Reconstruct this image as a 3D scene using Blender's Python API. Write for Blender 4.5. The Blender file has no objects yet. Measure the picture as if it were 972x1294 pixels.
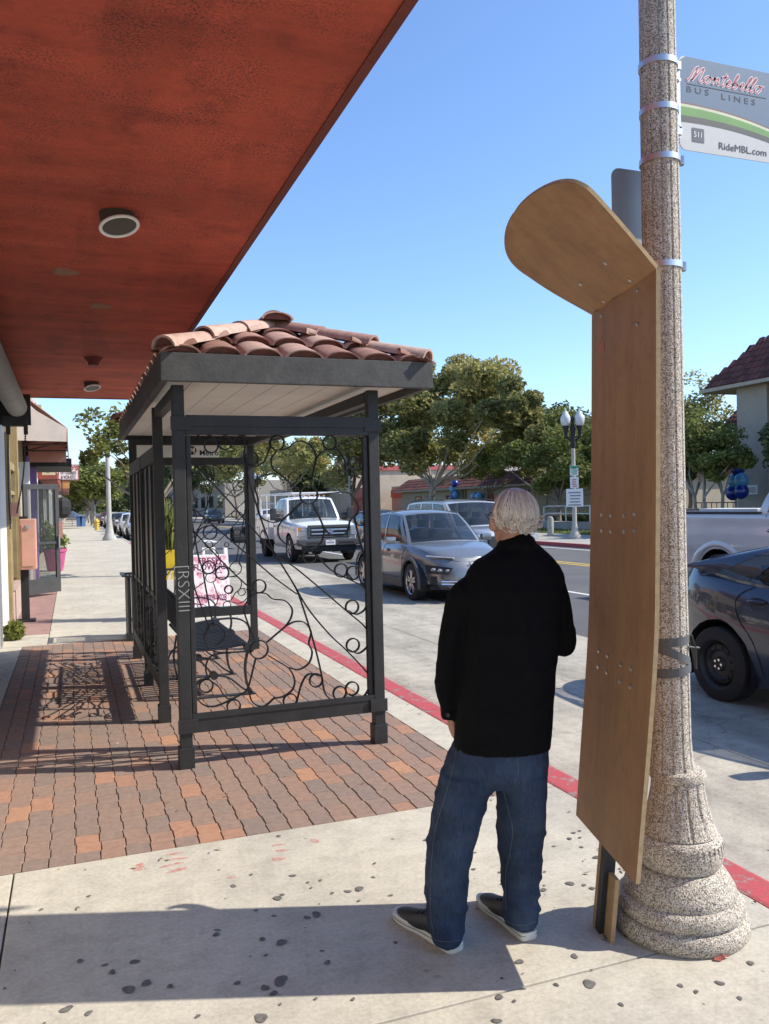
import bpy, bmesh, math, random
import numpy as np
from mathutils import Vector, Matrix
random.seed(7); np.random.seed(7)
S = bpy.context.scene
COL = S.collection
R_ = math.radians
# ------------------------------------------------------------------ camera
CR = Matrix(((0.9364773, 0.0254181, 0.3498058), (-0.3499604, 0.0017675, 0.9367628), (-0.0231925, 0.9996753, -0.0105505)))
CP = Vector((0, 0, 1.62)); FP = 1060.0
cd = bpy.data.cameras.new('camera'); cam = bpy.data.objects.new('camera', cd); COL.objects.link(cam)
cd.sensor_fit = 'HORIZONTAL'; cd.sensor_width = 36; cd.lens = FP/972*36; cd.clip_end = 3000; cd.clip_start = .05
M = Matrix.Identity(4)
for i in range(3):
    M[i][0] = CR[i][0]; M[i][1] = CR[i][1]; M[i][2] = -CR[i][2]; M[i][3] = CP[i]
cam.matrix_world = M
S.camera = cam
# ------------------------------------------------------------------ sky and sun (sun from the street side, about 41 degrees up)
SUN = Vector((.943, -.334, 0)).normalized(); EL = R_(41.3)
w = bpy.data.worlds.new('World'); S.world = w; w.use_nodes = True
nt = w.node_tree; bg = nt.nodes['Background']; bg.inputs[1].default_value = .128
sk = nt.nodes.new('ShaderNodeTexSky'); sk.sky_type = 'NISHITA'; sk.sun_disc = False
sk.sun_elevation = EL; sk.sun_rotation = math.atan2(SUN.x, SUN.y); sk.air_density = 1.0; sk.dust_density = .4; sk.ozone_density = 2.2
hs_ = nt.nodes.new('ShaderNodeMix'); hs_.data_type = 'RGBA'; hs_.blend_type = 'MULTIPLY'; hs_.inputs[0].default_value = 1; hs_.inputs[7].default_value = (.92, 1.05, 1.24, 1)
nt.links.new(sk.outputs[0], hs_.inputs[6]); nt.links.new(hs_.outputs[2], bg.inputs[0])
sl = bpy.data.lights.new('sun', 'SUN'); sl.energy = 4.1; sl.angle = R_(.5); sl.color = (1, .93, .80)
so = bpy.data.objects.new('sun', sl); COL.objects.link(so)
sd = Vector((SUN.x*math.cos(EL), SUN.y*math.cos(EL), math.sin(EL)))
so.rotation_euler = sd.to_track_quat('Z', 'Y').to_euler(); so.location = (10, -5, 20)
S.view_settings.view_transform = 'Standard'; S.view_settings.look = 'None'; S.view_settings.gamma = 1; S.view_settings.exposure = .72
S.render.engine = 'CYCLES'
S.cycles.max_bounces = 8; S.cycles.diffuse_bounces = 4
# ------------------------------------------------------------------ finding a real point on a known plane
def ray(u, v): return (CR @ Vector((u-486, 647-v, FP)))/FP
def gz(u, v, z=0.): d = ray(u, v); return CP+d*((z-CP.z)/d.z)
def onY(u, v, y): d = ray(u, v); return CP+d*(y/d.y)
def onX(u, v, x): d = ray(u, v); return CP+d*(x/d.x)
def at(u, v, d): return CP+ray(u, v)*d
# ------------------------------------------------------------------ materials
def mk(name):
    m = bpy.data.materials.new(name); m.use_nodes = True
    return m, m.node_tree, m.node_tree.nodes['Principled BSDF']
def N(t, ty, **k):
    n = t.nodes.new(ty)
    for a, b in k.items():
        if a in n.inputs: n.inputs[a].default_value = b
        else: setattr(n, a, b)
    return n
def ramp(t, src, stops):
    r = t.nodes.new('ShaderNodeValToRGB'); e = r.color_ramp.elements
    while len(e) < len(stops): e.new(.5)
    for q, (p, c) in zip(e, stops): q.position = p; q.color = (*c, 1) if len(c) == 3 else c
    t.links.new(src, r.inputs[0]); return r.outputs[0]
def noise(t, scale, detail=4, rough=.6, vec=None):
    n = t.nodes.new('ShaderNodeTexNoise'); n.inputs['Scale'].default_value = scale; n.inputs['Detail'].default_value = detail; n.inputs['Roughness'].default_value = rough
    if vec is None:
        tc = t.nodes.new('ShaderNodeTexCoord'); vec = tc.outputs['Object']
    t.links.new(vec, n.inputs['Vector']); return n.outputs['Fac']
def mixc(t, f, a, b, mode='MIX'):
    m = t.nodes.new('ShaderNodeMix'); m.data_type = 'RGBA'; m.blend_type = mode
    for s, v in ((m.inputs[0], f), (m.inputs[6], a), (m.inputs[7], b)):
        if isinstance(v, (int, float)): s.default_value = v
        elif isinstance(v, tuple): s.default_value = (*v, 1) if len(v) == 3 else v
        else: t.links.new(v, s)
    return m.outputs[2]
def bump(t, b, h, strength=.3, dist=.01):
    n = t.nodes.new('ShaderNodeBump'); n.inputs['Strength'].default_value = strength; n.inputs['Distance'].default_value = dist
    t.links.new(h, n.inputs['Height']); t.links.new(n.outputs[0], b.inputs['Normal'])
def pmat(name, c, rough=.6, metal=0., var=.25, scale=6, bmp=0., bscale=60, coat=0., spec=.5, c2=None):
    m, t, b = mk(name)
    d = c2 or tuple(x*(1-var) for x in c)
    col = ramp(t, noise(t, scale), [(.3, d), (.7, c)])
    t.links.new(col, b.inputs['Base Color'])
    b.inputs['Roughness'].default_value = rough; b.inputs['Metallic'].default_value = metal
    b.inputs['Coat Weight'].default_value = coat; b.inputs['Coat Roughness'].default_value = .04; b.inputs['Specular IOR Level'].default_value = spec
    if bmp: bump(t, b, noise(t, bscale), bmp, .01)
    return m
MT = {}
def concrete(name, c1, c2, joints=None, gum=True):
    m, t, b = mk(name)
    tc = N(t, 'ShaderNodeTexCoord'); V = tc.outputs['Object']
    big = noise(t, .9, 5, .65, V); fine = noise(t, 55, 6, .75, V); mid = noise(t, 7, 6, .7, V)
    col = ramp(t, big, [(.3, c2), (.62, c1)])
    col = mixc(t, .55, col, ramp(t, mid, [(.3, (.62, .60, .58)), (.55, (1, 1, 1)), (.8, (1.12, 1.1, 1.06))]), 'MULTIPLY')
    col = mixc(t, .45, col, ramp(t, fine, [(.35, (.6, .6, .6)), (.6, (1.1, 1.1, 1.1))]), 'MULTIPLY')
    if gum:
        for sc, thr, seed in ((3.1, .055, 0.), (5.3, .075, 9.3)):
            mp = N(t, 'ShaderNodeMapping'); mp.inputs['Location'].default_value = (seed, seed*2, 0)
            t.links.new(V, mp.inputs[0])
            nz = N(t, 'ShaderNodeTexNoise'); nz.inputs['Scale'].default_value = 18; t.links.new(mp.outputs[0], nz.inputs['Vector'])
            ad = N(t, 'ShaderNodeVectorMath'); ad.operation = 'MULTIPLY_ADD'; t.links.new(nz.outputs['Color'], ad.inputs[0]); ad.inputs[1].default_value = (.05, .05, 0); t.links.new(mp.outputs[0], ad.inputs[2])
            vo = N(t, 'ShaderNodeTexVoronoi'); vo.voronoi_dimensions = '2D'; vo.inputs['Scale'].default_value = sc; t.links.new(ad.outputs[0], vo.inputs['Vector'])
            sx = N(t, 'ShaderNodeSeparateColor'); t.links.new(vo.outputs['Color'], sx.inputs[0])
            # random radius per cell, many cells empty
            rr = N(t, 'ShaderNodeMath'); rr.operation = 'MULTIPLY_ADD'; t.links.new(sx.outputs[0], rr.inputs[0]); rr.inputs[1].default_value = thr*2.6; rr.inputs[2].default_value = -thr*1.6
            lt = N(t, 'ShaderNodeMath'); lt.operation = 'SUBTRACT'; t.links.new(rr.outputs[0], lt.inputs[0]); t.links.new(vo.outputs['Distance'], lt.inputs[1])
            ms = N(t, 'ShaderNodeMath'); ms.operation = 'MULTIPLY'; ms.use_clamp = True; t.links.new(lt.outputs[0], ms.inputs[0]); ms.inputs[1].default_value = 60
            m2 = N(t, 'ShaderNodeMath'); m2.operation = 'MULTIPLY'; t.links.new(ms.outputs[0], m2.inputs[0]); t.links.new(sx.outputs[1], m2.inputs[1])
            col = mixc(t, m2.outputs[0], col, (.085, .082, .078))
    if name == 'road_pad_concrete':
        mp = N(t, 'ShaderNodeMapping'); mp.inputs['Scale'].default_value = (1.5, .16, 1); t.links.new(V, mp.inputs[0])
        col = mixc(t, .75, col, ramp(t, noise(t, 1.1, 6, .7, mp.outputs[0]), [(.36, (.60, .59, .58)), (.56, (1, 1, 1))]), 'MULTIPLY')
        col = mixc(t, .7, col, ramp(t, noise(t, 2.2, 7, .72, V), [(.30, (.42, .41, .40)), (.42, (1, 1, 1))]), 'MULTIPLY')
        col = mixc(t, .5, col, ramp(t, noise(t, 24, 4, .7, V), [(.30, (.5, .5, .5)), (.40, (1, 1, 1))]), 'MULTIPLY')
    # hairline cracks
    vc = N(t, 'ShaderNodeTexVoronoi'); vc.feature = 'DISTANCE_TO_EDGE'; vc.inputs['Scale'].default_value = .33
    nz = N(t, 'ShaderNodeTexNoise'); nz.inputs['Scale'].default_value = 2.5; nz.inputs['Detail'].default_value = 6; t.links.new(V, nz.inputs['Vector'])
    ad = N(t, 'ShaderNodeVectorMath'); ad.operation = 'MULTIPLY_ADD'; t.links.new(nz.outputs['Color'], ad.inputs[0]); ad.inputs[1].default_value = (.7, .7, 0); t.links.new(V, ad.inputs[2]); t.links.new(ad.outputs[0], vc.inputs['Vector'])
    ck = ramp(t, vc.outputs['Distance'], [(.0, (.45, .45, .45)), (.0022, (1, 1, 1))])
    col = mixc(t, .6, col, ck, 'MULTIPLY')
    t.links.new(col, b.inputs['Base Color']); b.inputs['Roughness'].default_value = .88
    ns = noise(t, 180, 4, .7, V)
    bump(t, b, ns, .35, .004)
    return m
MT['walk'] = concrete('sidewalk_concrete', (.53, .49, .405), (.40, .37, .315))
MT['pad'] = concrete('road_pad_concrete', (.49, .45, .37), (.33, .305, .26), gum=True)
MT['pink'] = concrete('pink_paving', (.34, .20, .17), (.27, .17, .15), gum=False)
MT['kerbc'] = concrete('kerb_concrete', (.42, .40, .35), (.3, .29, .26), gum=False)
def asphalt():
    m, t, b = mk('asphalt')
    tc = N(t, 'ShaderNodeTexCoord'); V = tc.outputs['Object']
    col = ramp(t, noise(t, .7, 5, .6, V), [(.3, (.085, .085, .088)), (.7, (.125, .123, .12))])
    col = mixc(t, .6, col, ramp(t, noise(t, 120, 3, .8, V), [(.35, (.5, .5, .5)), (.65, (1.35, 1.35, 1.3))]), 'MULTIPLY')
    t.links.new(col, b.inputs['Base Color']); b.inputs['Roughness'].default_value = .85
    bump(t, b, noise(t, 150, 3, .7, V), .5, .006); return m
MT['asphalt'] = asphalt()
def redpaint():
    m, t, b = mk('worn_red_kerb_paint')
    f = noise(t, 9, 8, .75); f2 = noise(t, 70, 4, .7)
    c = ramp(t, f, [(.40, (.30, .23, .20)), (.45, (.36, .075, .075)), (.55, (.44, .062, .07)), (.75, (.52, .09, .095))])
    c = mixc(t, .3, c, ramp(t, f2, [(.3, (.5, .5, .5)), (.6, (1.1, 1.1, 1.1))]), 'MULTIPLY')
    t.links.new(c, b.inputs['Base Color']); b.inputs['Roughness'].default_value = .7; bump(t, b, f2, .3, .004); return m
MT['redkerb'] = redpaint()
def tintmat(name, stops, rough=.85, bmp=.4, bscale=90, trans=0., mott=.35, mscale=25):
    m, t, b = mk(name)
    a = N(t, 'ShaderNodeAttribute'); a.attribute_name = 'tint'
    c = ramp(t, a.outputs['Fac'], stops)
    c = mixc(t, mott, c, ramp(t, noise(t, mscale, 5, .7), [(.3, (.55, .55, .55)), (.65, (1.2, 1.2, 1.2))]), 'MULTIPLY')
    t.links.new(c, b.inputs['Base Color']); b.inputs['Roughness'].default_value = rough
    if bmp: bump(t, b, noise(t, bscale, 4, .7), bmp, .004)
    if trans:
        tr = N(t, 'ShaderNodeBsdfTranslucent'); t.links.new(c, tr.inputs[0]); mx = N(t, 'ShaderNodeMixShader'); mx.inputs[0].default_value = trans
        out = t.nodes['Material Output']; t.links.new(b.outputs[0], mx.inputs[1]); t.links.new(tr.outputs[0], mx.inputs[2]); t.links.new(mx.outputs[0], out.inputs[0])
        b.inputs['Specular IOR Level'].default_value = .3
    return m
MT['brick'] = tintmat('clay_pavers', [(0, (.21, .155, .128)), (.35, (.245, .168, .132)), (.7, (.275, .17, .125)), (.92, (.34, .182, .118)), (1, (.40, .21, .12))], .9, .7, 70, mott=.5)
MT['leafA'] = tintmat('sycamore_leaves', [(0, (.14, .145, .05)), (.45, (.26, .265, .09)), (.8, (.42, .37, .14)), (1, (.52, .41, .18))], .6, 0, trans=.38, mott=0)
MT['leafB'] = tintmat('green_leaves', [(0, (.10, .125, .035)), (.5, (.20, .225, .06)), (1, (.31, .33, .10))], .55, 0, trans=.38, mott=0)
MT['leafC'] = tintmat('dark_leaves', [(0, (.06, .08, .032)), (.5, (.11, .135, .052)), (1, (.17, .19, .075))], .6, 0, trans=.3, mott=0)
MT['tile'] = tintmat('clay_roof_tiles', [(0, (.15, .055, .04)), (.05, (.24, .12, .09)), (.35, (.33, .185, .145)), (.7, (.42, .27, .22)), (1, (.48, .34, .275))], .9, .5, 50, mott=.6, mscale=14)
MT['tiledark'] = tintmat('dark_red_roof_tiles', [(0, (.075, .03, .026)), (.5, (.125, .045, .037)), (1, (.17, .065, .05))], .9, .3, 8)
MT['bark'] = pmat('bark', (.24, .20, .16), .9, var=.45, scale=9, bmp=.6, bscale=30)
MT['barkpale'] = pmat('pale_bark', (.42, .38, .32), .9, var=.45, scale=6, bmp=.5, bscale=24)
def canopyred():
    m, t, b = mk('red_stucco_soffit')
    tc = N(t, 'ShaderNodeTexCoord'); V = tc.outputs['Object']
    big = noise(t, 1.1, 5, .6, V); bl = noise(t, 2.2, 6, .7, V); fine = noise(t, 95, 3, .8, V); st = noise(t, 30, 5, .7, V)
    c = ramp(t, big, [(.3, (.42, .068, .034)), (.7, (.58, .098, .052))])
    c = mixc(t, .5, c, ramp(t, st, [(.3, (.7, .7, .7)), (.65, (1.15, 1.15, 1.1))]), 'MULTIPLY')
    # dark mildew specks gathered in patches
    ms = N(t, 'ShaderNodeMath'); ms.operation = 'MULTIPLY'; 
    t.links.new(ramp(t, bl, [(.40, (0, 0, 0)), (.62, (1, 1, 1))]), ms.inputs[0]); t.links.new(ramp(t, fine, [(.48, (0, 0, 0)), (.58, (1, 1, 1))]), ms.inputs[1])
    c = mixc(t, ms.outputs[0], c, (.07, .022, .014))
    mp = N(t, 'ShaderNodeMapping'); mp.inputs['Scale'].default_value = (.5, 3.2, 1); t.links.new(V, mp.inputs[0])
    c = mixc(t, .55, c, ramp(t, noise(t, 1.0, 5, .6, mp.outputs[0]), [(.36, (.50, .44, .42)), (.58, (1, 1, 1))]), 'MULTIPLY')
    mq = N(t, 'ShaderNodeMapping'); mq.inputs['Scale'].default_value = (1.6, .22, 1); t.links.new(V, mq.inputs[0])
    c = mixc(t, .5, c, ramp(t, noise(t, 1.3, 3, .5, mq.outputs[0]), [(.40, (.62, .60, .60)), (.43, (.95, .95, .95)), (.60, (1, 1, 1)), (.63, (1.22, 1.15, 1.1))]), 'MULTIPLY')
    c = mixc(t, .6, c, ramp(t, noise(t, 3.4, 7, .72, V), [(.34, (.50, .45, .43)), (.48, (1, 1, 1)), (.72, (1.12, 1.08, 1.05))]), 'MULTIPLY')
    t.links.new(c, b.inputs['Base Color']); b.inputs['Roughness'].default_value = .8
    bump(t, b, st, .6, .014); return m
MT['soffit'] = canopyred()
MT['redtrim'] = pmat('dark_red_trim', (.16, .03, .02), .7, bmp=.3)
def aggregate():
    m, t, b = mk('exposed_aggregate')
    tc = N(t, 'ShaderNodeTexCoord'); V = tc.outputs['Object']
    vo = N(t, 'ShaderNodeTexVoronoi'); vo.inputs['Scale'].default_value = 290; vo.inputs['Randomness'].default_value = 1; t.links.new(V, vo.inputs['Vector'])
    sx = N(t, 'ShaderNodeSeparateColor'); t.links.new(vo.outputs['Color'], sx.inputs[0])
    c = ramp(t, sx.outputs[0], [(0, (.10, .09, .08)), (.15, (.20, .175, .15)), (.3, (.38, .335, .28)), (.52, (.52, .47, .40)), (.62, (.46, .385, .29)), (.78, (.62, .58, .52)), (1, (.68, .66, .61))])
    r = c.node; r.color_ramp.interpolation = 'CONSTANT'
    c = mixc(t, .5, c, ramp(t, noise(t, 9, 4, .6, V), [(.3, (.75, .73, .7)), (.7, (1.1, 1.1, 1.1))]), 'MULTIPLY')
    t.links.new(c, b.inputs['Base Color']); b.inputs['Roughness'].default_value = .8
    bump(t, b, vo.outputs['Distance'], .5, .004); return m
MT['agg'] = aggregate()
def plywood():
    m, t, b = mk('brown_painted_plywood')
    tc = N(t, 'ShaderNodeTexCoord'); V = tc.outputs['Object']
    mp = N(t, 'ShaderNodeMapping'); mp.inputs['Scale'].default_value = (3, 3, .6); t.links.new(V, mp.inputs[0])
    c = ramp(t, noise(t, 3, 5, .6, mp.outputs[0]), [(.3, (.27, .143, .066)), (.55, (.325, .178, .084)), (.8, (.355, .20, .097))])
    c = mixc(t, .35, c, ramp(t, noise(t, 14, 6, .75, V), [(.32, (.5, .45, .4)), (.5, (1, 1, 1))]), 'MULTIPLY')
    mq = N(t, 'ShaderNodeMapping'); mq.inputs['Scale'].default_value = (9, 9, .5); t.links.new(V, mq.inputs[0])
    c = mixc(t, .35, c, ramp(t, noise(t, 1.4, 6, .7, mq.outputs[0]), [(.34, (.62, .58, .54)), (.5, (1, 1, 1)), (.75, (1.16, 1.14, 1.1))]), 'MULTIPLY')
    c = mixc(t, .5, c, ramp(t, noise(t, 150, 2, .5, mp.outputs[0]), [(.24, (.35, .3, .28)), (.30, (1, 1, 1))]), 'MULTIPLY')
    t.links.new(c, b.inputs['Base Color']); b.inputs['Roughness'].default_value = .6; bump(t, b, noise(t, 60, 3, .6, mp.outputs[0]), .12, .004); return m
MT['ply'] = plywood()
MT['plyedge'] = pmat('plywood_edge', (.5, .36, .2), .8, var=.3, scale=40)
MT['wood'] = pmat('raw_timber', (.42, .27, .14), .8, var=.35, scale=12, bmp=.3)
MT['black'] = pmat('black_painted_steel', (.028, .028, .030), .38, var=.4, scale=20, bmp=.25, bscale=35)
def wornsteel(name, base, chip, thr=.66, rough=.5):
    m, t, b = mk(name); tc = N(t, 'ShaderNodeTexCoord'); V = tc.outputs['Object']
    c = ramp(t, noise(t, 7, 6, .7, V), [(.3, tuple(x*.6 for x in base)), (.7, tuple(x*1.25 for x in base))])
    mp = N(t, 'ShaderNodeMapping'); mp.inputs['Scale'].default_value = (1, 1, .35); t.links.new(V, mp.inputs[0])
    c = mixc(t, ramp(t, noise(t, 42, 8, .8, mp.outputs[0]), [(thr-.03, (0, 0, 0)), (thr+.02, (.8, .8, .8))]), c, chip)
    c = mixc(t, ramp(t, noise(t, 5, 7, .75, mp.outputs[0]), [(.60, (0, 0, 0)), (.72, (.5, .5, .5))]), c, tuple(x*2.3 for x in base))
    t.links.new(c, b.inputs['Base Color']); b.inputs['Roughness'].default_value = rough; bump(t, b, noise(t, 38, 6, .7, V), .4, .006); return m
MT['postgrey'] = wornsteel('worn_dark_grey_paint', (.021, .0205, .020), (.13, .115, .10), .655, .55)
MT['blacksat'] = pmat('dull_black_steel', (.016, .016, .018), .6, var=.4, scale=20, spec=.25)
MT['fascia'] = wornsteel('dark_grey_painted_board', (.058, .058, .056), (.014, .013, .012), .70, .7)
MT['ceil'] = pmat('white_ceiling_board', (.80, .77, .70), .75, var=.12, scale=3)
MT['steel'] = pmat('galvanised_steel', (.62, .63, .64), .35, .9, var=.2)
MT['signback'] = pmat('grey_sign_back', (.30, .31, .32), .5, .5, var=.1)
MT['white'] = pmat('white_paint', (.78, .77, .74), .55, var=.1)
MT['whitemetal'] = pmat('white_metal', (.75, .75, .73), .35, var=.1, coat=.3)
MT['dark'] = pmat('dark_interior', (.018, .018, .02), .7)
MT['rubber'] = pmat('tyre_rubber', (.022, .022, .023), .8, var=.3, scale=30, bmp=.2)
MT['plastic'] = pmat('dark_plastic', (.03, .031, .033), .5, bmp=.1)
MT['chrome'] = pmat('chrome', (.75, .75, .76), .12, 1., var=.05)
MT['alloy'] = pmat('alloy', (.55, .55, .56), .25, .9, var=.1)
def glass(name, tint=(.02, .028, .03), alpha=.75):
    m, t, b = mk(name)
    b.inputs['Base Color'].default_value = (*tint, 1); b.inputs['Roughness'].default_value = .03; b.inputs['Alpha'].default_value = alpha
    b.inputs['Specular IOR Level'].default_value = .8; b.inputs['Coat Weight'].default_value = .6; b.inputs['Coat Roughness'].default_value = .02
    return m
MT['glass'] = glass('car_glass', (.015, .022, .024), .58); MT['glassclear'] = glass('clear_glass', (.05, .06, .06), .35); MT['lampglass'] = glass('headlamp_glass', (.5, .52, .54), .45)
def paint(name, c, metal=.5): return pmat(name, c, .32, metal, var=.06, scale=2, coat=1.)
MT['p_grey'] = paint('grey_car_paint', (.23, .235, .24), .55)
MT['p_white'] = paint('white_car_paint', (.74, .74, .73), 0.)
MT['p_silver'] = paint('silver_car_paint', (.62, .61, .60), .25)
MT['p_lsilver'] = paint('light_silver_paint', (.42, .45, .49), .4)
MT['p_blue'] = paint('dark_blue_grey_paint', (.035, .045, .075), .4)
MT['p_black'] = paint('black_car_paint', (.02, .02, .022), .2)
MT['p_red'] = paint('red_car_paint', (.3, .03, .03), .2)
# ------------------------------------------------------------------ mesh helpers
class MB:
    def __init__(s): s.v = []; s.f = []; s.t = []; s.m = []
    def add(s, vs, fs, tint=.5, mi=0):
        o = len(s.v); s.v += [tuple(p) for p in vs]
        for f in fs: s.f.append(tuple(i+o for i in f)); s.t.append(tint); s.m.append(mi)
        return s
    def box(s, a, b, tint=.5, bev=0., mi=0):
        x0, y0, z0 = [min(p, q) for p, q in zip(a, b)]; x1, y1, z1 = [max(p, q) for p, q in zip(a, b)]
        if bev > 0:
            bm = bmesh.new(); bmesh.ops.create_cube(bm, size=1)
            for v in bm.verts: v.co = Vector(((x0+x1)/2+v.co.x*(x1-x0), (y0+y1)/2+v.co.y*(y1-y0), (z0+z1)/2+v.co.z*(z1-z0)))
            bmesh.ops.bevel(bm, geom=bm.edges[:]+bm.verts[:], offset=min(bev, .45*min(x1-x0, y1-y0, z1-z0)), segments=2, affect='EDGES', profile=.7)
            bm.verts.index_update()
            s.add([v.co for v in bm.verts], [[v.index for v in f.verts] for f in bm.faces], tint, mi); bm.free(); return s
        vs = [(x, y, z) for x in (x0, x1) for y in (y0, y1) for z in (z0, z1)]
        return s.add(vs, [(0, 1, 3, 2), (4, 6, 7, 5), (0, 4, 5, 1), (2, 3, 7, 6), (0, 2, 6, 4), (1, 5, 7, 3)], tint, mi)
    def obox(s, c, ax, half, tint=.5, bev=0., mi=0):   # oriented box: centre, 3 axes, 3 half sizes
        b = MB(); b.box((-half[0], -half[1], -half[2]), half, tint, bev)
        ax = [Vector(a).normalized() for a in ax]; c = Vector(c)
        return s.add([c+ax[0]*p[0]+ax[1]*p[1]+ax[2]*p[2] for p in b.v], b.f, tint, mi)
    def tube(s, pts, r, n=8, tint=.5, cap=True, b=None, side=None, mi=0):
        pts = [Vector(p) for p in pts]; k = len(pts)
        rs = r if isinstance(r, (list, tuple)) else [r]*k; bs = b if b is not None else rs
        if not isinstance(bs, (list, tuple)): bs = [bs]*k
        vs = []; ref = Vector(side) if side is not None else None; prev = None
        for i, p in enumerate(pts):
            t = (pts[min(i+1, k-1)]-pts[max(i-1, 0)]).normalized()
            if ref is not None: u = (ref-t*ref.dot(t)).normalized()
            elif prev is None:
                q = Vector((0, 0, 1)) if abs(t.z) < .9 else Vector((1, 0, 0)); u = t.cross(q).normalized()
            else: u = (prev-t*prev.dot(t)).normalized()
            prev = u; v = t.cross(u)
            for j in range(n):
                a = 2*math.pi*j/n; vs.append(p+u*math.cos(a)*rs[i]+v*math.sin(a)*bs[i])
        fs = [(i*n+j, i*n+(j+1) % n, (i+1)*n+(j+1) % n, (i+1)*n+j) for i in range(k-1) for j in range(n)]
        if cap: fs += [tuple(range(n))[::-1], tuple((k-1)*n+j for j in range(n))]
        return s.add(vs, fs, tint, mi)
    def lathe(s, prof, c=(0, 0, 0), n=32, axis='z', tint=.5, fn=None, mi=0, caps=True):   # prof: (radius, height)
        vs = []
        for r, h in prof:
            for j in range(n):
                a = 2*math.pi*j/n; rr = r*(fn(a, h) if fn else 1); x, y = rr*math.cos(a), rr*math.sin(a)
                p = (x, y, h) if axis == 'z' else ((x, h, y) if axis == 'y' else (h, x, y))
                vs.append((c[0]+p[0], c[1]+p[1], c[2]+p[2]))
        k = len(prof); fs = [(i*n+j, i*n+(j+1) % n, (i+1)*n+(j+1) % n, (i+1)*n+j) for i in range(k-1) for j in range(n)]
        if caps and prof[0][0] > 1e-5: fs.append(tuple(range(n))[::-1])
        if caps and prof[-1][0] > 1e-5: fs.append(tuple((k-1)*n+j for j in range(n)))
        return s.add(vs, fs, tint, mi)
    def prism(s, poly, d, tint=.5, mi=0):       # poly: 3D points, extruded by vector d
        n = len(poly); d = Vector(d); p = [Vector(q) for q in poly]
        return s.add(p+[q+d for q in p], [tuple(range(n))[::-1], tuple(range(n, 2*n))]+[(i, (i+1) % n, n+(i+1) % n, n+i) for i in range(n)], tint, mi)
    def ell(s, c, r, n=16, m=10, tint=.5, mi=0):
        c = Vector(c); vs = [c+Vector((r[0]*math.sin(math.pi*i/m)*math.cos(2*math.pi*j/n), r[1]*math.sin(math.pi*i/m)*math.sin(2*math.pi*j/n), r[2]*math.cos(math.pi*i/m))) for i in range(m+1) for j in range(n)]
        return s.add(vs, [(i*n+j, (i+1)*n+j, (i+1)*n+(j+1) % n, i*n+(j+1) % n) for i in range(m) for j in range(n)], tint, mi)
OFF = {}
def wloc(o):
    p = Vector((0, 0, 0))
    while o is not None: p += Vector(o.location); o = o.parent
    return p
def obj(name, mb, mat, parent=None, smooth=False, loc=None, merge=False):
    me = bpy.data.meshes.new(name)
    off = Vector(loc) if loc is not None else (wloc(parent) if parent is not None else Vector((0, 0, 0)))
    base = off if (parent is None) else off
    me.from_pydata([(p[0]-base.x, p[1]-base.y, p[2]-base.z) for p in mb.v], [], mb.f)
    mats = mat if isinstance(mat, (list, tuple)) else [mat]
    for m in mats: me.materials.append(MT[m] if isinstance(m, str) else m)
    if len(mats) > 1: me.polygons.foreach_set('material_index', mb.m)
    if any(abs(t-.5) > 1e-6 for t in mb.t):
        a = me.attributes.new('tint', 'FLOAT', 'FACE'); a.data.foreach_set('value', mb.t)
    if merge or True:
        bm = bmesh.new(); bm.from_mesh(me)
        if merge: bmesh.ops.remove_doubles(bm, verts=bm.verts, dist=1e-4)
        if len(bm.faces) < 60000: bmesh.ops.recalc_face_normals(bm, faces=bm.faces)
        bm.to_mesh(me); bm.free()
    if smooth:
        me.polygons.foreach_set('use_smooth', [True]*len(me.polygons))
        if smooth != 'all':
            try: me.set_sharp_from_angle(angle=R_(smooth if isinstance(smooth, (int, float)) and smooth > 1 else 40))
            except Exception: pass
    o = bpy.data.objects.new(name, me); COL.objects.link(o)
    if parent is not None: o.parent = parent
    elif loc is not None: o.location = loc
    return o
def tag(o, label=None, cat=None, group=None, kind=None):
    if label: o['label'] = label
    if cat: o['category'] = cat
    if group: o['group'] = group
    if kind: o['kind'] = kind
    return o
def thing(name, loc, label, cat, group=None, rz=0):
    o = bpy.data.objects.new(name, None); COL.objects.link(o); o.location = loc; o.rotation_euler = (0, 0, rz); o.empty_display_size = .1
    return tag(o, label, cat, group)
def dup(o, parent=None, loc=None, rz=None, label=None, scale=None):
    c = o.copy(); COL.objects.link(c)
    if parent is not None: c.parent = parent
    if loc is not None: c.location = loc
    if rz is not None: c.rotation_euler = (0, 0, rz)
    if scale is not None: c.scale = scale
    if label: c['label'] = label
    for ch in list(o.children): dup(ch, c)
    return c
def struct(name, mb, mat, label, cat, smooth=False): return tag(obj(name, mb, mat, None, smooth), label, cat, kind='structure')
def crom(P, k=6):
    P = [Vector(p) for p in P]
    if len(P) < 3: return P
    Q = [P[0]*2-P[1]]+P+[P[-1]*2-P[-2]]; out = []
    for i in range(1, len(Q)-2):
        a, b, c, d = Q[i-1:i+3]
        for j in range(k):
            t = j/k; out.append(.5*((2*b)+(c-a)*t+(2*a-5*b+4*c-d)*t*t+(3*b-a-3*c+d)*t**3))
    return out+[P[-1]]
def flatbar(mb, pts, nrm, wid, th):     # flat bar bent in a plane; nrm is that plane's normal
    nrm = Vector(nrm).normalized(); k = len(pts); vs = []
    for i in range(k):
        t = (pts[min(i+1, k-1)]-pts[max(i-1, 0)]).normalized(); u = t.cross(nrm).normalized()
        for a, b in ((-1, -1), (1, -1), (1, 1), (-1, 1)): vs.append(pts[i]+nrm*(a*wid/2)+u*(b*th/2))
    fs = [(i*4+j, i*4+(j+1) % 4, i*4+4+(j+1) % 4, i*4+4+j) for i in range(k-1) for j in range(4)]+[(3, 2, 1, 0), tuple((k-1)*4+j for j in range(4))]
    mb.add(vs, fs)
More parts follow.
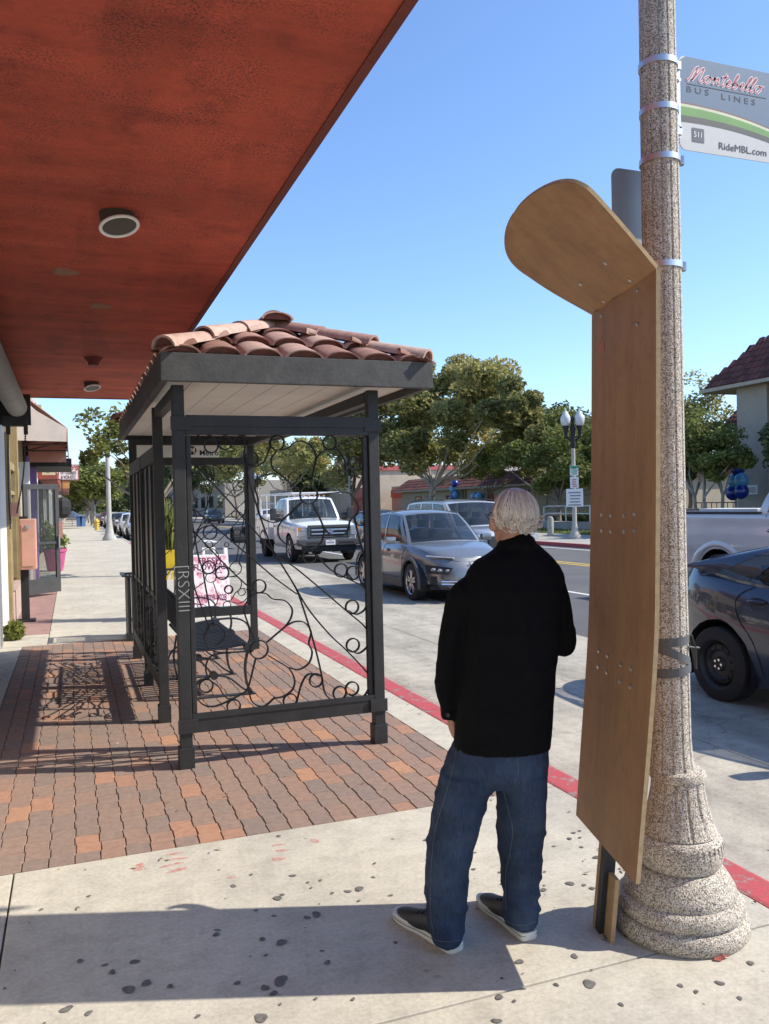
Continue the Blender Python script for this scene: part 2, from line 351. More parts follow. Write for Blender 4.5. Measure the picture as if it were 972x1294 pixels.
def text(name, s, origin, right, up, size, mat, parent, depth=.0008, align='LEFT', shear=0., bold=0., sx=1.):
    cu = bpy.data.curves.new(name, 'FONT'); cu.body = s; cu.size = size; cu.extrude = depth; cu.align_x = align; cu.shear = shear; cu.offset = bold; cu.resolution_u = 3
    tmp = bpy.data.objects.new('tmp', cu); COL.objects.link(tmp); bpy.context.view_layer.update()
    me = bpy.data.meshes.new_from_object(tmp.evaluated_get(bpy.context.evaluated_depsgraph_get())); bpy.data.objects.remove(tmp)
    r = Vector(right).normalized(); u = Vector(up).normalized(); n = r.cross(u); o = Vector(origin)
    off = wloc(parent) if parent else Vector((0, 0, 0))
    for v in me.vertices: v.co = o+r*v.co.x*sx+u*v.co.y+n*v.co.z-off
    me.materials.clear(); me.materials.append(MT[mat] if isinstance(mat, str) else mat)
    ob = bpy.data.objects.new(name, me); COL.objects.link(ob); ob.parent = parent; return ob
def remesh(ob, vox, smooth=6, disp=None):
    m = ob.modifiers.new('r', 'REMESH'); m.mode = 'VOXEL'; m.voxel_size = vox
    if smooth: s = ob.modifiers.new('s', 'SMOOTH'); s.iterations = smooth; s.factor = .5
    dg = bpy.context.evaluated_depsgraph_get(); me = bpy.data.meshes.new_from_object(ob.evaluated_get(dg))
    ob.modifiers.clear(); mats = list(ob.data.materials); ob.data = me
    me.polygons.foreach_set('use_smooth', [True]*len(me.polygons))
    return me
# ================================================================== GROUND
g = MB(); g.box((-400, -60, -.6), (900, 1500, -.17)); struct('ground', g, pmat('dusty_ground', (.22, .19, .15), .95, scale=.5), 'open ground reaching the horizon', 'ground')
g = MB(); g.box((2.6, -40, -.165), (17.2, 500, -.13)); struct('road', g, 'asphalt', 'dark asphalt street with several lanes', 'road')
g = MB()
for y0, y1 in ((-12, -6), (-6, -1.6), (-1.6, 2.35), (2.35, 6.9), (6.9, 11.6), (11.6, 16.2), (16.2, 20.8), (20.8, 25.4)):
    for x0, x1 in ((2.74, 4.15), (4.158, 6.02)): g.box((x0, y0+.004, -.16), (x1, y1-.004, -.122), bev=.004)
struct('bus_pad', g, 'pad', 'pale concrete slabs of the kerb lane', 'road')
g = MB()
g.box((8.70, -30, -.13), (8.80, 24, -.126))
for k in range(20): g.box((8.70, 27+k*9, -.13), (8.80, 30+k*9, -.126))
g.box((16.2, -30, -.13), (16.32, 200, -.126))
for k in range(8): g.box((2.9+k*1.7, 42, -.13), (3.5+k*1.7, 45, -.126))
struct('white_road_line', g, pmat('white_road_paint', (.72, .72, .70), .7, var=.2, scale=8), 'white painted lane lines on the asphalt', 'road marking')
g = MB(); g.box((12.42, -30, -.13), (12.54, 200, -.126)); g.box((12.72, -30, -.13), (12.84, 200, -.126))
struct('yellow_road_line', g, pmat('yellow_road_paint', (.65, .45, .06), .7, var=.2, scale=8), 'double yellow centre line', 'road marking')
# near sidewalk slabs
g = MB(); g.box((-30, -20, -.5), (2.52, 400, -.010)); struct('slab_bed', g, pmat('joint_dirt', (.13, .11, .09), .95), 'dark joints between the sidewalk slabs', 'ground')
g = MB()
def slab(x0, y0, x1, y1): g.box((x0+.004, y0+.004, -.12), (x1-.004, y1-.004, 0), bev=.006)
for x0, x1 in ((-4, -2), (-2, -.282), (-.282, 2.52)):
    for y0, y1 in ((-6, -2), (-2, .6), (.6, 2.45)): slab(x0, y0, x1, y1)
slab(-4, 2.45, -2, 4.1); slab(-2, 2.45, -.282, 4.1); slab(-.282, 2.45, 2.52, 4.1)
for y0, y1 in ((4.1, 7.6), (7.6, 10.92)): slab(-2, y0, -.59, y1); slab(2.25, y0, 2.52, y1)
yy = [10.92, 11.9, 14.1, 16.2, 18.3]+[18.3+2.1*k for k in range(1, 60)]
for a, b in zip(yy, yy[1:]):
    slab(-.31, a, 2.52, b)
    if not 11.5 < a < 19: slab(-3, a, -.31, b)
struct('sidewalk', g, 'walk', 'pale concrete sidewalk with gum spots', 'sidewalk')
g = MB()
for a, b in ((11.9, 14.1), (14.1, 16.2), (16.2, 18.3), (18.3, 20.4)): slab(-3, a, -.31, b)
struct('pink_paving', g, 'pink', 'faded pink strip along the shop fronts', 'sidewalk')
g = MB()
for k in range(-4, 14): g.box((2.52, k*3+.003, -.16), (2.70, k*3+2.997, .002), bev=.02)
struct('red_kerb', g, 'redkerb', 'worn red painted kerb', 'kerb')
g = MB(); g.box((2.52, 42, -.16), (2.70, 400, .002), bev=.02); struct('kerb', g, 'kerbc', 'bare concrete kerb further along', 'kerb')
# interlocking pavers: zigzag sided bricks in columns that run with the street
g = MB(); cw, bl = .1135, .2262
def zig(x, y):      # joint line between columns jogs sideways along its length
    p = (y % bl)/bl; o = .009*(1 if p < .5 else -1); return x+o
nc = int(2.84/cw)
for c in range(nc+1):
    x0 = -.59+c*cw; sh = (c % 2)*bl/2
    y = 4.1-sh
    while y < 10.92:
        ya, yb = max(y, 4.1), min(y+bl, 10.92); x1 = min(x0+cw, 2.25)
        if yb-ya > .02 and x1-x0 > .02:
            gp = .0016; ym = y+bl/2
            sg_ = .0032*(1 if c % 2 == 0 else -1)
            ya_s = -sg_ if ya < ym else sg_; full = ya < ym-.02 and yb > ym+.02
            L = [(x0+gp-sg_, ya+gp), (x0+gp-sg_, ym-.010), (x0+gp+sg_, ym+.010), (x0+gp+sg_, yb-gp)] if full else [(x0+gp+(sg_ if (ya+yb)/2 > ym else -sg_), ya+gp), (x0+gp+(sg_ if (ya+yb)/2 > ym else -sg_), yb-gp)]
            Rr = [(px_+x1-x0-2*gp, py_) for px_, py_ in reversed(L)]
            poly = L+Rr; poly = [(max(px, -.588), py) for px, py in poly]
            cx_, cy_ = sum(p[0] for p in poly)/len(poly), sum(p[1] for p in poly)/len(poly)
            dz = random.uniform(-.0015, .0015); tx, ty = random.uniform(-.01, .01), random.uniform(-.01, .01)
            t = random.random(); t = t*.75 if random.random() < .86 else .75+.25*t
            n = len(poly); vs = []
            for ins, z in ((0, -.05), (0, -.004), (.004, .001)):
                for px, py in poly:
                    dx, dy = cx_-px, cy_-py; l = math.hypot(dx, dy)
                    vs.append((px+dx/l*ins, py+dy/l*ins, z+(dz+(px-cx_)*tx+(py-cy_)*ty if z > -.05 else 0)))
            fs = [tuple(range(2*n, 3*n))]+[(i+k*n, (i+1) % n+k*n, (i+1) % n+(k+1)*n, i+(k+1)*n) for k in (0, 1) for i in range(n)]
            g.add(vs, fs, t)
        y += bl
struct('brick_paving', g, 'brick', 'red and brown interlocking clay pavers', 'paving')
# faint red spray marks on the concrete
g = MB()
def blob(c, rx, ry, a=0, n=14):
    vs = [];
    for j in range(n):
        q = 2*math.pi*j/n; r = 1+.14*math.sin(2*q+rx*900)+.10*math.sin(3*q+ry*700)+random.uniform(-.04, .04); x, y = rx*r*math.cos(q), ry*r*math.sin(q)
        vs.append((c.x+x*math.cos(a)-y*math.sin(a), c.y+x*math.sin(a)+y*math.cos(a), .0022+.000008*len(g.f)))
    g.add(vs, [tuple(range(n))])
for u, v, rx, ry in ((176, 1096, .022, .05), (222, 1079, .045, .012), (222, 1086, .05, .012), (218, 1093, .05, .014), (224, 1100, .055, .014), (352, 1086, .03, .02), (357, 1075, .04, .012), (352, 1068, .03, .012), (398, 1063, .018, .03), (292, 1109, .02, .01)):
    blob(gz(u, v), rx, ry, random.uniform(-.2, .2))
mm, t, b = mk('faded_red_spray'); b.inputs['Base Color'].default_value = (.62, .16, .15, 1); b.inputs['Roughness'].default_value = .9
t.links.new(ramp(t, noise(t, 45, 5, .8), [(.38, (0, 0, 0)), (.66, (.75, .75, .75))]), b.inputs['Alpha'])
struct('spray_mark', g, mm, 'faded red spray paint marks on the concrete', 'ground marking')
# gum and oil spots close to the camera
g = MB()
for u, v, r in [(400,1156,.045),(388,1160,.03),(346,1158,.02),(370,1107,.03),(295,1120,.03),(405,1113,.02),(440,1127,.03),(357,1131,.022),(420,1129,.02),(500,1192,.02),(407,1202,.016),(170,1216,.035),(133,1220,.022),(142,1229,.03),(185,1243,.04),(215,1247,.026),(355,1240,.06),(414,1217,.028),(300,1243,.026),(335,1249,.036),(84,1276,.042),(112,1281,.028),(330,1287,.05),(163,1251,.05),(585,1105,.02),(538,1062,.026),(494,1132,.02),(560,1089,.02),(472,1109,.018),(628,1291,.03),(745,1244,.05),(770,1078,.022),(738,1119,.022),(860,1246,.022),(910,1243,.03),(880,1254,.02),(703,1245,.02),(726,1209,.03),(52,1150,.02),(250,1285,.02),(600,1078,.016),(700,1070,.018),(725,1053,.025),(735,1071,.022),(640,1100,.02),(785,1270,.02),(935,1262,.02)]:
    if u < 20: continue
    p = gz(u, v)
    blob(p, r*.50, r*.40, random.uniform(0, 3), 20)
for i in range(170):
    blob(Vector((random.uniform(-.3, 2.45), random.uniform(.7, 4.05), 0)), *(2*[abs(random.gauss(0, .008))+.004]), 0, 10)
mm = pmat('old_chewing_gum', (.17, .16, .145), .9, var=.6, scale=45)
struct('gum_stain', g, mm, 'black gum and oil spots trodden into the concrete', 'ground marking')
g = MB()
for i in range(420):
    x = random.choice((random.gauss(2.78, .10), random.gauss(2.3, .3), random.uniform(-.4, 2.4))); y = random.uniform(2.2, 16); z = -.118 if x > 2.74 else .004; a = random.uniform(0, 6.28); l = random.uniform(.006, .022)
    if 2.5 < x < 2.74: continue
    dx, dy = l*math.cos(a), l*math.sin(a); g.add([(x-dx, y-dy, z), (x+dy*.4, y-dx*.4, z+random.uniform(.001, .008)), (x+dx, y+dy, z+random.uniform(0, .01)), (x-dy*.4, y+dx*.4, z+random.uniform(0, .006))], [(0, 1, 2, 3)], random.random())
tag(obj('leaf_litter', g, tintmat('dry_leaf_bits', [(0, (.10, .07, .04)), (.6, (.24, .17, .10)), (1, (.42, .36, .26))], .9, 0)), 'dry leaf bits and crumbs scattered along the kerb and pavers', 'leaf litter', kind='stuff')
p = gz(911, 1213); g = MB(); g.add([(p.x-.03, p.y, .006), (p.x-.01, p.y-.012, .003), (p.x+.012, p.y-.010, .012), (p.x+.034, p.y-.004, .005), (p.x+.012, p.y+.012, .016), (p.x-.012, p.y+.014, .012)], [(0, 1, 5), (1, 2, 4, 5), (2, 3, 4)])
tag(obj('fallen_leaf', g, pmat('red_dry_leaf', (.30, .07, .05), .8), loc=(p.x, p.y, 0)), 'curled red fallen leaf on the concrete below the lamp post base', 'leaf')
# far side of the street
g = MB(); g.box((17.05, -30, -.165), (21.4, 400, .0)); struct('far_sidewalk', g, 'kerbc', 'concrete sidewalk across the street', 'sidewalk')
g = MB(); g.box((16.9, -30, -.165), (17.05, 24, .004)); g.box((16.9, 31.5, -.165), (17.05, 400, .004)); struct('far_kerb', g, 'kerbc', 'plain kerb across the street', 'kerb')
g = MB(); g.box((16.9, 24, -.165), (17.05, 31.5, .006)); struct('far_red_kerb', g, 'redkerb', 'red painted kerb across the street', 'kerb')
g = MB(); g.box((21.4, -10, -.16), (31, 130, .03)); struct('lawn', g, pmat('lawn_turf', (.075, .11, .03), .95, var=.4, scale=2), 'green lawn across the street', 'lawn')
g = MB()
for i in range(9000):
    x, y = random.uniform(21.5, 27), random.uniform(26, 62); h = random.uniform(.05, .12); a = random.uniform(0, 6.28); dx, dy = .05*math.cos(a), .05*math.sin(a)
    g.add([(x-dx, y-dy, .02), (x+dx, y+dy, .02), (x+random.uniform(-.04, .04), y+random.uniform(-.04, .04), h)], [(0, 1, 2)], random.random())
tag(obj('lawn_grass', g, 'leafB'), 'short green grass blades on the lawn across the street', 'grass', kind='stuff')

# ================================================================== RED CANOPY (soffit overhead)
T = thing('shop_canopy', (-2, 4, 3.2), 'large red stucco soffit of a shop canopy overhead', 'canopy')
g = MB(); g.box((-4, -4, 3.2), (1.02, 12.55, 3.26)); obj('soffit', g, 'soffit', T)
g = MB(); g.box((1.02, -4, 3.192), (1.06, 12.6, 3.75)); g.box((-4, 12.55, 3.192), (1.02, 12.6, 3.75)); g.box((-4, -4, 3.70), (1.02, 12.55, 3.75)); obj('fascia', g, 'redtrim', T)
def downlight(u, v, r, label):
    p = gz(u, v, 3.2); t = thing('downlight', (p.x, p.y, 3.2), label, 'light fitting', 'round downlights in the red soffit')
    ax = Vector((.18, -.25, -1)).normalized()
    g = MB(); g.tube([Vector((p.x, p.y, 3.205)), Vector((p.x, p.y, 3.2))+ax*.075], [r*.86, r*.92], 32, cap=False); g.tube([Vector((p.x, p.y, 3.2))+ax*.075, Vector((p.x, p.y, 3.202))], [r*.84, r*.7], 32, cap=True); obj('housing', g, pmat('housing_grey', (.10, .10, .09), .5, .3), t, True)
    c = Vector((p.x, p.y, 3.2))+ax*.075; u_ = ax.cross(Vector((0, 1, 0))).normalized(); v_ = ax.cross(u_)
    g = MB(); pts = [c+u_*math.cos(a)*r*.93+v_*math.sin(a)*r*.93 for a in [2*math.pi*k/40 for k in range(41)]]; g.tube(pts, .009, 8); obj('trim_ring', g, 'white', t, True)
    g = MB(); c2 = c-ax*.04; g.tube([c2, c2-ax*.004], [r*.8, r*.8], 32); obj('lens', g, pmat('lens_grey', (.28, .29, .27), .4, var=.2, scale=20), t)
downlight(147, 270, .105, 'nearest round white-rimmed downlight in the red soffit')
downlight(115, 483, .10, 'farther white-rimmed downlight near the far end of the red soffit')
for u, v, lb in ((82, 343, 'pale round patch plate in the red soffit beyond the near downlight'), (127, 386, 'small grey patch plate in the red soffit halfway to its far end')):
    p = gz(u, v, 3.2); g = MB(); g.lathe([(.0, 3.19), (.075, 3.19), (.085, 3.2)], (p.x, p.y, 0), 20, fn=lambda a, h: 1+.12*math.sin(3*a+1)); tag(obj('cover_plate', g, pmat('patch_plaster', (.33, .17, .12), .9, scale=30), loc=(p.x, p.y, 3.2)), lb, 'cover plate', 'cover plates in the red soffit')
p = gz(118, 452, 3.2); g = MB(); g.lathe([(0, 3.12), (.05, 3.12), (.055, 3.15), (.1, 3.2)], (p.x, p.y, 0), 18); tag(obj('sensor_dome', g, 'redtrim', loc=(p.x, p.y, 3.2), smooth=True), 'small dark red dome fitting under the far soffit', 'ceiling fitting')
# rolled shutter at the shop front
T = thing('roller_shutter', (-.58, 9, 2.93), 'grey rolled-up shutter drum hanging under the canopy', 'roller shutter')
g = MB(); g.tube([(-.62, 3.5, 2.96), (-.62, 11.7, 2.96)], .125, 32); obj('drum', g, pmat('grey_curtain', (.30, .29, .26), .6, var=.2, scale=5), T, True)
g = MB(); g.tube([(-.62, 11.7, 2.96), (-.62, 11.78, 2.96)], .118, 32); obj('end_cap', g, pmat('drum_end', (.42, .38, .3), .6), T, True)
g = MB(); g.box((-.86, 11.8, 2.74), (-.46, 11.86, 3.14), bev=.005); g.box((-.80, 11.74, 2.72), (-.50, 11.86, 2.86), bev=.01)
g.box((-.55, 11.8, 2.62), (-.50, 11.86, 2.76)); g.box((-.76, 11.8, 2.62), (-.71, 11.86, 2.76)); obj('bracket', g, 'plastic', T)
def chain(name, pts):
    c = crom(pts, 40); g = MB(); d = 0
    for i in range(0, len(c)-1):
        m = (c[i]+c[i+1])/2; t = (c[i+1]-c[i]).normalized(); s_ = Vector((1, 0, 0)) if i % 2 else Vector((0, 1, 0)); h = (c[i+1]-c[i]).length*.62
        g.obox(m, (t, s_, t.cross(s_)), (h, .011, .005))
    return obj(name, g, 'plastic', T)
chain('chain', [(-.53, 11.83, 2.64), (-.57, 11.83, 2.1), (-.66, 11.83, 1.6)]); chain('chain', [(-.735, 11.83, 2.64), (-.75, 11.83, 2.0), (-.74, 11.83, 1.4)])

# ================================================================== SHOPS on the left (facade plane X = -.86)
WX = -.86
T = thing('corner_shop', (-4, 8, 0), 'white plastered corner shop with a folded scissor gate under the canopy', 'building')
g = MB(); g.box((-9, -4, 0), (WX-.35, 10.4, 4.2)); g.box((-9, 10.4, 0), (WX, 13.0, 4.2)); obj('wall', g, pmat('white_plaster', (.66, .65, .60), .85, var=.15, scale=3, bmp=.3, bscale=20), T)
g = MB()
for k in range(14):
    for a, b in (((0, 0), (.12, .15)), ((.12, 0), (0, .15))):
        g.tube([(WX+.03, 10.75+a[0], .05+a[1]+k*.15), (WX+.03, 10.75+b[0], .05+b[1]+k*.15)], .006, 5); g.tube([(WX+.03, 10.87+a[0], .05+a[1]+k*.15), (WX+.03, 10.87+b[0], .05+b[1]+k*.15)], .006, 5)
for y in (10.75, 10.87, 10.99): g.tube([(WX+.05, y, .02), (WX+.05, y, 2.2)], .012, 6)
obj('scissor_gate', g, 'steel', T)
T = thing('yellow_shop', (-4, 17, 0), 'shop with mustard window frames and a pale awning', 'building')
MT['mustard'] = pmat('mustard_paint', (.33, .25, .12), .7, var=.3, scale=4)
g = MB(); g.box((-9, 13.0, 0), (WX-.12, 21, 4.6)); obj('wall', g, pmat('tan_plaster', (.36, .29, .17), .85, scale=3), T)
g = MB(); g.box((WX-.1, 13.0, 0), (WX+.06, 21, .45)); obj('base_course', g, pmat('pink_tile_base', (.5, .36, .3), .7, scale=6), T)
for y0, y1 in ((13.3, 15.6), (15.9, 16.9), (18.3, 20.6)):
    g = MB(); g.box((WX-.11, y0, .5), (WX-.09, y1, 2.3)); wn = obj('window', g, 'glass', T)
    g = MB()
    for y in (y0, (y0+y1)/2, y1): g.box((WX-.09, y-.04, .5), (WX-.02, y+.04, 2.4))
    g.box((WX-.09, y0, 2.3), (WX-.025, y1, 2.42)); g.box((WX-.09, y0, 1.9), (WX-.03, y1, 1.96)); obj('window_frame', g, 'mustard', T)
g = MB(); g.box((WX-.1, 12.98, 0), (WX+.05, 13.25, 3.2), bev=.01); obj('pilaster', g, 'mustard', T); g = MB(); g.box((WX-.1, 15.62, 0), (WX+.02, 15.88, 3.2)); obj('pilaster', g, 'mustard', T)
g = MB(); g.box((WX-.1, 17.98, 0), (WX+.1, 18.25, 2.6), bev=.01); obj('pilaster', g, 'white', T)
g = MB(); g.box((WX-.05, 20.7, 0), (WX+.14, 20.95, 2.8), bev=.01); g.box((WX-.02, 19.5, 0), (WX+.05, 19.6, 2.8)); obj('column', g, pmat('purple_paint', (.25, .15, .42), .6), T)
# awning over that shop: white canvas gable end facing the camera, pink inside
T = thing('shop_awning', (-.6, 17.5, 2.5), 'pale canvas shop awning with faded pink lining and black valance', 'awning')
pa = [onY(u, v, 16.8) for u, v in ((7, 556), (7, 478), (46, 519), (84, 541), (84, 558))]
pa[0].x = pa[1].x = WX-.3
g = MB(); g.prism([pa[0], pa[1], pa[2], pa[3], pa[4]], (0, .02, 0)); obj('end_panel', g, pmat('white_canvas', (.66, .58, .52), .8, var=.15, scale=4), T)
xo = pa[3].x; zo = pa[3].z; zi = pa[1].z; zb = pa[4].z
g = MB(); g.add([(WX-.3, 16.82, zi), (xo, 16.82, zo), (xo, 23.2, zo), (WX-.3, 23.2, zi), (WX-.3, 16.82, zi+.02), (xo, 16.82, zo+.02), (xo, 23.2, zo+.02), (WX-.3, 23.2, zi+.02)], [(0, 1, 2, 3), (7, 6, 5, 4), (0, 4, 5, 1), (2, 6, 7, 3)])
g.add([(xo, 16.82, zo), (xo, 16.82, zb), (xo, 23.2, zb), (xo, 23.2, zo), (xo+.02, 16.82, zo), (xo+.02, 16.82, zb), (xo+.02, 23.2, zb), (xo+.02, 23.2, zo)], [(0, 1, 2, 3), (7, 6, 5, 4), (0, 4, 5, 1), (2, 1, 5, 6)])
MT['pinkcanvas'] = pmat('faded_pink_canvas', (.50, .24, .19), .85, var=.2, scale=3); obj('canvas', g, MT['pinkcanvas'], T)
fa = onY(33, 556, 20.2); fb = onY(84, 584, 20.2); g = MB(); g.box((WX, 20.2, fb.z), (fb.x, 20.22, fa.z)); obj('inner_panel', g, MT['pinkcanvas'], T)
g = MB(); g.box((WX-.2, 20.3, 2.62), (xo+.08, 23.4, 2.80)); obj('valance', g, 'dark', T)
g = MB()
MT['awnfr'] = pmat('awning_frame', (.1, .05, .05), .6)
for y in (17.6, 19.4, 21.4): g = MB(); g.tube([(WX, y, zb), (xo, y, zb)], .02, 6); g.tube([(WX, y, zb), (xo, y, zo-.03)], .02, 6); obj('frame_tube', g, 'awnfr', T)
def awn(x0, y0, y1, z0, z1, xo, mat, label, th=.5):
    g = MB(); g.prism([(x0, y0, z1), (xo, y0, z0+th*.4), (xo, y0, z0), (x0, y0, z0)], (0, y1-y0, 0)); return tag(obj('shop_awning', g, mat, loc=(xo, y0, z0)), label, 'awning', 'awnings along the shops')
# upright sign high on the wall behind the awning
g = MB(); q = [onY(u, v, 25) for u, v in ((36, 500), (46.5, 500), (46.5, 520), (36, 520))]
g.prism([q[0], q[1], q[1]-Vector((0, 0, 1.2)), q[0]-Vector((0, 0, 1.2))], (0, .15, 0)); T = thing('shop_sign', q[1], 'tall pale blade sign with red lettering showing above the white awning', 'sign')
obj('sign_panel', g, 'white', T)
p = q[0]; text('lettering', 'SA', (p.x+.03, 24.98, p.z-.42), (1, 0, 0), (0, 0, 1), .33, pmat('red_letter', (.5, .08, .08), .6), T, .004, sx=.55)
# more shops beyond
shops = [(21, 30, 4.2, (.42, .36, .28)), (30, 42, 5.0, (.5, .42, .32)), (42, 60, 4.2, (.45, .4, .36)), (60, 84, 5.2, (.5, .46, .4)), (84, 130, 4.4, (.42, .36, .3)), (130, 200, 6, (.45, .4, .35))]
names = ['low tan shop with a dark red awning and cream posters', 'cream shop with tall display windows behind the flower pot', 'grey brown shop beyond the black hanging sign', 'pale two storey shop farther down the sidewalk', 'brown shop row near the white umbrella', 'far end shop block at the end of the left sidewalk']
for i, ((y0, y1, h, c), lb) in enumerate(zip(shops, names)):
    T = thing('shop_building', (-4, y0, 0), lb, 'building'); xo_ = WX-.02-.02*i
    g = MB(); g.box((-9, y0+.01, 0), (xo_, y1-.01, h)); g.box((-9, y0+.01, h), (xo_+.06, y1-.01, h+.15)); obj('wall', g, pmat('shop_wall', c, .85, scale=2), T)
    n = max(2, int((y1-y0)/3.2))
    for k in range(n):
        a = y0+(k+.15)*(y1-y0)/n; b = y0+(k+.8)*(y1-y0)/n
        g = MB(); g.box((xo_, a, .5), (xo_+.02, b, 2.4)); wn = obj('window', g, 'glass', T)
        g = MB(); g.box((xo_+.02, a-.06, .4), (xo_+.05, a+.04, 2.5)); g.box((xo_+.02, b-.04, .4), (xo_+.05, b+.06, 2.5)); g.box((xo_+.02, a+.04, 2.4), (xo_+.05, b-.04, 2.5)); g.box((xo_+.02, a+.04, .4), (xo_+.05, b-.04, .5)); obj('frame', g, 'dark' if k % 2 else 'white', wn)
awn(-.9, 26, 34, 2.5, 3.4, -.35, pmat('dark_red_awning', (.30, .07, .05), .8), 'dark red awning behind the stereo repair sign')
awn(-.98, 46, 56, 2.6, 3.5, -.1, pmat('brown_awning', (.2, .08, .06), .8), 'small brown awning farther down the shops')
# hanging repair sign
def kiko():
    y = 33.; a = onY(72.5, 587, y); b = onY(99.5, 586, y); c = onY(99.5, 607, y)
    T = thing('shop_sign', ((a.x+b.x)/2, y, c.z), 'white boxed projecting sign for TV and stereo repair', 'sign')
    g = MB(); g.box((a.x, y, c.z), (b.x, y+.25, a.z)); obj('sign_box', g, pmat('red_sign_frame', (.30, .12, .09), .6), T)
    g = MB(); g.box((a.x+.04, y-.012, c.z+.04), (b.x-.04, y, a.z-.04)); obj('sign_face', g, 'white', T)
    W = b.x-a.x; H = a.z-c.z; red = pmat('sign_red', (.45, .06, .05), .6); dk = pmat('sign_brown', (.12, .07, .05), .6)
    text('lettering', "KIKO'S", (a.x+W/2, y-.014, c.z+H*.64), (1, 0, 0), (0, 0, 1), H*.38, red, T, .004, 'CENTER', bold=.008)
    text('lettering', "TV \u2022 STEREO", (a.x+W/2, y-.014, c.z+H*.38), (1, 0, 0), (0, 0, 1), H*.27, dk, T, .004, 'CENTER', sx=.62, bold=.004)
    text('lettering', "& VCR-ETC", (a.x+W/2, y-.014, c.z+H*.12), (1, 0, 0), (0, 0, 1), H*.27, dk, T, .004, 'CENTER', sx=.65, bold=.004)
    d = onY(76, 608, y); e = onY(88, 617, y)
    g = MB(); g.box((d.x, y+.03, e.z), (e.x, y+.2, d.z)); o = obj('lower_panel', g, pmat('orange_sign', (.55, .28, .1), .6, var=.4, scale=6), T)
    g = MB(); g.box((WX-.1, y+.1, a.z-.1), (a.x, y+.15, a.z-.05)); obj('bracket', g, 'dark', T)
kiko()
T = thing('wall_sign', (-.6, 20.5, 2.4), 'small yellow and white shop sign under the black valance', 'sign'); g = MB(); a = onY(53, 589, 24.6); b = onY(70, 600, 24.6); g.box((a.x, 24.6, b.z), (b.x, 24.65, a.z)); obj('sign_face', g, pmat('cream', (.7, .62, .4), .6), T)
g = MB(); g.box((a.x+.12, 24.592, b.z+.07), (a.x+.2, 24.6, b.z+.12)); obj('mark', g, 'dark', T)
p = onY(79, 641, 26); g = MB(); g.lathe([(0, -.33), (.13, -.30), (.22, -.2), (.24, 0), (.22, .18), (.12, .27), (0, .3)], (p.x, p.y, p.z), 8); g.tube([(p.x, p.y, p.z+.3), (p.x, p.y, p.z+.8)], .015, 5); g.tube([(p.x, p.y, p.z+.8), (WX, p.y, p.z+.8)], .015, 5)
tag(obj('hanging_lantern', g, 'dark', loc=p), 'black octagonal lantern hung out over the sidewalk beside the glass door', 'lantern')
# open door
T = thing('shop_door', (WX, 17.4, 0), 'open black framed glass shop door standing out over the sidewalk', 'door')
A = Vector((WX+.02, 17.0, 0)); B = Vector((-.235, 17.55, 0)); ux = (B-A).normalized(); dn = Vector((-ux.y, ux.x, 0))
zt = onY(78, 612, 17.5).z; L = (B-A).length
g = MB()
for u0, u1, z0, z1 in ((0, .09, .05, zt), (L-.09, L, .05, zt), (.09, L-.09, zt-.10, zt), (.09, L-.09, .05, .33), (.09, L-.09, .98, 1.03)):
    g.obox(A+ux*(u0+u1)/2+Vector((0, 0, (z0+z1)/2)), (ux, dn, (0, 0, 1)), ((u1-u0)/2, .022, (z1-z0)/2), bev=.004)
obj('door_frame', g, pmat('dark_bronze', (.06, .06, .06), .4), T)
g = MB(); g.obox(A+ux*L/2+Vector((0, 0, (.33+zt-.1)/2)), (ux, dn, (0, 0, 1)), (L/2-.09, .004, (zt-.43)/2)); obj('glass_pane', g, 'glassclear', T)
g = MB(); q = A+ux*(L-.05); g.obox(q+Vector((0, 0, 1.02))-dn*.05, (ux, dn, (0, 0, 1)), (.015, .02, .12), bev=.004); obj('handle', g, 'steel', T)
g = MB(); g.obox(A+ux*(L+.02)+Vector((0, 0, 1.25)), (ux, dn, (0, 0, 1)), (.05, .03, .16), bev=.004); tag(obj('notice_holder', g, pmat('notice_brown', (.25, .12, .09), .7), T), None)
# letterbox on post
T = thing('letterbox', (-.66, 13.35, 0), 'salmon pink letterbox on a black post beside the shop door', 'letterbox')
MT['salmon'] = pmat('salmon_paint', (.62, .33, .25), .6, var=.15, scale=5)
g = MB(); g.box((-.80, 13.3, 0), (-.53, 13.56, .03), bev=.004); obj('base_plate', g, 'dark', T)
g = MB(); g.box((-.72, 13.38, .03), (-.61, 13.50, 1.55), bev=.004); obj('post', g, 'dark', T)
g = MB(); a = onY(24, 656, 13.3); b = onY(47, 719, 13.3); g.box((a.x, 13.22, b.z), (b.x, 13.46, a.z), bev=.02); bx = obj('box', g, 'salmon', T)
g = MB(); g.box((a.x+.03, 13.208, b.z+.05), (b.x-.03, 13.216, a.z-.08), bev=.003); obj('door_panel', g, 'salmon', bx)
g = MB(); g.box((a.x+.09, 13.19, a.z-.14), (a.x+.14, 13.207, a.z-.09)); obj('lock', g, 'steel', bx)
g = MB(); g.box((WX, 13.0, 1.55), (WX+.16, 13.15, 1.75), bev=.01); tag(obj('wall_box', g, 'salmon', loc=(WX, 13, 1.6)), 'small pink utility box fixed to the shop wall', 'utility box')
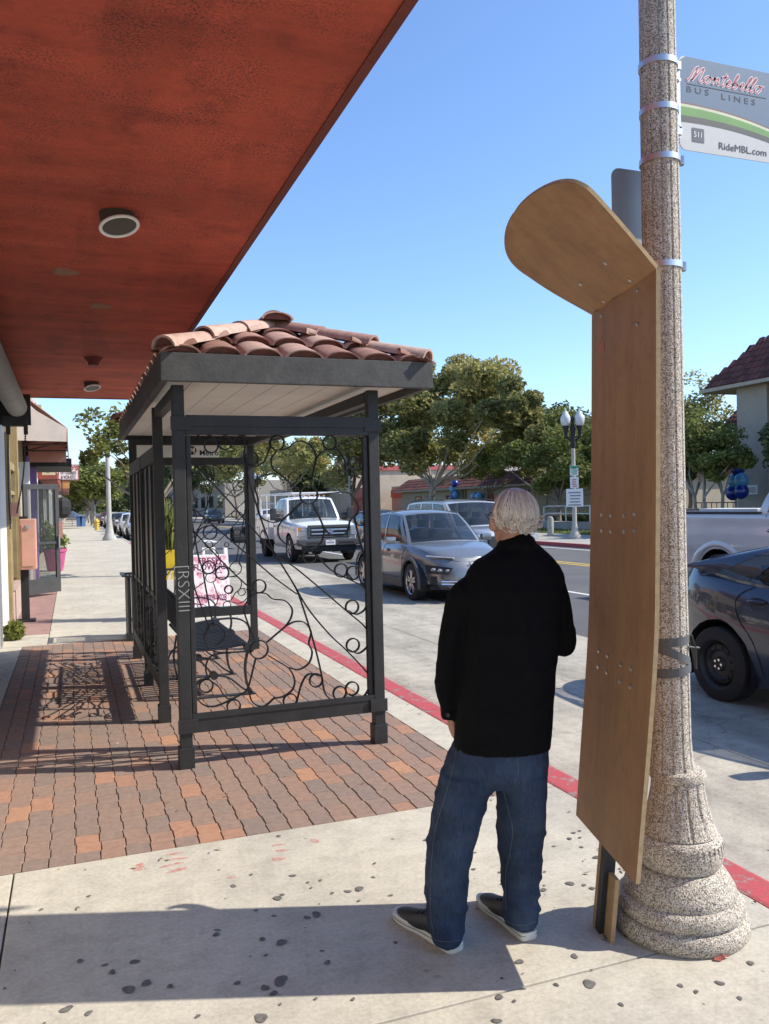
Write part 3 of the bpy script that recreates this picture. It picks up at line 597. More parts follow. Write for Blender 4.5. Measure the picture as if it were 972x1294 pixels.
# flower pot
T = thing('flower_pot', (-.46, 24.3, 0), 'magenta flower pot with leafy plant seen through the open door', 'flower pot')
g = MB(); g.lathe([(.0, .01), (.19, .01), (.21, .06), (.28, .5), (.31, .52), (.31, .6), (.27, .6), (.26, .54), (0, .54)], (-.44, 24.3, 0), 28); obj('pot', g, pmat('magenta_glaze', (.50, .09, .24), .5), T, True)
def leaves(g, c, r, n, s, tr=(0, 1)):
    c = Vector(c)
    for i in range(n):
        d = Vector((random.gauss(0, 1), random.gauss(0, 1), random.gauss(0, 1))).normalized()*random.random()**.4
        p = c+Vector((d.x*r[0], d.y*r[1], d.z*r[2])); a = Vector((random.gauss(0, 1), random.gauss(0, 1), random.gauss(0, .6))).normalized(); b = a.cross(Vector((random.gauss(0, 1), random.gauss(0, 1), random.gauss(0, 1)))).normalized()
        q = s*random.uniform(.6, 1.3); g.add([p-a*q, p+b*q*.45, p+a*q, p-b*q*.45], [(0, 1, 2, 3)], random.uniform(*tr))
g = MB(); leaves(g, (-.44, 24.3, .78), (.38, .38, .28), 420, .07); leaves(g, (-.60, 24.3, 1.1), (.22, .22, .3), 150, .07, (.5, 1)); obj('foliage', g, 'leafB', T)
g = MB(); leaves(g, (-.72, 11.6, .11), (.12, .16, .13), 320, .05, (.3, 1)); tag(obj('weed', g, 'leafB', loc=(-.72, 11.6, 0)), 'tuft of green weeds at the foot of the white wall', 'weed')
# things far down the sidewalk
def utility_pole(): pass
T = thing('street_lamp', (1.86, 46.5, 0), 'slim concrete lamp post on the near sidewalk beyond the shelter', 'street lamp')
g = MB(); g.lathe([(.36, 0), (.36, .12), (.24, .3), (.17, .7), (.13, .9), (.11, 4.3), (.1, 4.35)], (1.86, 46.5, 0), 20); obj('pole', g, pmat('grey_concrete_pole', (.42, .41, .38), .8), T, True)
g = MB(); g.lathe([(.1, 4.35), (.16, 4.5), (.1, 4.7), (.2, 4.9), (.16, 5.15), (.03, 5.5)], (1.86, 46.5, 0), 12); obj('lantern', g, 'dark', T, True)
T = thing('fire_hydrant', (1.86, 70, 0), 'yellow fire hydrant at the kerb far down the sidewalk', 'hydrant')
MT['hyd'] = pmat('yellow_paint', (.62, .45, .05), .5)
g = MB(); g.lathe([(.2, 0), (.2, .06), (.14, .07), (.14, .65), (.19, .67), (.19, .72), (.14, .82), (.05, .9), (.05, .95)], (1.86, 70, 0), 16); obj('barrel', g, 'hyd', T, True)
for s_ in (-1, 1): g = MB(); g.tube([(1.86, 70, .5), (1.86+.24*s_, 70, .5)], .07, 10); obj('outlet_cap', g, 'hyd', T, True)
T = thing('patio_umbrella', (-.2, 95, 0), 'open white umbrella far down the sidewalk', 'umbrella')
p = onY(91, 650, 95); g = MB(); g.lathe([(1.05, -.35), (.8, -.1), (.4, .2), (0, .38)], (p.x, 95, p.z), 10); obj('canopy', g, 'white', T, True)
g = MB(); g.tube([(p.x, 95, 0), (p.x, 95, p.z+.3)], .03, 6); obj('pole', g, 'white', T)
for u, lb, c in ((100, 'blue bin nearer the shops at the far end of the sidewalk', (.06, .14, .34)), (105, 'lighter blue bin nearer the kerb at the far end of the sidewalk', (.12, .24, .48))):
    p = onY(u, 660, 88); T = thing('bin', (p.x, 88, 0), lb, 'bin', 'blue bins at the far end of the sidewalk')
    g = MB(); g.prism([(p.x-.22, 87.8, 0), (p.x+.22, 87.8, 0), (p.x+.27, 87.8, .95), (p.x-.27, 87.8, .95)], (0, .5, 0)); obj('body', g, pmat('blue_bin', c, .6), T)
    g = MB(); g.box((p.x-.3, 87.75, .95), (p.x+.3, 88.35, 1.03), bev=.02); obj('lid', g, pmat('blue_lid', tuple(x*.8 for x in c), .6), T)
# ================================================================== BUS SHELTER
SX0, SX1, SY0, SY1 = .635, 1.915, 5.335, 9.45
T = thing('bus_shelter', (1.28, 7.4, 0), 'dark grey steel bus shelter with a clay tiled hip roof on the brick paving', 'bus shelter')
def post(x, y, w_, ztop, foot=True):
    g = MB(); g.box((x-w_/2, y-w_/2, 0), (x+w_/2, y+w_/2, ztop), bev=.006); o = obj('post', g, 'postgrey', T)
    if foot: g = MB(); g.box((x-w_/2-.010, y-w_/2-.010, 0), (x+w_/2+.010, y+w_/2+.010, .13), bev=.004); obj('post_foot', g, 'postgrey', o)
    return o
PW = .074
post(SX0, SY0, PW, 2.38); post(SX1, SY0, PW, 2.38); post(SX0-.01, 6.55, .072, 2.38); post(SX0, SY1, PW, 2.38); post(SX1, SY1, PW, 2.38); post(SX0-.01, 7.95, .06, 2.0)
RX0, RX1, RY0, RY1, RZ0, RZ1 = .515, 2.27, 5.10, 9.62, 2.375, 2.545
for a, b in (((RX0, RY0, RZ0), (RX1, RY0+.045, RZ1)), ((RX0, RY1-.045, RZ0), (RX1, RY1, RZ1)), ((RX0, RY0+.046, RZ0), (RX0+.045, RY1-.046, RZ1)), ((RX1-.045, RY0+.046, RZ0), (RX1, RY1-.046, RZ1))):
    g = MB(); g.box(a, b, bev=.004); obj('fascia', g, 'fascia', T)
g = MB()
for k in range(9):
    x0 = RX0+.047+k*(RX1-RX0-.094)/9; x1 = RX0+.047+(k+1)*(RX1-RX0-.094)/9; g.box((x0+.003, RY0+.047, 2.425), (x1-.003, RY1-.047, 2.45))
g.box((RX0+.05, RY0+.05, 2.455), (RX1-.05, RY1-.05, 2.46)); obj('ceiling', g, 'ceil', T)
def beam(a, b, n='beam', m='postgrey'): g = MB(); g.box(a, b, bev=.004); return obj(n, g, m, T)
xi0, xi1 = SX0+PW/2+.001, SX1-PW/2-.001
beam((xi0, SY0-.04, 2.075), (xi1, SY0+.035, 2.185)); beam((xi0, SY0-.048, 2.125), (xi1, SY0-.042, 2.195))
beam((xi0, SY0-.03, .215), (xi1, SY0+.03, .325), 'rail'); beam((xi0, SY0-.036, .300), (xi1, SY0-.031, .335), 'rail')
beam((SX1-.04, SY0+PW/2+.001, 2.30), (SX1+.03, SY1-PW/2-.001, 2.374)); beam((SX0-.035, SY0+PW/2+.001, 2.30), (SX0+.03, 6.505, 2.374))
beam((xi0, SY1-.03, 2.31), (xi1, SY1+.03, 2.374)); beam((xi0, SY1-.035, 2.09), (xi1, SY1+.03, 2.17))
beam((xi0, SY1-.035, .40), (xi1, SY1+.03, .50), 'rail')
for x in (xi0+.004, xi1-.034): beam((x, SY0-.02, .33), (x+.03, SY0+.02, 2.07), 'stile')
for x in (xi0+.004, xi1-.034): beam((x, SY1-.02, .505), (x+.03, SY1+.02, 2.085), 'stile')
# little brackets on the posts
for x in (SX0+.01, SX1-.01):
    for z in (.22, 2.10): g = MB(); g.box((x-.06, SY0-PW/2-.012, z), (x+.06, SY0-PW/2-.001, z+.085), bev=.003); obj('bracket', g, 'postgrey', T)
# left side: rails, dark boards above, scrollwork below
for y0, y1 in ((6.60, 7.915), (7.985, 9.40)):
    beam((SX0-.035, y0, .225), (SX0+.03, y1, .325), 'rail'); beam((SX0-.035, y0, 1.98), (SX0+.03, y1, 2.10), 'rail'); beam((SX0-.02, y0, .885), (SX0+.018, y1, .925), 'rail')
    g = MB(); g.box((SX0-.012, y0+.03, .93), (SX0+.008, y1-.03, 1.975)); obj('dark_board', g, 'black', T)
    for k in range(4):
        y = y0+.01+k*(y1-y0-.04)/3; g = MB(); g.box((SX0-.028, y, .33), (SX0+.026, y+.018, 1.975)); obj('stile', g, 'black', T)
# scrollwork traced once on the near face (metres on that plane)
def q(u, v): p = onY(u, v, SY0); return (p.x, p.z)
circ = [(266.9,563.6,8.5),(284.2,559.5,8.5),(317.6,579.6,8.3),(265.5,672.8,8.6),(416.5,559.5,8.3),(390.3,625.5,11),(391,702.7,8.3),(448,584.5,7.5),(455.7,656,7.6),(350,559.5,9),(431,720.8,8),(280.8,724,8.2),(264,717,8),(327.8,740.9,8.1),(327.4,820.8,11.3),(260.6,866.7,8.4),(295.4,892.5,8.3),(445,767,8),(446,815.3,8),(399.4,859.8,8),(429.3,875.8,8),(445,870.2,8),(366.7,885.5,8.4),(446,724,8),(289,745,5)]
curves = [
 [(244,555),(251,550),(258,548.5),(269,552.5),(277,561)], [(293,561),(300,552),(310,550)],
 [(244.6,584.5),(285.6,629),(310.7,658),(350,702),(376.4,720),(439,772.8),(461,792),(466.8,806),(464,817),(453,825.6),(441,821)],
 [(310,552),(310,586),(326,644),(344,693),(360,720),(371,738),(378,753),(390,789.5),(398.7,820),(405.6,849),(409.8,873),(415.4,882),(422,885.5),(431,884)],
 [(371,738),(390,770),(416.8,802),(439,823),(465.4,852),(468,864.6),(461,878.6),(453,883),(442,877)],
 [(241,637),(248,645.7),(274.5,668),(299.5,689.5),(334,719),(350,732.5),(375,750.6)],
 [(242,668),(262,690),(291,720),(320,747)], [(242,655),(250,700),(256,720),(261,748),(269,787),(272,790)], [(243,688),(244.6,736),(255,768),(263,792),(259,803)],
 [(321.8,809),(309.3,775.6),(310.7,763),(321.8,750.6),(335.7,750),(344.7,756.9),(359.7,759),(368.8,768.7),(368,780),(361,791),(350,800.7),(337,811.8)],
 [(361,791),(364,789.5),(373.6,785.4),(384.8,786.8),(393,798),(390.3,813),(394.5,824),(390.3,838),(377.8,846),(366,844)],
 [(339,828.5),(350,835),(365.3,845),(372.3,859),(369.5,871.6),(358,880),(348,882)],
 [(323,832.7),(313.5,868.8),(305,877),(291,883.4),(283,878.6),(276,867.4),(264.8,859),(260,845),(264.8,831),(278.7,825.7),(313.5,823),(317,822)],
 [(314,870),(319,887),(333,892.5),(348,881)], [(243,880),(249.5,884),(258,891),(271.7,892.5),(291,885)], [(244,874),(248,864),(254,859),(262,858.5)],
 [(257.8,803.4),(263.4,792),(271.7,788),(284,799),(281.5,809),(271.7,816)], [(258,803),(258.5,809),(262,817.4),(273,823.6),(290,825)],
 [(375,887),(380.6,866),(387.6,853.5),(397,851.4),(405.6,855)],
 [(312,587),(323,589.4),(334,583),(340,568),(342.7,555),(350,551)],
 [(352,568.5),(364,566.4),(371,560),(380.6,557.4),(393,563.6),(399.4,577.6),(396,595.6),(392.4,615)],
 [(399.5,580),(405.6,572),(416.8,567.5),(428,570),(434.8,580),(437.6,587),(447,595.6),(448.7,606.8),(443,618)], [(421.6,566.4),(440,558),(462,552)],
 [(350,569),(343,580),(345,592),(356,601),(379,620.7)],
 [(382,634.6),(364,651),(350,659.6),(337,658),(327,648.5),(326,630),(322.5,618),(324.6,608),(333,600.5),(350,599)],
 [(395,636),(408.4,665),(408.4,679),(402.8,688.8),(391.7,693.7),(384.8,691.6),(376.4,687.4),(365.3,688.8),(354,680.5),(351.4,669.3),(355.6,659.6),(379,636)],
 [(401,625),(436,622),(447,629),(453,640),(451.5,648.5),(446,654),(441.8,659.6),(440.4,669.4),(430.7,677.7),(416.8,675),(408.4,665)],
 [(448,654),(453,676.3),(461,704),(467,722),(466,745)], [(396,695.8),(418,720),(447.4,735),(460,742),(465.4,754.8),(461,770),(450,776.3),(440.4,771.5)],
 [(462,552),(466,575),(464,590),(455,592)], [(439,724),(446,733)], [(243,600),(250,588),(262,590),(268,602),(262,614),(252,612)], [(242,700),(250,672),(262,664)]]
P2 = [crom([(*q(u, v), 0) for u, v in c], 6) for c in curves]
for u, v, r in circ:
    a, b = q(u, v), q(u+r, v); rr = math.hypot(b[0]-a[0], b[1]-a[1]); P2.append([Vector((a[0]+rr*math.cos(t*math.pi/14), a[1]+rr*math.sin(t*math.pi/14), 0)) for t in range(29)])
def scrolls(fn, nrm, wid=.024, th=.0075, name='scroll_panel', mat='blacksat'):
    g = MB()
    for c in P2: flatbar(g, [fn(p.x, p.y) for p in c], nrm, wid, th)
    return obj(name, g, mat, T)
scrolls(lambda x, z: Vector((x, SY0, z)), (0, 1, 0))
scrolls(lambda x, z: Vector((SX0+SX1-x, SY1, .5+(z-.33)*.91)), (0, 1, 0))
for y0, y1, fl in ((6.63, 7.90, 1), (8.0, 9.38, 0)):
    scrolls(lambda x, z: Vector((SX0, (y0+(x-SX0)*(y1-y0)/1.28) if fl else (y1-(x-SX0)*(y1-y0)/1.28), .33+(z-.33)*.32)), (1, 0, 0), .016, .006)
# transit name board under the far eave
p0 = onY(205, 553, SY1-.04); p1 = onY(277, 574.5, SY1-.04)
g = MB(); g.box((xi0+.005, SY1-.05, 2.175), (p1.x, SY1-.04, 2.305)); sb = obj('name_board', g, 'white', T)
mx = onY(242.5, 560, SY1-.04)
g = MB(); g.tube([(mx.x, SY1-.051, 2.25), (mx.x, SY1-.054, 2.25)], .047, 28); obj('round_emblem', g, 'dark', sb)
text('emblem_letter', 'M', (mx.x, SY1-.055, 2.223), (1, 0, 0), (0, 0, 1), .082, 'white', sb, .001, 'CENTER', bold=.004)
text('lettering', 'Metro', (onY(251, 570, SY1).x, SY1-.051, 2.195), (1, 0, 0), (0, 0, 1), .085, 'dark', sb, .001, bold=.001)
# scratched tag on the near post, reading downwards
text('scratched_tag', '[RSXIII', (SX0-.03, SY0-PW/2-.0015, 1.27), (0, 0, -1), (1, 0, 0), .105, pmat('scratched_metal', (.34, .34, .34), .6), T, .0006, bold=-.002)
# clay roof
ZR = 2.875; XM = (RX0+RX1)/2; HW = (RX1-RX0)/2
g = MB(); g.add([(RX0+.02, RY0+.02, RZ1-.02), (RX1-.02, RY0+.02, RZ1-.02), (RX1-.02, RY1-.02, RZ1-.02), (RX0+.02, RY1-.02, RZ1-.02), (XM, RY0+HW, ZR-.07), (XM, RY1-HW, ZR-.07)], [(0, 1, 4), (1, 2, 5, 4), (2, 3, 5), (3, 0, 4, 5), (3, 2, 1, 0)]); obj('roof_deck', g, 'dark', T)
def barrel(g, base, up, nrm, L, r0, r1, t, arch=.40, n=10):   # one curved cover tile, r0 at its lower lip
    side = up.cross(nrm).normalized(); vs = []; th = .016
    for s_, r in ((0, r0), (.5, (r0+r1)/2), (1, r1)):
        c = base+up*(L*s_)+nrm*(.0 if s_ else .0)
        for k, rr in ((0, r), (1, r-th)):
            for j in range(n+1):
                a = math.pi*j/n; vs.append(c+side*math.cos(a)*rr+nrm*(math.sin(a)*rr*arch*1.15))
    m = n+1; fs = []
    for i in (0, 1):
        for j in range(n):
            o = i*2*m; fs += [(o+j, o+j+1, o+2*m+j+1, o+2*m+j), (o+m+j+1, o+m+j, o+3*m+j, o+3*m+j+1)]
    for j in range(n): fs += [(j+1, j, m+j, m+j+1), (4*m+j, 4*m+j+1, 5*m+j+1, 5*m+j)]
    for i in (0, 1): o = i*2*m; fs += [(o, o+2*m, o+3*m, o+m), (o+m-1+m, o+3*m-1+m, o+3*m-1, o+m-1)]
    g.add(vs, fs, t)
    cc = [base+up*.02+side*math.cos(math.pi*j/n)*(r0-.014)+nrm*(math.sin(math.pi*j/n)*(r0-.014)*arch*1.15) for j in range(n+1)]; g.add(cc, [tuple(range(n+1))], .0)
g = MB(); slopes = []
run = HW+.03
for o, al, inw, length, hip in ((Vector((RX0, RY0+.012, RZ1-.02)), Vector((1, 0, 0)), Vector((0, 1, 0)), RX1-RX0, 1), (Vector((RX0, RY1+.03, RZ1)), Vector((1, 0, 0)), Vector((0, -1, 0)), RX1-RX0, 1),
                          (Vector((RX0+.012, RY0, RZ1-.02)), Vector((0, 1, 0)), Vector((1, 0, 0)), RY1-RY0, 0), (Vector((RX1-.012, RY0, RZ1-.02)), Vector((0, 1, 0)), Vector((-1, 0, 0)), RY1-RY0, 0)):
    n = round(length/.25); sp = length/n; up = (inw*HW+Vector((0, 0, ZR-RZ1))).normalized(); nr = Vector((0, 0, 1)); nr = (nr-up*nr.dot(up)).normalized()
    SL = math.hypot(HW, ZR-RZ1); LT = .42; ex = .345
    for i in range(n):
        a = (i+.5)*sp; mlen = min(a, length-a)/HW*SL+.06
        mlen = min(mlen, SL)
        k = 0
        while k*ex < mlen-.04:
            Lk = min(LT, mlen-k*ex+.03)
            if Lk > .06:
                jit = random.uniform(-.007, .007); base = o+al*(a+jit)+up*(k*ex)+nr*(.012+.018*(k > 0))
                u2 = (up+al*random.uniform(-.02, .02)-nr*.03).normalized()
                barrel(g, base, u2, nr, Lk, .126, .104, random.random())
            k += 1
    for i in range(n+1):      # pan tiles between, dark and low
        a = i*sp; mlen = min(max(min(a, length-a)/HW*SL, .1), SL)
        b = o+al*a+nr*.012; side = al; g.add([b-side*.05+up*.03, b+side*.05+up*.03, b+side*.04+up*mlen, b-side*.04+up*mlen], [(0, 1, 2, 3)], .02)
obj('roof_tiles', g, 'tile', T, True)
g = MB(); ap = Vector((XM, RY0+HW, ZR+.015)); aq = Vector((XM, RY1-HW, ZR+.015))
def run_tiles(a, b, r, lift=.03):
    d = (b-a); L = d.length; d.normalize(); n = max(1, int(L/.33)); nr = Vector((0, 0, 1)); nr = (nr-d*nr.dot(d)).normalized()
    for k in range(n): barrel(g, a+d*(k*L/n)+nr*(lift+.012*(k % 2)+random.uniform(0, .012)), (d-nr*.03).normalized(), nr, L/n+.07, r, r*.8, random.uniform(.2, 1), .75)
for c_ in ((RX0+.03, RY0+.03), (RX1-.03, RY0+.03)): run_tiles(Vector((*c_, RZ1-.012)), ap, .088)
for c_ in ((RX0-.02, RY1+.02), (RX1+.02, RY1+.02)): run_tiles(Vector((*c_, RZ1+.02)), aq, .088)
run_tiles(ap-Vector((0, .1, 0)), aq+Vector((0, .1, 0)), .10, .035)
barrel(g, ap+Vector((-.28, -.02, .0)), Vector((1, .25, .06)).normalized(), Vector((0, 0, 1)), .32, .09, .08, .05)
barrel(g, ap+Vector((.0, -.20, .04)), Vector((0, 1, .05)).normalized(), Vector((0, 0, 1)), .36, .115, .10, .8)
obj('ridge_tiles', g, 'tile', T, True)

# ---- bench under the shelter
T = thing('bench', (1.15, 8.0, 0), 'black steel strap bench with curved armrests inside the bus shelter', 'bench')
BY0, BY1 = 7.2, 9.0
g = MB(); gb = MB()
seat = crom([(1.42, 0, .36), (1.425, 0, .40), (1.39, 0, .425), (1.2, 0, .405), (1.0, 0, .40), (.93, 0, .42)], 5); back = crom([(.925, 0, .45), (.89, 0, .52), (.84, 0, .70), (.81, 0, .86), (.785, 0, .885)], 5)
n = int((BY1-BY0)/.078)
for k in range(n):
    y = BY0+.03+k*.078
    flatbar(g, [Vector((p.x, y, p.z)) for p in seat], (0, 1, 0), .044, .008); flatbar(gb, [Vector((p.x, y, p.z)) for p in back], (0, 1, 0), .044, .008)
g.tube([(1.415, BY0, .385), (1.415, BY1, .385)], .014, 8); g.tube([(.94, BY0, .405), (.94, BY1, .405)], .014, 8); gb.tube([(.80, BY0, .875), (.80, BY1, .875)], .014, 8)
obj('seat', g, 'blacksat', T); obj('backrest', gb, 'blacksat', T)
for y in (BY0-.01, (BY0+BY1)/2, BY1+.01):
    g = MB(); f = lambda P: [Vector((p.x, y, p.z)) for p in crom(P, 8)]
    flatbar(g, f([(.88, 0, .63), (1.1, 0, .66), (1.3, 0, .66), (1.40, 0, .60), (1.42, 0, .50), (1.40, 0, .42)]), (0, 1, 0), .04, .014); obj('armrest', g, 'black', T)
    g = MB(); flatbar(g, f([(1.40, 0, .40), (1.37, 0, .25), (1.38, 0, .1), (1.42, 0, .012)]), (0, 1, 0), .04, .018); flatbar(g, f([(.93, 0, .40), (1.05, 0, .25), (1.12, 0, .17)]), (0, 1, 0), .04, .014)
    flatbar(g, f([(.90, 0, .01), (.95, 0, .12), (1.08, 0, .185), (1.22, 0, .16), (1.34, 0, .06), (1.42, 0, .01)]), (0, 1, 0), .04, .014)
    flatbar(g, f([(.90, 0, .42), (.87, 0, .2), (.90, 0, .01)]), (0, 1, 0), .04, .014); g.tube([(1.10, y-.03, .19), (1.10, y+.03, .19)], .035, 14); g.tube([(1.405, y-.03, .40), (1.405, y+.03, .40)], .045, 14); g.box((.88, y-.03, 0), (1.45, y+.03, .012)); obj('leg', g, 'black', T, True)
# slatted bin behind the shelter
T = thing('litter_bin', (.75, 11.0, 0), 'black slatted metal bin frame standing just beyond the shelter', 'litter bin')
g = MB()
for k in range(9):
    a = k/8; g.box((.62+a*.36, 10.72, .03), (.645+a*.36, 10.735, .78)); g.box((.62+a*.36, 11.2, .03), (.645+a*.36, 11.215, .78))
    g.box((.62, 10.74+a*.44, .03), (.632, 10.765+a*.44, .78)); g.box((.993, 10.74+a*.44, .03), (1.005, 10.765+a*.44, .78))
g.box((.61, 10.71, 0), (1.02, 11.22, .03)); obj('slats', g, 'black', T)
g = MB(); g.box((.60, 10.70, .78), (1.03, 10.74, .81)); g.box((.60, 11.19, .78), (1.03, 11.23, .81)); g.box((.56, 10.70, .79), (.60, 11.23, .815)); g.box((.99, 10.74, .78), (1.03, 11.19, .81)); obj('top_frame', g, 'black', T)
# flower stall: yellow crate, striped barrier board, green plants
T = thing('flower_stand', (1.5, 13.0, 0), 'yellow flower bucket with tall green stems behind the shelter', 'flower stand')
p0 = onY(206, 695, 12.6); p1 = onY(221, 717, 12.6)
g = MB(); g.prism([(p0.x-.05, 12.5, p1.z), (p1.x+.06, 12.5, p1.z), (p1.x+.09, 12.5, p0.z), (p0.x-.08, 12.5, p0.z)], (0, .3, 0)); obj('bucket', g, pmat('yellow_plastic', (.75, .52, .02), .5), T)
g = MB(); g.box((p0.x-.02, 12.45, 0), (p0.x+.03, 12.8, p1.z)); g.box((p1.x, 12.45, 0), (p1.x+.05, 12.8, p1.z)); g.box((p0.x-.06, 12.42, p1.z-.03), (p1.x+.08, 12.85, p1.z)); obj('stand', g, 'black', T)
g = MB()
for k in range(6): x = p0.x-.05+k*.06; g.prism([(x, 12.40, p1.z-.16), (x+.03, 12.40, p1.z-.16), (x+.06, 12.40, p1.z-.03), (x+.03, 12.40, p1.z-.03)], (0, .01, 0))
obj('striped_band', g, pmat('yellow_stripe', (.75, .55, .03), .5), T)
g = MB()
for k in range(130):
    x, y = random.uniform(p0.x-.05, p1.x+.08), random.uniform(12.5, 12.8); a = random.uniform(0, 6.28); l = random.uniform(.35, .85); t_ = random.uniform(0, .35)
    top = Vector((x+math.cos(a)*l*t_, y+math.sin(a)*l*t_, p0.z+l)); s_ = Vector((-math.sin(a), math.cos(a), 0))*.014
    m_ = Vector((x+math.cos(a)*l*t_*.4, y+math.sin(a)*l*t_*.4, p0.z+l*.6)); b_ = Vector((x, y, p0.z-.05)); g.add([b_-s_*.4, b_+s_*.4, m_+s_, m_-s_, top], [(0, 1, 2, 3), (3, 2, 4)], random.random())
obj('stems', g, 'leafB', T)
# folding sandwich board
T = thing('sandwich_board', (2.1, 13.7, 0), 'white sandwich board advertising fresh flowers in purple letters', 'sign')
c = [onY(242.5, 764, 13.55), onY(290.5, 764, 13.55)]; xa, xb = c[0].x, c[1].x; W = xb-xa; z0 = .03; z1 = z0+W*1.66; up = Vector((0, .20, 1)).normalized(); fo = Vector((0, -1, .2)).normalized(); bs = Vector((xa, 13.45, z0))
H = (z1-z0); ms, t_, b_ = mk('flower_poster')
tc = N(t_, 'ShaderNodeTexCoord'); nz = noise(t_, 7, 5, .65, tc.outputs['Object']); nz2 = noise(t_, 22, 3, .6, tc.outputs['Object'])
cc = mixc(t_, ramp(t_, nz, [(.5, (0, 0, 0)), (.62, (1, 1, 1))]), (.80, .72, .73), (.66, .30, .36)); cc = mixc(t_, ramp(t_, nz2, [(.62, (0, 0, 0)), (.68, (1, 1, 1))]), cc, (.55, .10, .2)); t_.links.new(cc, b_.inputs['Base Color'])
def leg_panel(sgn, y0):
    u_ = Vector((0, .2*sgn, 1)).normalized(); n_ = Vector((0, -sgn, .2)).normalized(); b = Vector((xa, y0, z0))
    g = MB(); g.obox(b+Vector((W/2, 0, 0))+u_*(H*.42)+n_*.0, ((1, 0, 0), u_, n_), (W/2, H*.42, .012), bev=.004)
    for x, w2 in ((.05, .05), (.5, .15), (.95, .05)):
        if x != .5: g.obox(b+Vector((W*x, 0, 0))+u_*(H*.89), ((1, 0, 0), u_, n_), (w2*W*.9, H*.05, .012))
    g.obox(b+Vector((W*.5, 0, 0))+u_*(H*.945), ((1, 0, 0), u_, n_), (.17*W, .012, .012))
    for x in (.36, .64): g.obox(b+Vector((W*x, 0, 0))+u_*(H*.885), ((1, 0, 0), u_, n_), (.03*W, .05, .012))
    pn = obj('panel', g, 'white', T)
    g = MB(); g.obox(b+Vector((W/2, 0, 0))+u_*(H*.42)+n_*.014, ((1, 0, 0), u_, n_), (W*.46, H*.40, .001)); obj('poster', g, ms, pn)
    return b, u_, n_, pn
leg_panel(-1, 13.45+.2*H*2+.02)
b, u_, n_, pn = leg_panel(1, 13.45)
pur = pmat('purple_letters', (.23, .02, .10), .6)
for s_, vv, sz, sxx in (('FRESH', .70, .125, 1.0), ('FLOWERS', .60, .125, .86), ('fresh bouquets', .535, .05, .8), ('(714)709-0028', .10, .13, .56)):
    if s_ == 'fresh bouquets':
        g = MB()
        for k in range(9): g.obox(b+Vector((W*(.18+.075*k), 0, 0))+u_*(H*.545)+n_*.017, ((1, 0, 0), u_, n_), (.014, .007, .001))
        obj('small_print', g, pur, pn); continue
    text('lettering', s_, b+Vector((W/2, 0, 0))+u_*(H*vv)+n_*.016, (1, 0, 0), u_, sz*1.1, pur, pn, .001, 'CENTER', sx=sxx, bold=.003)

# ================================================================== AGGREGATE LAMP POST (near right)
LX, LY = 2.115, 2.575
T = thing('street_lamp', (LX, LY, 0), 'thick fluted exposed aggregate lamp post with bell base at the kerb', 'street lamp')
fl = lambda a, h: 1-.045*(abs(math.cos(8*a))**.6 < .35 and 1 or 0)
def flute(depth, n=12, ph=.2): return lambda a, h: 1-depth*(1-abs(math.sin(n/2*(a+ph)))**.7)*.9 if True else 1
g = MB(); g.lathe([(.0, 0), (.236, 0), (.245, .012), (.247, .034), (.243, .056), (.231, .068), (.219, .071), (.218, .076), (.229, .084), (.232, .102), (.228, .120), (.214, .134), (.203, .136), (.202, .141), (.205, .150), (.197, .175), (.178, .208), (.160, .232), (.150, .24)], (LX, LY, 0), 72); base = obj('base', g, 'agg', T, True)
g = MB(); g.lathe([(.118, .228), (.134, .234), (.150, .252), (.160, .282), (.162, .315), (.155, .345), (.145, .358), (.136, .362), (.136, .368)], (LX, LY, 0), 96, fn=lambda a, h: 1); obj('bulb', g, 'agg', base, True)
g = MB(); g.lathe([(.140, .366), (.128, .40), (.110, .46), (.098, .52), (.094, .56)], (LX, LY, 0), 192, fn=lambda a, h: 1-.07*max(0, 1-abs(math.sin(7*(a+.1)))/.4)**.8*min(1, (h-.37)/.05+.2)); obj('bell', g, 'agg', base, True)
g = MB(); g.lathe([(.088, .555), (.100, .562), (.104, .578), (.100, .592), (.088, .60)], (LX, LY, 0), 64); obj('collar', g, 'agg', base, True)
g = MB(); g.lathe([(.086, .595), (.078, .63), (.0725, .72), (.0685, 1.4), (.0700, 2.6), (.0655, 3.4), (.060, 5.2)], (LX-.019, LY+.007, 0), 288, fn=lambda a, h: 1-.075*max(0, 1-abs(math.sin(6*(a+.1)))/.42)**.8); obj('shaft', g, 'agg', T, True)
g = MB()
for k in range(3):       # squared key pattern pressed into the bulb
    pass
n = 14
for k in range(n*3):
    a = 2*math.pi*k/(n*3); 
    if k % 3 == 2: zz = [(.29, .34)]
    else: zz = [(.30, .335)]
    for z0_, z1_ in zz:
        c = Vector((LX+.161*math.cos(a), LY+.161*math.sin(a), (z0_+z1_)/2)); rad = Vector((math.cos(a), math.sin(a), 0)); tn = Vector((-rad.y, rad.x, 0)); g.obox(c-rad*.002, (tn, rad, (0, 0, 1)), (.006, .004, (z1_-z0_)/2), bev=.003)
    if k % 3 == 0:
        a2 = a+math.pi/(n*3)*1; c = Vector((LX+.156*math.cos(a2), LY+.156*math.sin(a2), .34)); rad = Vector((math.cos(a2), math.sin(a2), 0)); tn = Vector((-rad.y, rad.x, 0)); g.obox(c, (tn, rad, (0, 0, 1)), (.014, .004, .005), bev=.003)
obj('key_pattern', g, 'agg', base)
g = MB(); g.lathe([(.066, 5.2), (.1, 5.25), (.1, 5.35), (.04, 5.4), (.04, 5.8)], (LX, LY, 0), 20); g.tube([(LX-.5, LY, 5.6), (LX+.5, LY, 5.6)], .03, 8); hd = obj('lamp_head', g, 'dark', T, True)
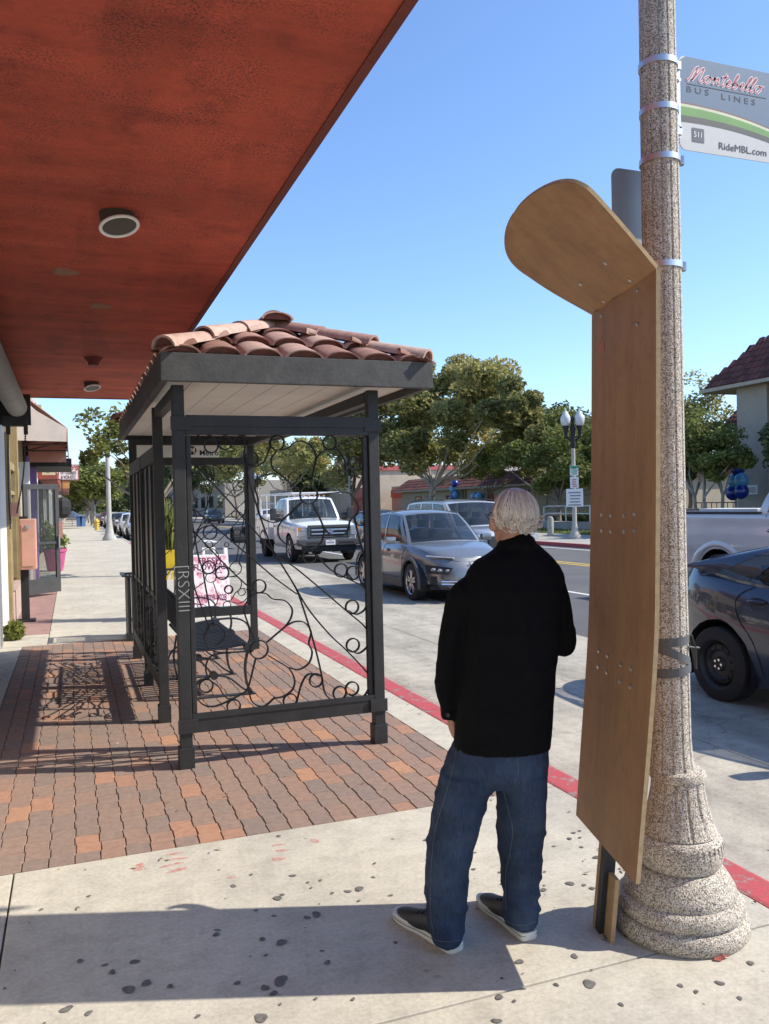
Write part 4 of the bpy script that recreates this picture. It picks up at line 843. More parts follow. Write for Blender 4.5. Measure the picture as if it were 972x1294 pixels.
for s_ in (-.5, .5): g = MB(); g.lathe([(.05, 5.62), (.15, 5.75), (.17, 5.95), (.12, 6.15), (.03, 6.3), (0, 6.35)], (LX+s_, LY, 0), 20); obj('globe', g, 'white', hd, True)
def band(z, r, h=.022, buckle=True, mat='steel', parent=T, name='band'):
    g = MB(); g.lathe([(r, z-h/2), (r+.003, z-h/2), (r+.003, z+h/2), (r, z+h/2)], (LX-.019, LY+.007, 0), 48)
    if buckle:
        a = R_(-25); c = Vector((LX-.019+(r+.008)*math.cos(a), LY+.007+(r+.008)*math.sin(a), z)); g.obox(c, ((math.cos(a), math.sin(a), 0), (-math.sin(a), math.cos(a), 0), (0, 0, 1)), (.008, .012, h*.75), bev=.003)
    return obj(name, g, mat, parent, True)
for v, bk in ((85, 0), (143, 0), (205, 1), (338, 1)): band(at(835, v, 3.14).z+.0, (.0715 if v > 200 else .0685), buckle=bool(bk))
# transit sign held out over the street
T = thing('bus_stop_sign', (2.5, 2.6, 3.0), 'blue and grey bus line sign plate bracketed to the aggregate lamp post', 'sign')
YS = 2.60
a = onY(857, 69, YS); x1s = a.x+.78; z1s = a.z; z0s = onY(858, 188, YS).z; H = z1s-z0s; x0s = a.x
def rr(x0, z0, x1, z1, r, y, n=6):
    P = []
    for cx_, cz_, a0 in ((x1-r, z1-r, 0), (x0+r, z1-r, 90), (x0+r, z0+r, 180), (x1-r, z0+r, 270)):
        for k in range(n+1): aa = R_(a0+90*k/n); P.append((cx_+r*math.cos(aa), y, cz_+r*math.sin(aa)))
    return P
g = MB(); g.prism(rr(x0s, z0s, x1s, z1s, .03, YS), (0, .004, 0)); plate = obj('plate', g, pmat('sign_light_grey', (.50, .50, .49), .45, var=.06, scale=30), T)
def arc(x): t = (x-x0s)/(x1s-x0s); return z0s+H*(.505+.02*t-.42*t**2.1)
def strip(name, f0, f1, y, mat, x0=None, x1=None):
    g = MB(); x0 = x0s+.001 if x0 is None else x0; x1 = x1s-.001 if x1 is None else x1; n = 24; vs = []
    for k in range(n+1): x = x0+(x1-x0)*k/n; vs += [(x, y, max(f0(x), z0s)), (x, y, max(f1(x), z0s+.0005))]
    g.add(vs, [(2*k, 2*k+2, 2*k+3, 2*k+1) for k in range(n)]); return obj(name, g, mat, plate)
def topz(x):
    r = .03; z = z1s
    if x < x0s+r: z = z1s-r+math.sqrt(max(0, r*r-(x-x0s-r)**2))
    if x > x1s-r: z = z1s-r+math.sqrt(max(0, r*r-(x-x1s+r)**2))
    return z-.0005
strip('blue_field', lambda x: arc(x)+.0, topz, YS-.0005, pmat('sign_blue', (.075, .145, .24), .6, var=.08, scale=30))
strip('red_stripe', lambda x: arc(x)-.006, lambda x: arc(x)+.0, YS-.0007, pmat('stripe_maroon', (.16, .05, .06), .5))
strip('pale_stripe', lambda x: arc(x)-.016, lambda x: arc(x)-.006, YS-.0007, pmat('stripe_cream', (.6, .62, .42), .5))
strip('green_stripe', lambda x: arc(x)-.05*(1-.35*(x-x0s)/(x1s-x0s)), lambda x: arc(x)-.016, YS-.0007, pmat('stripe_green', (.10, .30, .05), .5))
strip('dark_stripe', lambda x: arc(x)-.075*(1-.35*(x-x0s)/(x1s-x0s)), lambda x: arc(x)-.05*(1-.35*(x-x0s)/(x1s-x0s)), YS-.0007, pmat('stripe_dark', (.045, .05, .05), .5))
sc = (x1s-x0s)
def sx_(f): return x0s+(f)
inkb = pmat('sign_ink', (.012, .016, .035), .6)
LT0 = onY(868, 112, YS); LT1 = onY(966, 130, YS)
text('lettering', 'B U S', (onY(867, 114, YS).x, YS-.0010, onY(867, 115.5, YS).z), (1, 0, 0), (0, 0, 1), .032, inkb, plate, .0002, sx=1.5)
text('lettering', 'L I N E S', (onY(911, 122, YS).x, YS-.0010, onY(913, 125.5, YS).z), (1, 0, 0), (0, 0, 1), .032, inkb, plate, .0002, sx=1.5)
g = MB(); q0 = onY(868, 105, YS); q1 = onY(963, 122, YS); g.box((q0.x, YS-.0012, q0.z-.003), (q1.x+.02, YS-.0006, q0.z)); obj('underline', g, inkb, plate)
# cursive town name drawn with a pen-like ribbon
cur = [[(0,.05),(.15,.0),(.35,.75),(.55,1.0),(.42,.3),(.38,.05),(.7,.7),(.95,1.0),(.85,.3),(.85,.05),(1.0,.0),(1.15,.2)],
 [(1.45,.5),(1.25,.45),(1.15,.2),(1.3,.0),(1.5,.15),(1.55,.4),(1.45,.5),(1.75,.35)], [(1.75,.0),(1.85,.5),(1.83,.3),(2.05,.5),(2.1,.35),(2.05,.05),(2.25,.15)],
 [(2.55,.95),(2.38,.2),(2.45,.0),(2.65,.2)], [(2.25,.62),(2.75,.7)], [(2.65,.2),(2.9,.35),(2.85,.5),(2.72,.4),(2.7,.1),(2.85,.0),(3.1,.2)],
 [(3.1,.2),(3.35,.9),(3.28,1.0),(3.15,.6),(3.12,.1),(3.25,.0),(3.42,.2),(3.35,.45),(3.25,.35),(3.6,.25)], [(3.6,.2),(3.85,.35),(3.78,.5),(3.66,.4),(3.65,.1),(3.8,.0),(4.0,.2)],
 [(4.0,.2),(4.28,.9),(4.2,1.0),(4.06,.6),(4.03,.1),(4.15,.0),(4.32,.2)], [(4.32,.2),(4.6,.9),(4.52,1.0),(4.38,.6),(4.35,.1),(4.47,.0),(4.65,.2)], [(4.95,.5),(4.75,.45),(4.65,.2),(4.8,.0),(5.0,.15),(5.05,.4),(4.95,.5),(5.3,.45)]]
nx0 = onY(867, 102, YS); nx1 = onY(967, 120, YS); su = (nx1.x-nx0.x)/5.2; sv = .056
gw = MB(); gr = MB()
for c in cur:
    P = crom([(nx0.x+(x+.28*y)*su*.95, 0, nx0.z+.004+y*sv) for x, y in c], 8)
    flatbar(gw, [Vector((p.x, YS-.0011, p.z)) for p in P], (0, 1, 0), .0004, .0100); flatbar(gr, [Vector((p.x, YS-.0016, p.z)) for p in P], (0, 1, 0), .0004, .0056)
obj('script_outline', gw, 'white', plate); obj('script_lettering', gr, pmat('sign_crimson', (.36, .03, .09), .5), plate)
c0 = onY(874.5, 161, YS); c1 = onY(890, 181, YS); g = MB(); g.box((c0.x, YS-.0012, c1.z), (c1.x, YS-.0006, c0.z)); tl = obj('phone_number_tile', g, pmat('tile_slate', (.06, .075, .11), .5), plate)
text('lettering', '511', ((c0.x+c1.x)/2, YS-.0016, (c0.z+c1.z)/2-.008), (1, 0, 0), (0, 0, 1), .030, 'white', tl, .0002, 'CENTER')
tt = onY(908, 190, YS); text('lettering', 'RideMBL.com', (tt.x, YS-.0010, onY(908, 188, YS).z), (1, 0, 0), (0, 0, 1), .0385, inkb, plate, .0002, sx=1.12)
g = MB(); g.box((x0s-.022, YS-.004, z0s+.04), (x0s+.004, YS-.0015, z1s-.03)); g.box((LX+.03, YS-.012, z1s-.06), (x0s+.004, YS-.004, z1s-.03)); g.box((LX+.03, YS-.012, z0s+.05), (x0s+.004, YS-.004, z0s+.08)); bk = obj('bracket', g, 'steel', T)
for z in (z1s-.1, z0s+.08): g = MB(); g.tube([(x0s-.004, YS-.012, z), (x0s-.004, YS-.002, z)], .007, 8); obj('bolt', g, 'steel', bk)
# plain grey plate behind the post
g = MB(); y = 2.72; a = onY(773, 211, y); b = onY(773, 320, y); xe = LX+.04; g.prism(rr(a.x, b.z, xe, a.z, .035, y), (0, .004, 0)); tag(obj('sign_plate', g, 'signback', loc=(a.x, y, b.z)), 'blank grey back of a metal sign plate behind the lamp post', 'sign')

# ================================================================== PLYWOOD COVER leaning on the lamp post
T = thing('boarded_bus_pylon', (1.9, 2.7, 0), 'tall brown plywood board with flared top flap boxing in a bus stop pylon', 'boarded pylon')
Nn = gz(803.5, 1117, .34); Nf = gz(728, 1030, .34)
du = (Nf-Nn).normalized(); nn = du.cross(Vector((0, 0, 1))).normalized()
def onedge(u, v, P0): d = ray(u, v); return CP+d*((P0-CP).dot(du)/d.dot(du))
eN = [onedge(u, v, Nn) for u, v in ((829, 340), (829, 560), (828.3, 700), (827, 800), (822.5, 880), (814.7, 980), (803.5, 1117))]
eF = [onedge(u, v, Nf) for u, v in ((748, 398), (747.3, 560), (745.8, 700), (743.5, 790), (739.5, 860), (734, 940), (728, 1030))]
def byz(E, z):
    for a, b in zip(E, E[1:]):
        if z >= b.z-1e-6: t = (z-b.z)/(a.z-b.z); return b+(a-b)*min(max(t, 0), 1)
    return E[-1].copy()
Tn, Tf = eN[0], eF[0]; cN, cF = crom(eN, 6), crom(eF, 6)
dv = Vector((0, 0, 1))
if nn.x > 0: nn = -nn          # faces the shops
TH = .015
g = MB(); KR = 40; vs = []
for k in range(KR+1):
    a = byz(cN, Tn.z+(Nn.z-Tn.z)*k/KR); b = byz(cF, Tf.z+(Nf.z-Tf.z)*k/KR)
    for p in (a, b, b-nn*TH, a-nn*TH): vs.append(p)
g.add(vs, [(4*k+j, 4*k+(j+1) % 4, 4*k+4+(j+1) % 4, 4*k+4+j) for k in range(KR) for j in range(4)]+[(3, 2, 1, 0), tuple(4*KR+j for j in range(4))]); bd = obj('board', g, 'ply', T)
from mathutils.bvhtree import BVHTree as _BV
bt_ = _BV.FromPolygons([Vector(p) for p in g.v], g.f)
near_edge = [Vector(g.v[4*k]) for k in range(KR+1)]
g = MB(); e_ = du*.0022
vs = []
for p in near_edge: vs += [p-du*.0018, p-nn*TH-du*.0018, p-nn*TH-du*.0002, p-du*.0002]
g.add(vs, [(4*k+j, 4*k+(j+1) % 4, 4*k+4+(j+1) % 4, 4*k+4+j) for k in range(KR) for j in range(4)]+[(3, 2, 1, 0), tuple(4*KR+j for j in range(4))]); obj('board_edge', g, 'plyedge', bd)
def hinge(p, q_, t): return p+(q_-p)*t
out = (nn*Vector((1, 1, 0)).dot(Vector((1, 1, 0)))*0+Vector((nn.x, nn.y, 0)).normalized()*math.cos(R_(36))+Vector((0, 0, 1))*math.sin(R_(36)))
def fromray(u, v):    # where a sight line meets the flap's tilted plane
    d = ray(u, v); fn = du.cross(out).normalized(); return CP+d*((Tn-CP).dot(fn)/d.dot(fn))
ol = [(829, 340), (795, 299), (768, 268), (748, 246), (737, 237), (722, 231), (706, 231), (690, 236), (672, 246), (656, 260), (644, 277), (638, 295), (638, 313), (643, 327), (653, 339), (668, 350), (700, 371), (748, 398)]
fp = crom([tuple(fromray(u, v)) for u, v in ol], 3)
fn = du.cross(out).normalized(); fn = fn if fn.z > 0 else -fn
g = MB(); g.prism(fp, fn*TH); fl_ = obj('flap', g, 'ply', T)
g = MB(); 
cen = sum(fp, Vector())/len(fp)
for a, b in zip(fp, fp[1:]):
    o1 = (a-cen).normalized()*.0012; g.add([a+o1+fn*.001, b+o1+fn*.001, b+o1+fn*(TH-.001), a+o1+fn*(TH-.001)], [(0, 1, 2, 3)])
obj('flap_edge', g, 'plyedge', fl_)
def screws(pts, plane_pt, n_, par):
    for u, v in pts:
        d = ray(u, v); p = CP+d*((plane_pt-CP).dot(n_)/d.dot(n_)); hit = bt_.ray_cast(CP, d.normalized())[0] if par is bd else None; p = hit if hit is not None else p; m = n_ if (CP-p).dot(n_) > 0 else -n_
        g = MB(); g.tube([p-m*.002, p+m*.003, p+m*.0055], [.0085, .0085, .004], 12); obj('screw', g, 'steel', par, True)
screws([(765.3,332.2),(796.2,354.2),(733.6,358.8),(763,380.5)], Tn, fn, fl_)
rows = [(760.5,650.5),(772.3,651.5),(789,652),(802,650),(760.5,670.5),(772.3,671.5),(789,672),(802,671),(806,367),(760.5,399),(806,410)]
screws(rows, Tn, nn, bd)
screws([(757,823),(768,829),(785,840),(798,845),(756,843),(767,850),(784,861),(797,868)], Tn, nn, bd)
d_ = lambda u, v: bt_.ray_cast(CP, ray(u, v).normalized())[0]
g = MB(); vs = [d_(758, 432)+nn*.001, d_(764, 432)+nn*.001, d_(764, 446)+nn*.001, d_(758, 446)+nn*.001]; g.prism(vs, nn*.0005); obj('sticker', g, pmat('peeled_sticker', (.52, .22, .16), .8, var=.5, scale=80), bd)
cpy = lambda a, b, z: Vector((a, b, z))
PC = (Nn+Nf)/2-nn*.075; lean = Vector((dv.x, dv.y, 0))*0
fpt = gz(763, 1180)
mid_ = lambda z: byz(cN, z)+du*.36-nn*.045
tb = (byz(cN, .62)-byz(cN, .35)).normalized(); dn_ = tb*(.35/tb.z)
g = MB(); g.tube([mid_(.35)-dn_]+[mid_(z) for z in (.35, .5, .65, .8, .95, 1.2, 1.6, 2.0, 2.25)], .030, 4, side=(du+nn).normalized()); obj('pylon_post', g, 'dark', T)
g = MB(); a = gz(753, 1172)-nn*.006; g.obox(a+tb*.22, (du, tb.cross(du), tb), (.026, .010, .22)); obj('timber_batten', g, 'wood', T)
a = gz(770, 1186); g = MB(); g.obox(a+tb*.115, (du, tb.cross(du), tb), (.034, .008, .115)); obj('timber_batten', g, 'wood', T)
# grey strap round lamp post and board
T2 = thing('tie_strap', (LX, LY, 1.02), 'grey webbing strap tied round the lamp post and the plywood board', 'strap')
MT['web'] = pmat('grey_webbing', (.10, .105, .11), .7, var=.2, scale=60)
for k, (z, tl) in enumerate(((1.085, .03), (1.025, -.13), (.975, .05))):
    g = MB(); pts = []
    for j in range(26):
        a = R_(150+265*j/25); r = .0725+.002*k
        pts.append(Vector((LX-.019+r*math.cos(a), LY+.007+r*math.sin(a), z+tl*.25*math.cos(a))))
    vs = []
    for p_ in pts: vs += [p_-Vector((0, 0, .016)), p_+Vector((0, 0, .016))]
    g.add(vs, [(2*i, 2*i+2, 2*i+3, 2*i+1) for i in range(len(pts)-1)]); 
    o = obj('loop', g, 'web', T2); o.modifiers.new('s', 'SOLIDIFY').thickness = .003
g = MB(); p_ = onY(869, 818, LY-.02); g.tube([p_+Vector((0, -.02, .05)), p_+Vector((.012, -.02, -.0)), p_+Vector((.022, -.02, -.08))], [.010, .017, .005], 6, b=[.003]*3); g.tube([p_+Vector((-.03, -.03, .01)), p_+Vector((.03, -.02, .0))], [.014, .012], 6, b=[.004]*2); obj('knot', g, 'web', T2)
# ================================================================== VEHICLES (built along +x, then turned)
def interp(x, tab):
    if x <= tab[0][0]: return tab[0][1]
    for (a, p), (b, q_) in zip(tab, tab[1:]):
        if x <= b: t = (x-a)/(b-a); t = t*t*(3-2*t) if len(tab) > 2 and False else t; return p+(q_-p)*t
    return tab[-1][1]
def wheel(x, y, r, w_, car, style='alloy', spokes=5):
    s = 1 if y > 0 else -1
    # wheel is one child with tyre and rim below it
    g = MB(); yo = y; yi = y-s*w_
    g.lathe([(r*.66, 0), (r*.90, 0), (r*.985, -s*.018), (r, -s*.045), (r, -s*(w_-.03)), (r*.95, -s*w_), (r*.66, -s*w_)], (x, yo, r), 40, 'y', caps=False); ty = obj('wheel', g, 'rubber', car, True)
    g = MB()
    if style == 'steel':
        g.lathe([(.0, -s*.035), (r*.16, -s*.03), (r*.2, -s*.05), (r*.34, -s*.05), (r*.40, -s*.025), (r*.52, -s*.04), (r*.56, -s*.07), (r*.62, -s*.02), (r*.67, -s*.006)], (x, yo, r), 40, 'y', caps=False)
        rim = obj('rim', g, 'plastic', ty, True)
        g = MB()
        for k in range(5): a = 2*math.pi*k/5; g.tube([(x+r*.12*math.cos(a), yo-s*.045, r+r*.12*math.sin(a)), (x+r*.12*math.cos(a), yo-s*.018, r+r*.12*math.sin(a))], .011, 8)
        obj('lug_nuts', g, 'chrome', rim)
        g = MB()
        for k in range(12): a = 2*math.pi*(k+.5)/12; g.tube([(x+r*.45*math.cos(a), yo-s*.04, r+r*.45*math.sin(a)), (x+r*.45*math.cos(a), yo-s*.024, r+r*.45*math.sin(a))], .014, 8)
        obj('vent_holes', g, 'dark', rim)
    else:
        g.lathe([(r*.60, -s*.10), (r*.62, -s*.02), (r*.68, -s*.002), (r*.68, -s*.03)], (x, yo, r), 40, 'y', caps=False); g.tube([(x, yo-s*.05, r), (x, yo-s*.018, r)], r*.13, 18)
        for k in range(spokes):
            a = 2*math.pi*k/spokes+.3; d = Vector((math.cos(a), 0, math.sin(a))); t_ = Vector((-d.z, 0, d.x))
            for q_ in (-.16, .16):
                e = (d+t_*q_*.9).normalized(); c = Vector((x, yo-s*.03, r)); g.obox(c+e*r*.36+t_*q_*r*.16, (e, (0, 1, 0), e.cross(Vector((0, 1, 0)))), (r*.29, .012, r*.062), bev=.004)
        rim = obj('rim', g, 'alloy' if style == 'alloy' else 'whitemetal', ty, True)
        g = MB(); g.tube([(x, yo-s*.12, r), (x, yo-s*.11, r)], r*.62, 30); obj('brake_disc', g, 'dark', rim)
    return ty
def car(name, label, group, P, mats):
    """P: L W zs rf rr(overhang x of axles) wr ztop table, ends; returns root"""
    root = thing(name, (0, 0, 0), label, P.get('cat', 'car'), group)
    L, W = P['L'], P['W']; xf, xr = L/2, -L/2; zs = P['zs']; n = 132; J = 12
    def lev(j): return j/J
    hw = W/2
    prof = P.get('prof', [(0, .90), (.12, .955), (.3, .985), (.55, 1.0), (.72, .995), (.85, .965), (.94, .93), (1, .885)])
    fx = P.get('front', [(0, -.10), (.15, -.02), (.35, 0), (.6, -.015), (.8, -.07), (1, -.22)]); bx = P.get('rear', [(0, -.10), (.2, -.01), (.5, 0), (.8, -.05), (1, -.12)])
    axles = P['axles']; ra = P['rw']*P.get('archk', 1.16); zc = P['rw']
    ths = [2*math.pi*(i+.5)/n for i in range(n)]
    def outline(l):
        pts = []; w_ = hw*interp(l, prof); f = xf+interp(l, fx); b = xr-interp(l, bx); xm = 0
        for t in ths:
            c, s_ = math.cos(t), math.sin(t); nf = P.get('nf', 3.6) if c > 0 else P.get('nr', 4.4)
            X = math.copysign(abs(c)**(2/nf), c); Y = math.copysign(abs(s_)**(2/nf), s_); pts.append((X*(f if c > 0 else -b), Y*w_))
        return pts
    # even sampling along the length
    def resample(pts):
        m = len(pts); d = [0]
        for i in range(m): a, b = pts[i], pts[(i+1) % m]; d.append(d[-1]+math.hypot(a[0]-b[0], a[1]-b[1]))
        out = []; k = 0
        for i in range(m):
            t = d[-1]*i/m
            while d[k+1] < t: k += 1
            a, b = pts[k], pts[(k+1) % m]; u = (t-d[k])/(d[k+1]-d[k]+1e-9); out.append((a[0]+(b[0]-a[0])*u, a[1]+(b[1]-a[1])*u))
        return out
    vs = []; 
    for j in range(J+1):
        l = lev(j)
        for x, y in resample(outline(l)): vs.append([x, y, zs+(interp(x, P['top'])-zs)*l])
    # snap wheel arches
    def inside(v): return any(math.hypot(v[0]-ax, v[2]-zc) < ra*.985 for ax in axles) and abs(v[1]) > hw*.55
    ins = [inside(v) for v in vs]
    fs = []
    for j in range(J):
        for i in range(n):
            q_ = (j*n+i, j*n+(i+1) % n, (j+1)*n+(i+1) % n, (j+1)*n+i)
            if all(ins[k] for k in q_): continue
            fs.append(q_)
    for k, v in enumerate(vs):
        if ins[k]:
            for ax in axles:
                d = math.hypot(v[0]-ax, v[2]-zc)
                if d < ra: s_ = ra/max(d, .02); v[0] = ax+(v[0]-ax)*s_; v[2] = max(zc+(v[2]-zc)*s_, zs if v[2] < zc*.6 else -9)
    # top: shrink towards the centre line
    base = J*n; prevr = base; mi = [0]*len(fs); g0, g1 = P['gh'][0], P['gh'][3]
    for t, lift in ((.12, .018), (.35, .035), (.7, .048), (1., .052)):
        o = len(vs)
        for i in range(n):
            x, y, z = vs[base+i]; k = min(1, (abs(y)/(hw*.8))); vs.append([x, y*(1-t), z+lift*P.get('crown', 1)*min(1, (xf-x)/.5)*min(1, (x-xr)/.3)*1.0])
        for i in range(n):
            a = (prevr+i, prevr+(i+1) % n, o+(i+1) % n, o+i); fs.append(a)
            cxm = sum(vs[k_][0] for k_ in a)/4; mi.append(1 if (t > .15 and g1+.15 < cxm < g0-.15) else 0)
        prevr = o
    g = MB(); g.v = [tuple(v) for v in vs]; g.f = fs; g.t = [.5]*len(fs); g.m = mi
    body = obj('body', g, [mats['paint'], 'dark'], root, True)
    sub = body.modifiers.new('s', 'SUBSURF'); sub.levels = 1; sub.render_levels = 1
    # wheel housings and underside
    g = MB(); g.box((xr+.25, -hw*.8, zs+.02), (xf-.3, hw*.8, zs+.08))
    for ax in axles:
        for s_ in (-1, 1):
            m = 14; vv = []
            for k in range(m+1):
                a = math.pi*(-.12+1.24*k/m); vv += [(ax+ra*1.0*math.cos(a), s_*(hw*.975), zc+ra*math.sin(a)), (ax+ra*math.cos(a), s_*hw*.5, zc+ra*math.sin(a))]
            g.add(vv, [(2*k, 2*k+2, 2*k+3, 2*k+1) for k in range(m)]); g.add([(ax-ra, s_*hw*.5, zs), (ax+ra, s_*hw*.5, zs), (ax+ra, s_*hw*.5, zc+ra), (ax-ra, s_*hw*.5, zc+ra)], [(0, 1, 2, 3)])
    obj('underbody', g, 'dark', root)
    if P.get('cladding'):
        for ax in axles:
            for s_ in (-1, 1):
                g = MB(); m = 22; vv = []
                for k in range(m+1):
                    a = math.pi*(-.08+1.16*k/m)
                    for rr_, yy_ in ((ra*.985, hw*.99), (ra*1.0, hw*1.012), (ra*1.13, hw*1.012), (ra*1.15, hw*.98)): vv.append((ax+rr_*math.cos(a), s_*yy_, max(zs+.01, zc+rr_*math.sin(a))))
                g.add(vv, [(4*k+j, 4*k+4+j, 4*k+5+j, 4*k+1+j) for k in range(m) for j in range(3)]); obj('arch_trim', g, mats.get('trim', 'plastic'), body, True)
        for s_ in (-1, 1):
            g = MB(); g.box((axles[1]+ra, s_*hw*.93, zs-.01), (axles[0]-ra, s_*hw*1.0, zs+.16), bev=.02); obj('sill_trim', g, mats.get('trim', 'plastic'), body)
    for ax in axles:
        for s_ in (-1, 1): wheel(ax, s_*(hw-.01), P['rw'], .2, root, P.get('wheel', 'alloy'), P.get('spokes', 5))
    # greenhouse
    a0, a1, c1, c0 = P['gh']; zr = P['zr']; wb = hw*interp(1, prof)*.985; wr_ = P['wroof']; crown = .05
    def Wb(x): return wb*(1-.10*max(0, (x-(a0-.5))/.5)**2)
    def side(u, v, s_, off=0):      # v 0 belt, 1 roof edge
        xl = a0-.12+(c0-(a0-.12))*u; xu = a1-.06+(c1+.0-(a1-.06))*u; x = xl+(xu-xl)*v
        zl = interp(xl, P['top'])-.01; zu = zr-.06*abs(2*u-1)**2.5-P.get('rdrop', .04)*max(0, u-.3); z = zl+(zu-zl)*v
        y = Wb(xl)+(wr_-Wb(xl))*(v**1.25)+.02*math.sin(math.pi*v); return Vector((x, s_*(y+off), z))
    def patch(fn, us, vs_, name, mat, par=root):
        g = MB(); g.add([fn(u, v) for v in vs_ for u in us], [(j*len(us)+i, j*len(us)+i+1, (j+1)*len(us)+i+1, (j+1)*len(us)+i) for j in range(len(vs_)-1) for i in range(len(us)-1)]); return obj(name, g, mat, par, 'all')
    lin = lambda a, b, k: [a+(b-a)*i/k for i in range(k+1)]
    wins = P['win']
    for s_ in (-1, 1):
        e = 0; 
        edges = [0]+[x for w_ in wins for x in w_]+[1]
        g = MB()
        for i in range(0, len(edges), 2):       # pillars
            for us, vv in ((lin(edges[i], edges[i+1], 4), lin(0, 1, 8)),):
                g.add([side(u, v, s_) for v in vv for u in us], [(j*len(us)+k, j*len(us)+k+1, (j+1)*len(us)+k+1, (j+1)*len(us)+k) for j in range(len(vv)-1) for k in range(len(us)-1)])
        for us, vv in ((lin(edges[1], edges[-2], 24), (.93, 1)), (lin(edges[1], edges[-2], 24), (0, .05))):
            g.add([side(u, v, s_, .001) for v in vv for u in us], [(j*len(us)+k, j*len(us)+k+1, (j+1)*len(us)+k+1, (j+1)*len(us)+k) for j in range(len(vv)-1) for k in range(len(us)-1)])
        obj('pillars', g, mats['paint'] if not P.get('blackpillar') else 'plastic', body, 'all')
        for a, b in wins: patch(lambda u, v: side(u, v, s_, -.008), lin(a, b, 8), lin(.03, .95, 6), 'side_window', 'glass')
    def ws(front):
        def f(u, v):
            t = 2*u-1
            if front: x0, x1 = a0, a1
            else: x0, x1 = c0, c1
            xl = x0-(.16 if front else -.06)*abs(t)**2.2; xu = x1-(.08 if front else -.03)*t*t; yb = Wb(xl)*.995*t; yt = wr_*.985*t
            zl = interp(xl, P['top'])+.045*(1-t*t); zu = zr-.06-.0*t*t+.045*(1-t*t)-(0 if front else P.get('rdrop', .04)*.7)
            return Vector((xl+(xu-xl)*v, yb+(yt-yb)*v, zl+(zu-zl)*v+.03*math.sin(math.pi*v)*(1 if front else .6)))
        return f
    for fr, nm in ((True, 'windscreen'), (False, 'rear_window')):
        if not fr and P.get('norear'): continue
        patch(ws(fr), lin(.035, .965, 18), lin(.02, .97, 10), nm, 'glass')
        g = MB(); F = ws(fr)
        for us, vv in ((lin(0, .04, 1), lin(0, 1, 10)), (lin(.96, 1, 1), lin(0, 1, 10)), (lin(0, 1, 18), (.955, 1.0)), (lin(0, 1, 18), (0, .03))):
            g.add([F(u, v)+Vector((0, 0, .002)) for v in vv for u in us], [(j*len(us)+k, j*len(us)+k+1, (j+1)*len(us)+k+1, (j+1)*len(us)+k) for j in range(len(vv)-1) for k in range(len(us)-1)])
        obj('window_surround', g, mats['paint'] if fr else mats['paint'], body, 'all')
    FR, RR = ws(True), ws(False)
    def roof(u, v):       # u across, v along
        t = 2*u-1; a = FR(u, 1); b = RR(u, 1); p = a+(b-a)*v
        zed = zr-.06*abs(2*v-1)**2.5-P.get('rdrop', .04)*max(0, v-.3); p.z = zed+.05*(1-t*t)-.0; p.y = t*wr_*1.0
        if v in (0, 1): p.z = (a if v == 0 else b).z
        return p
    patch(roof, lin(0, 1, 16), lin(0, 1, 16), 'roof', mats['paint'], root)
    if P.get('roofbar'):
        for s_ in (-1, 1): g = MB(); g.tube([(a1-.2+(c1-a1+.3)*k/8, s_*(wr_-.06), zr+.05-.03*abs(k/4-1)**2) for k in range(9)], .015, 8); obj('roof_rail', g, 'plastic', body, True)
    # interior
    g = MB(); zt = interp(0, P['top'])
    for sx in P.get('seats', (a1-.45, a1-1.3)):
        for sy in (-.37, .37):
            g.box((sx-.10, sy-.24, zt-.25), (sx+.06, sy+.24, zt+.22), bev=.06); g.box((sx-.10, sy-.12, zt+.24), (sx, sy+.12, zt+.40), bev=.04)
    g.box((a0-.55, -wb*.85, zt-.1), (a0-.28, wb*.85, zt+.03), bev=.03)
    st = [(a0-.62+.03*math.sin(t), -.37*P.get('steer', -1)+.18*math.cos(t), zt+.02+.17*math.sin(t)) for t in lin(0, 6.283, 20)]; g.tube(st, .015, 6)
    obj('interior', g, pmat('cabin_trim', (.06, .06, .062), .7), root)
    # mirrors
    for s_ in (-1, 1):
        g = MB(); mxx = a0-.42; mw = P.get('mirror', (.05, .12, .085)); y = hw+.09; z = interp(mxx, P['top'])+.07
        g.box((mxx-mw[0]*1.2, s_*y-mw[1]*.85, z-mw[2]*.8), (mxx+mw[0]*1.2, s_*y+mw[1]*.85, z+mw[2]*.8), bev=.045); g.box((mxx-.03, s_*(hw-.10), z-.05), (mxx+.03, s_*y, z-.02)); obj('wing_mirror', g, P.get('mirrormat', mats['paint']), root, True)
    # helper: point on the body side
    def sy(x, z):
        l = (z-zs)/(interp(x, P['top'])-zs); l = min(max(l, 0), 1); o = resample(outline(l)); best = min((p for p in o if p[1] > 0), key=lambda p: abs(p[0]-x)); return best[1]
    root_data = dict(sy=sy, body=body, side=side, zs=zs, hw=hw)
    for line in P.get('seams', []):
        for s_ in (-1, 1):
            pts = crom([(x, 0, z) for x, z in line], 5); g = MB(); vv = []
            for p in pts: y = s_*(sy(p.x, p.z)+.0015); vv.append(Vector((p.x, y, p.z)))
            flatbar(g, vv, (0, 1, 0), .004, .007); obj('door_seam', g, 'dark', body)
    for hx, hz in P.get('handles', []):
        for s_ in (-1, 1):
            y = s_*(sy(hx, hz)); g = MB(); g.ell((hx, y, hz), (.10, .012, .032), 16, 8); rc = obj('handle_recess', g, 'dark', body, True); g = MB(); g.tube([(hx-.09, y+s_*.012, hz+.004), (hx, y+s_*.028, hz+.006), (hx+.09, y+s_*.012, hz+.004)], [.010, .013, .010], 8); obj('door_handle', g, mats['paint'], body, True)
    return root, root_data
def place(root, x, y, rz=-90, z=-.13): root.location = (x, y, z); root.rotation_euler = (0, 0, R_(rz))
def lampbits(root, body, items):
    for nm, a, b, m, bev in items:
        g = MB(); g.box(a, b, bev=bev); obj(nm, g, m, body)
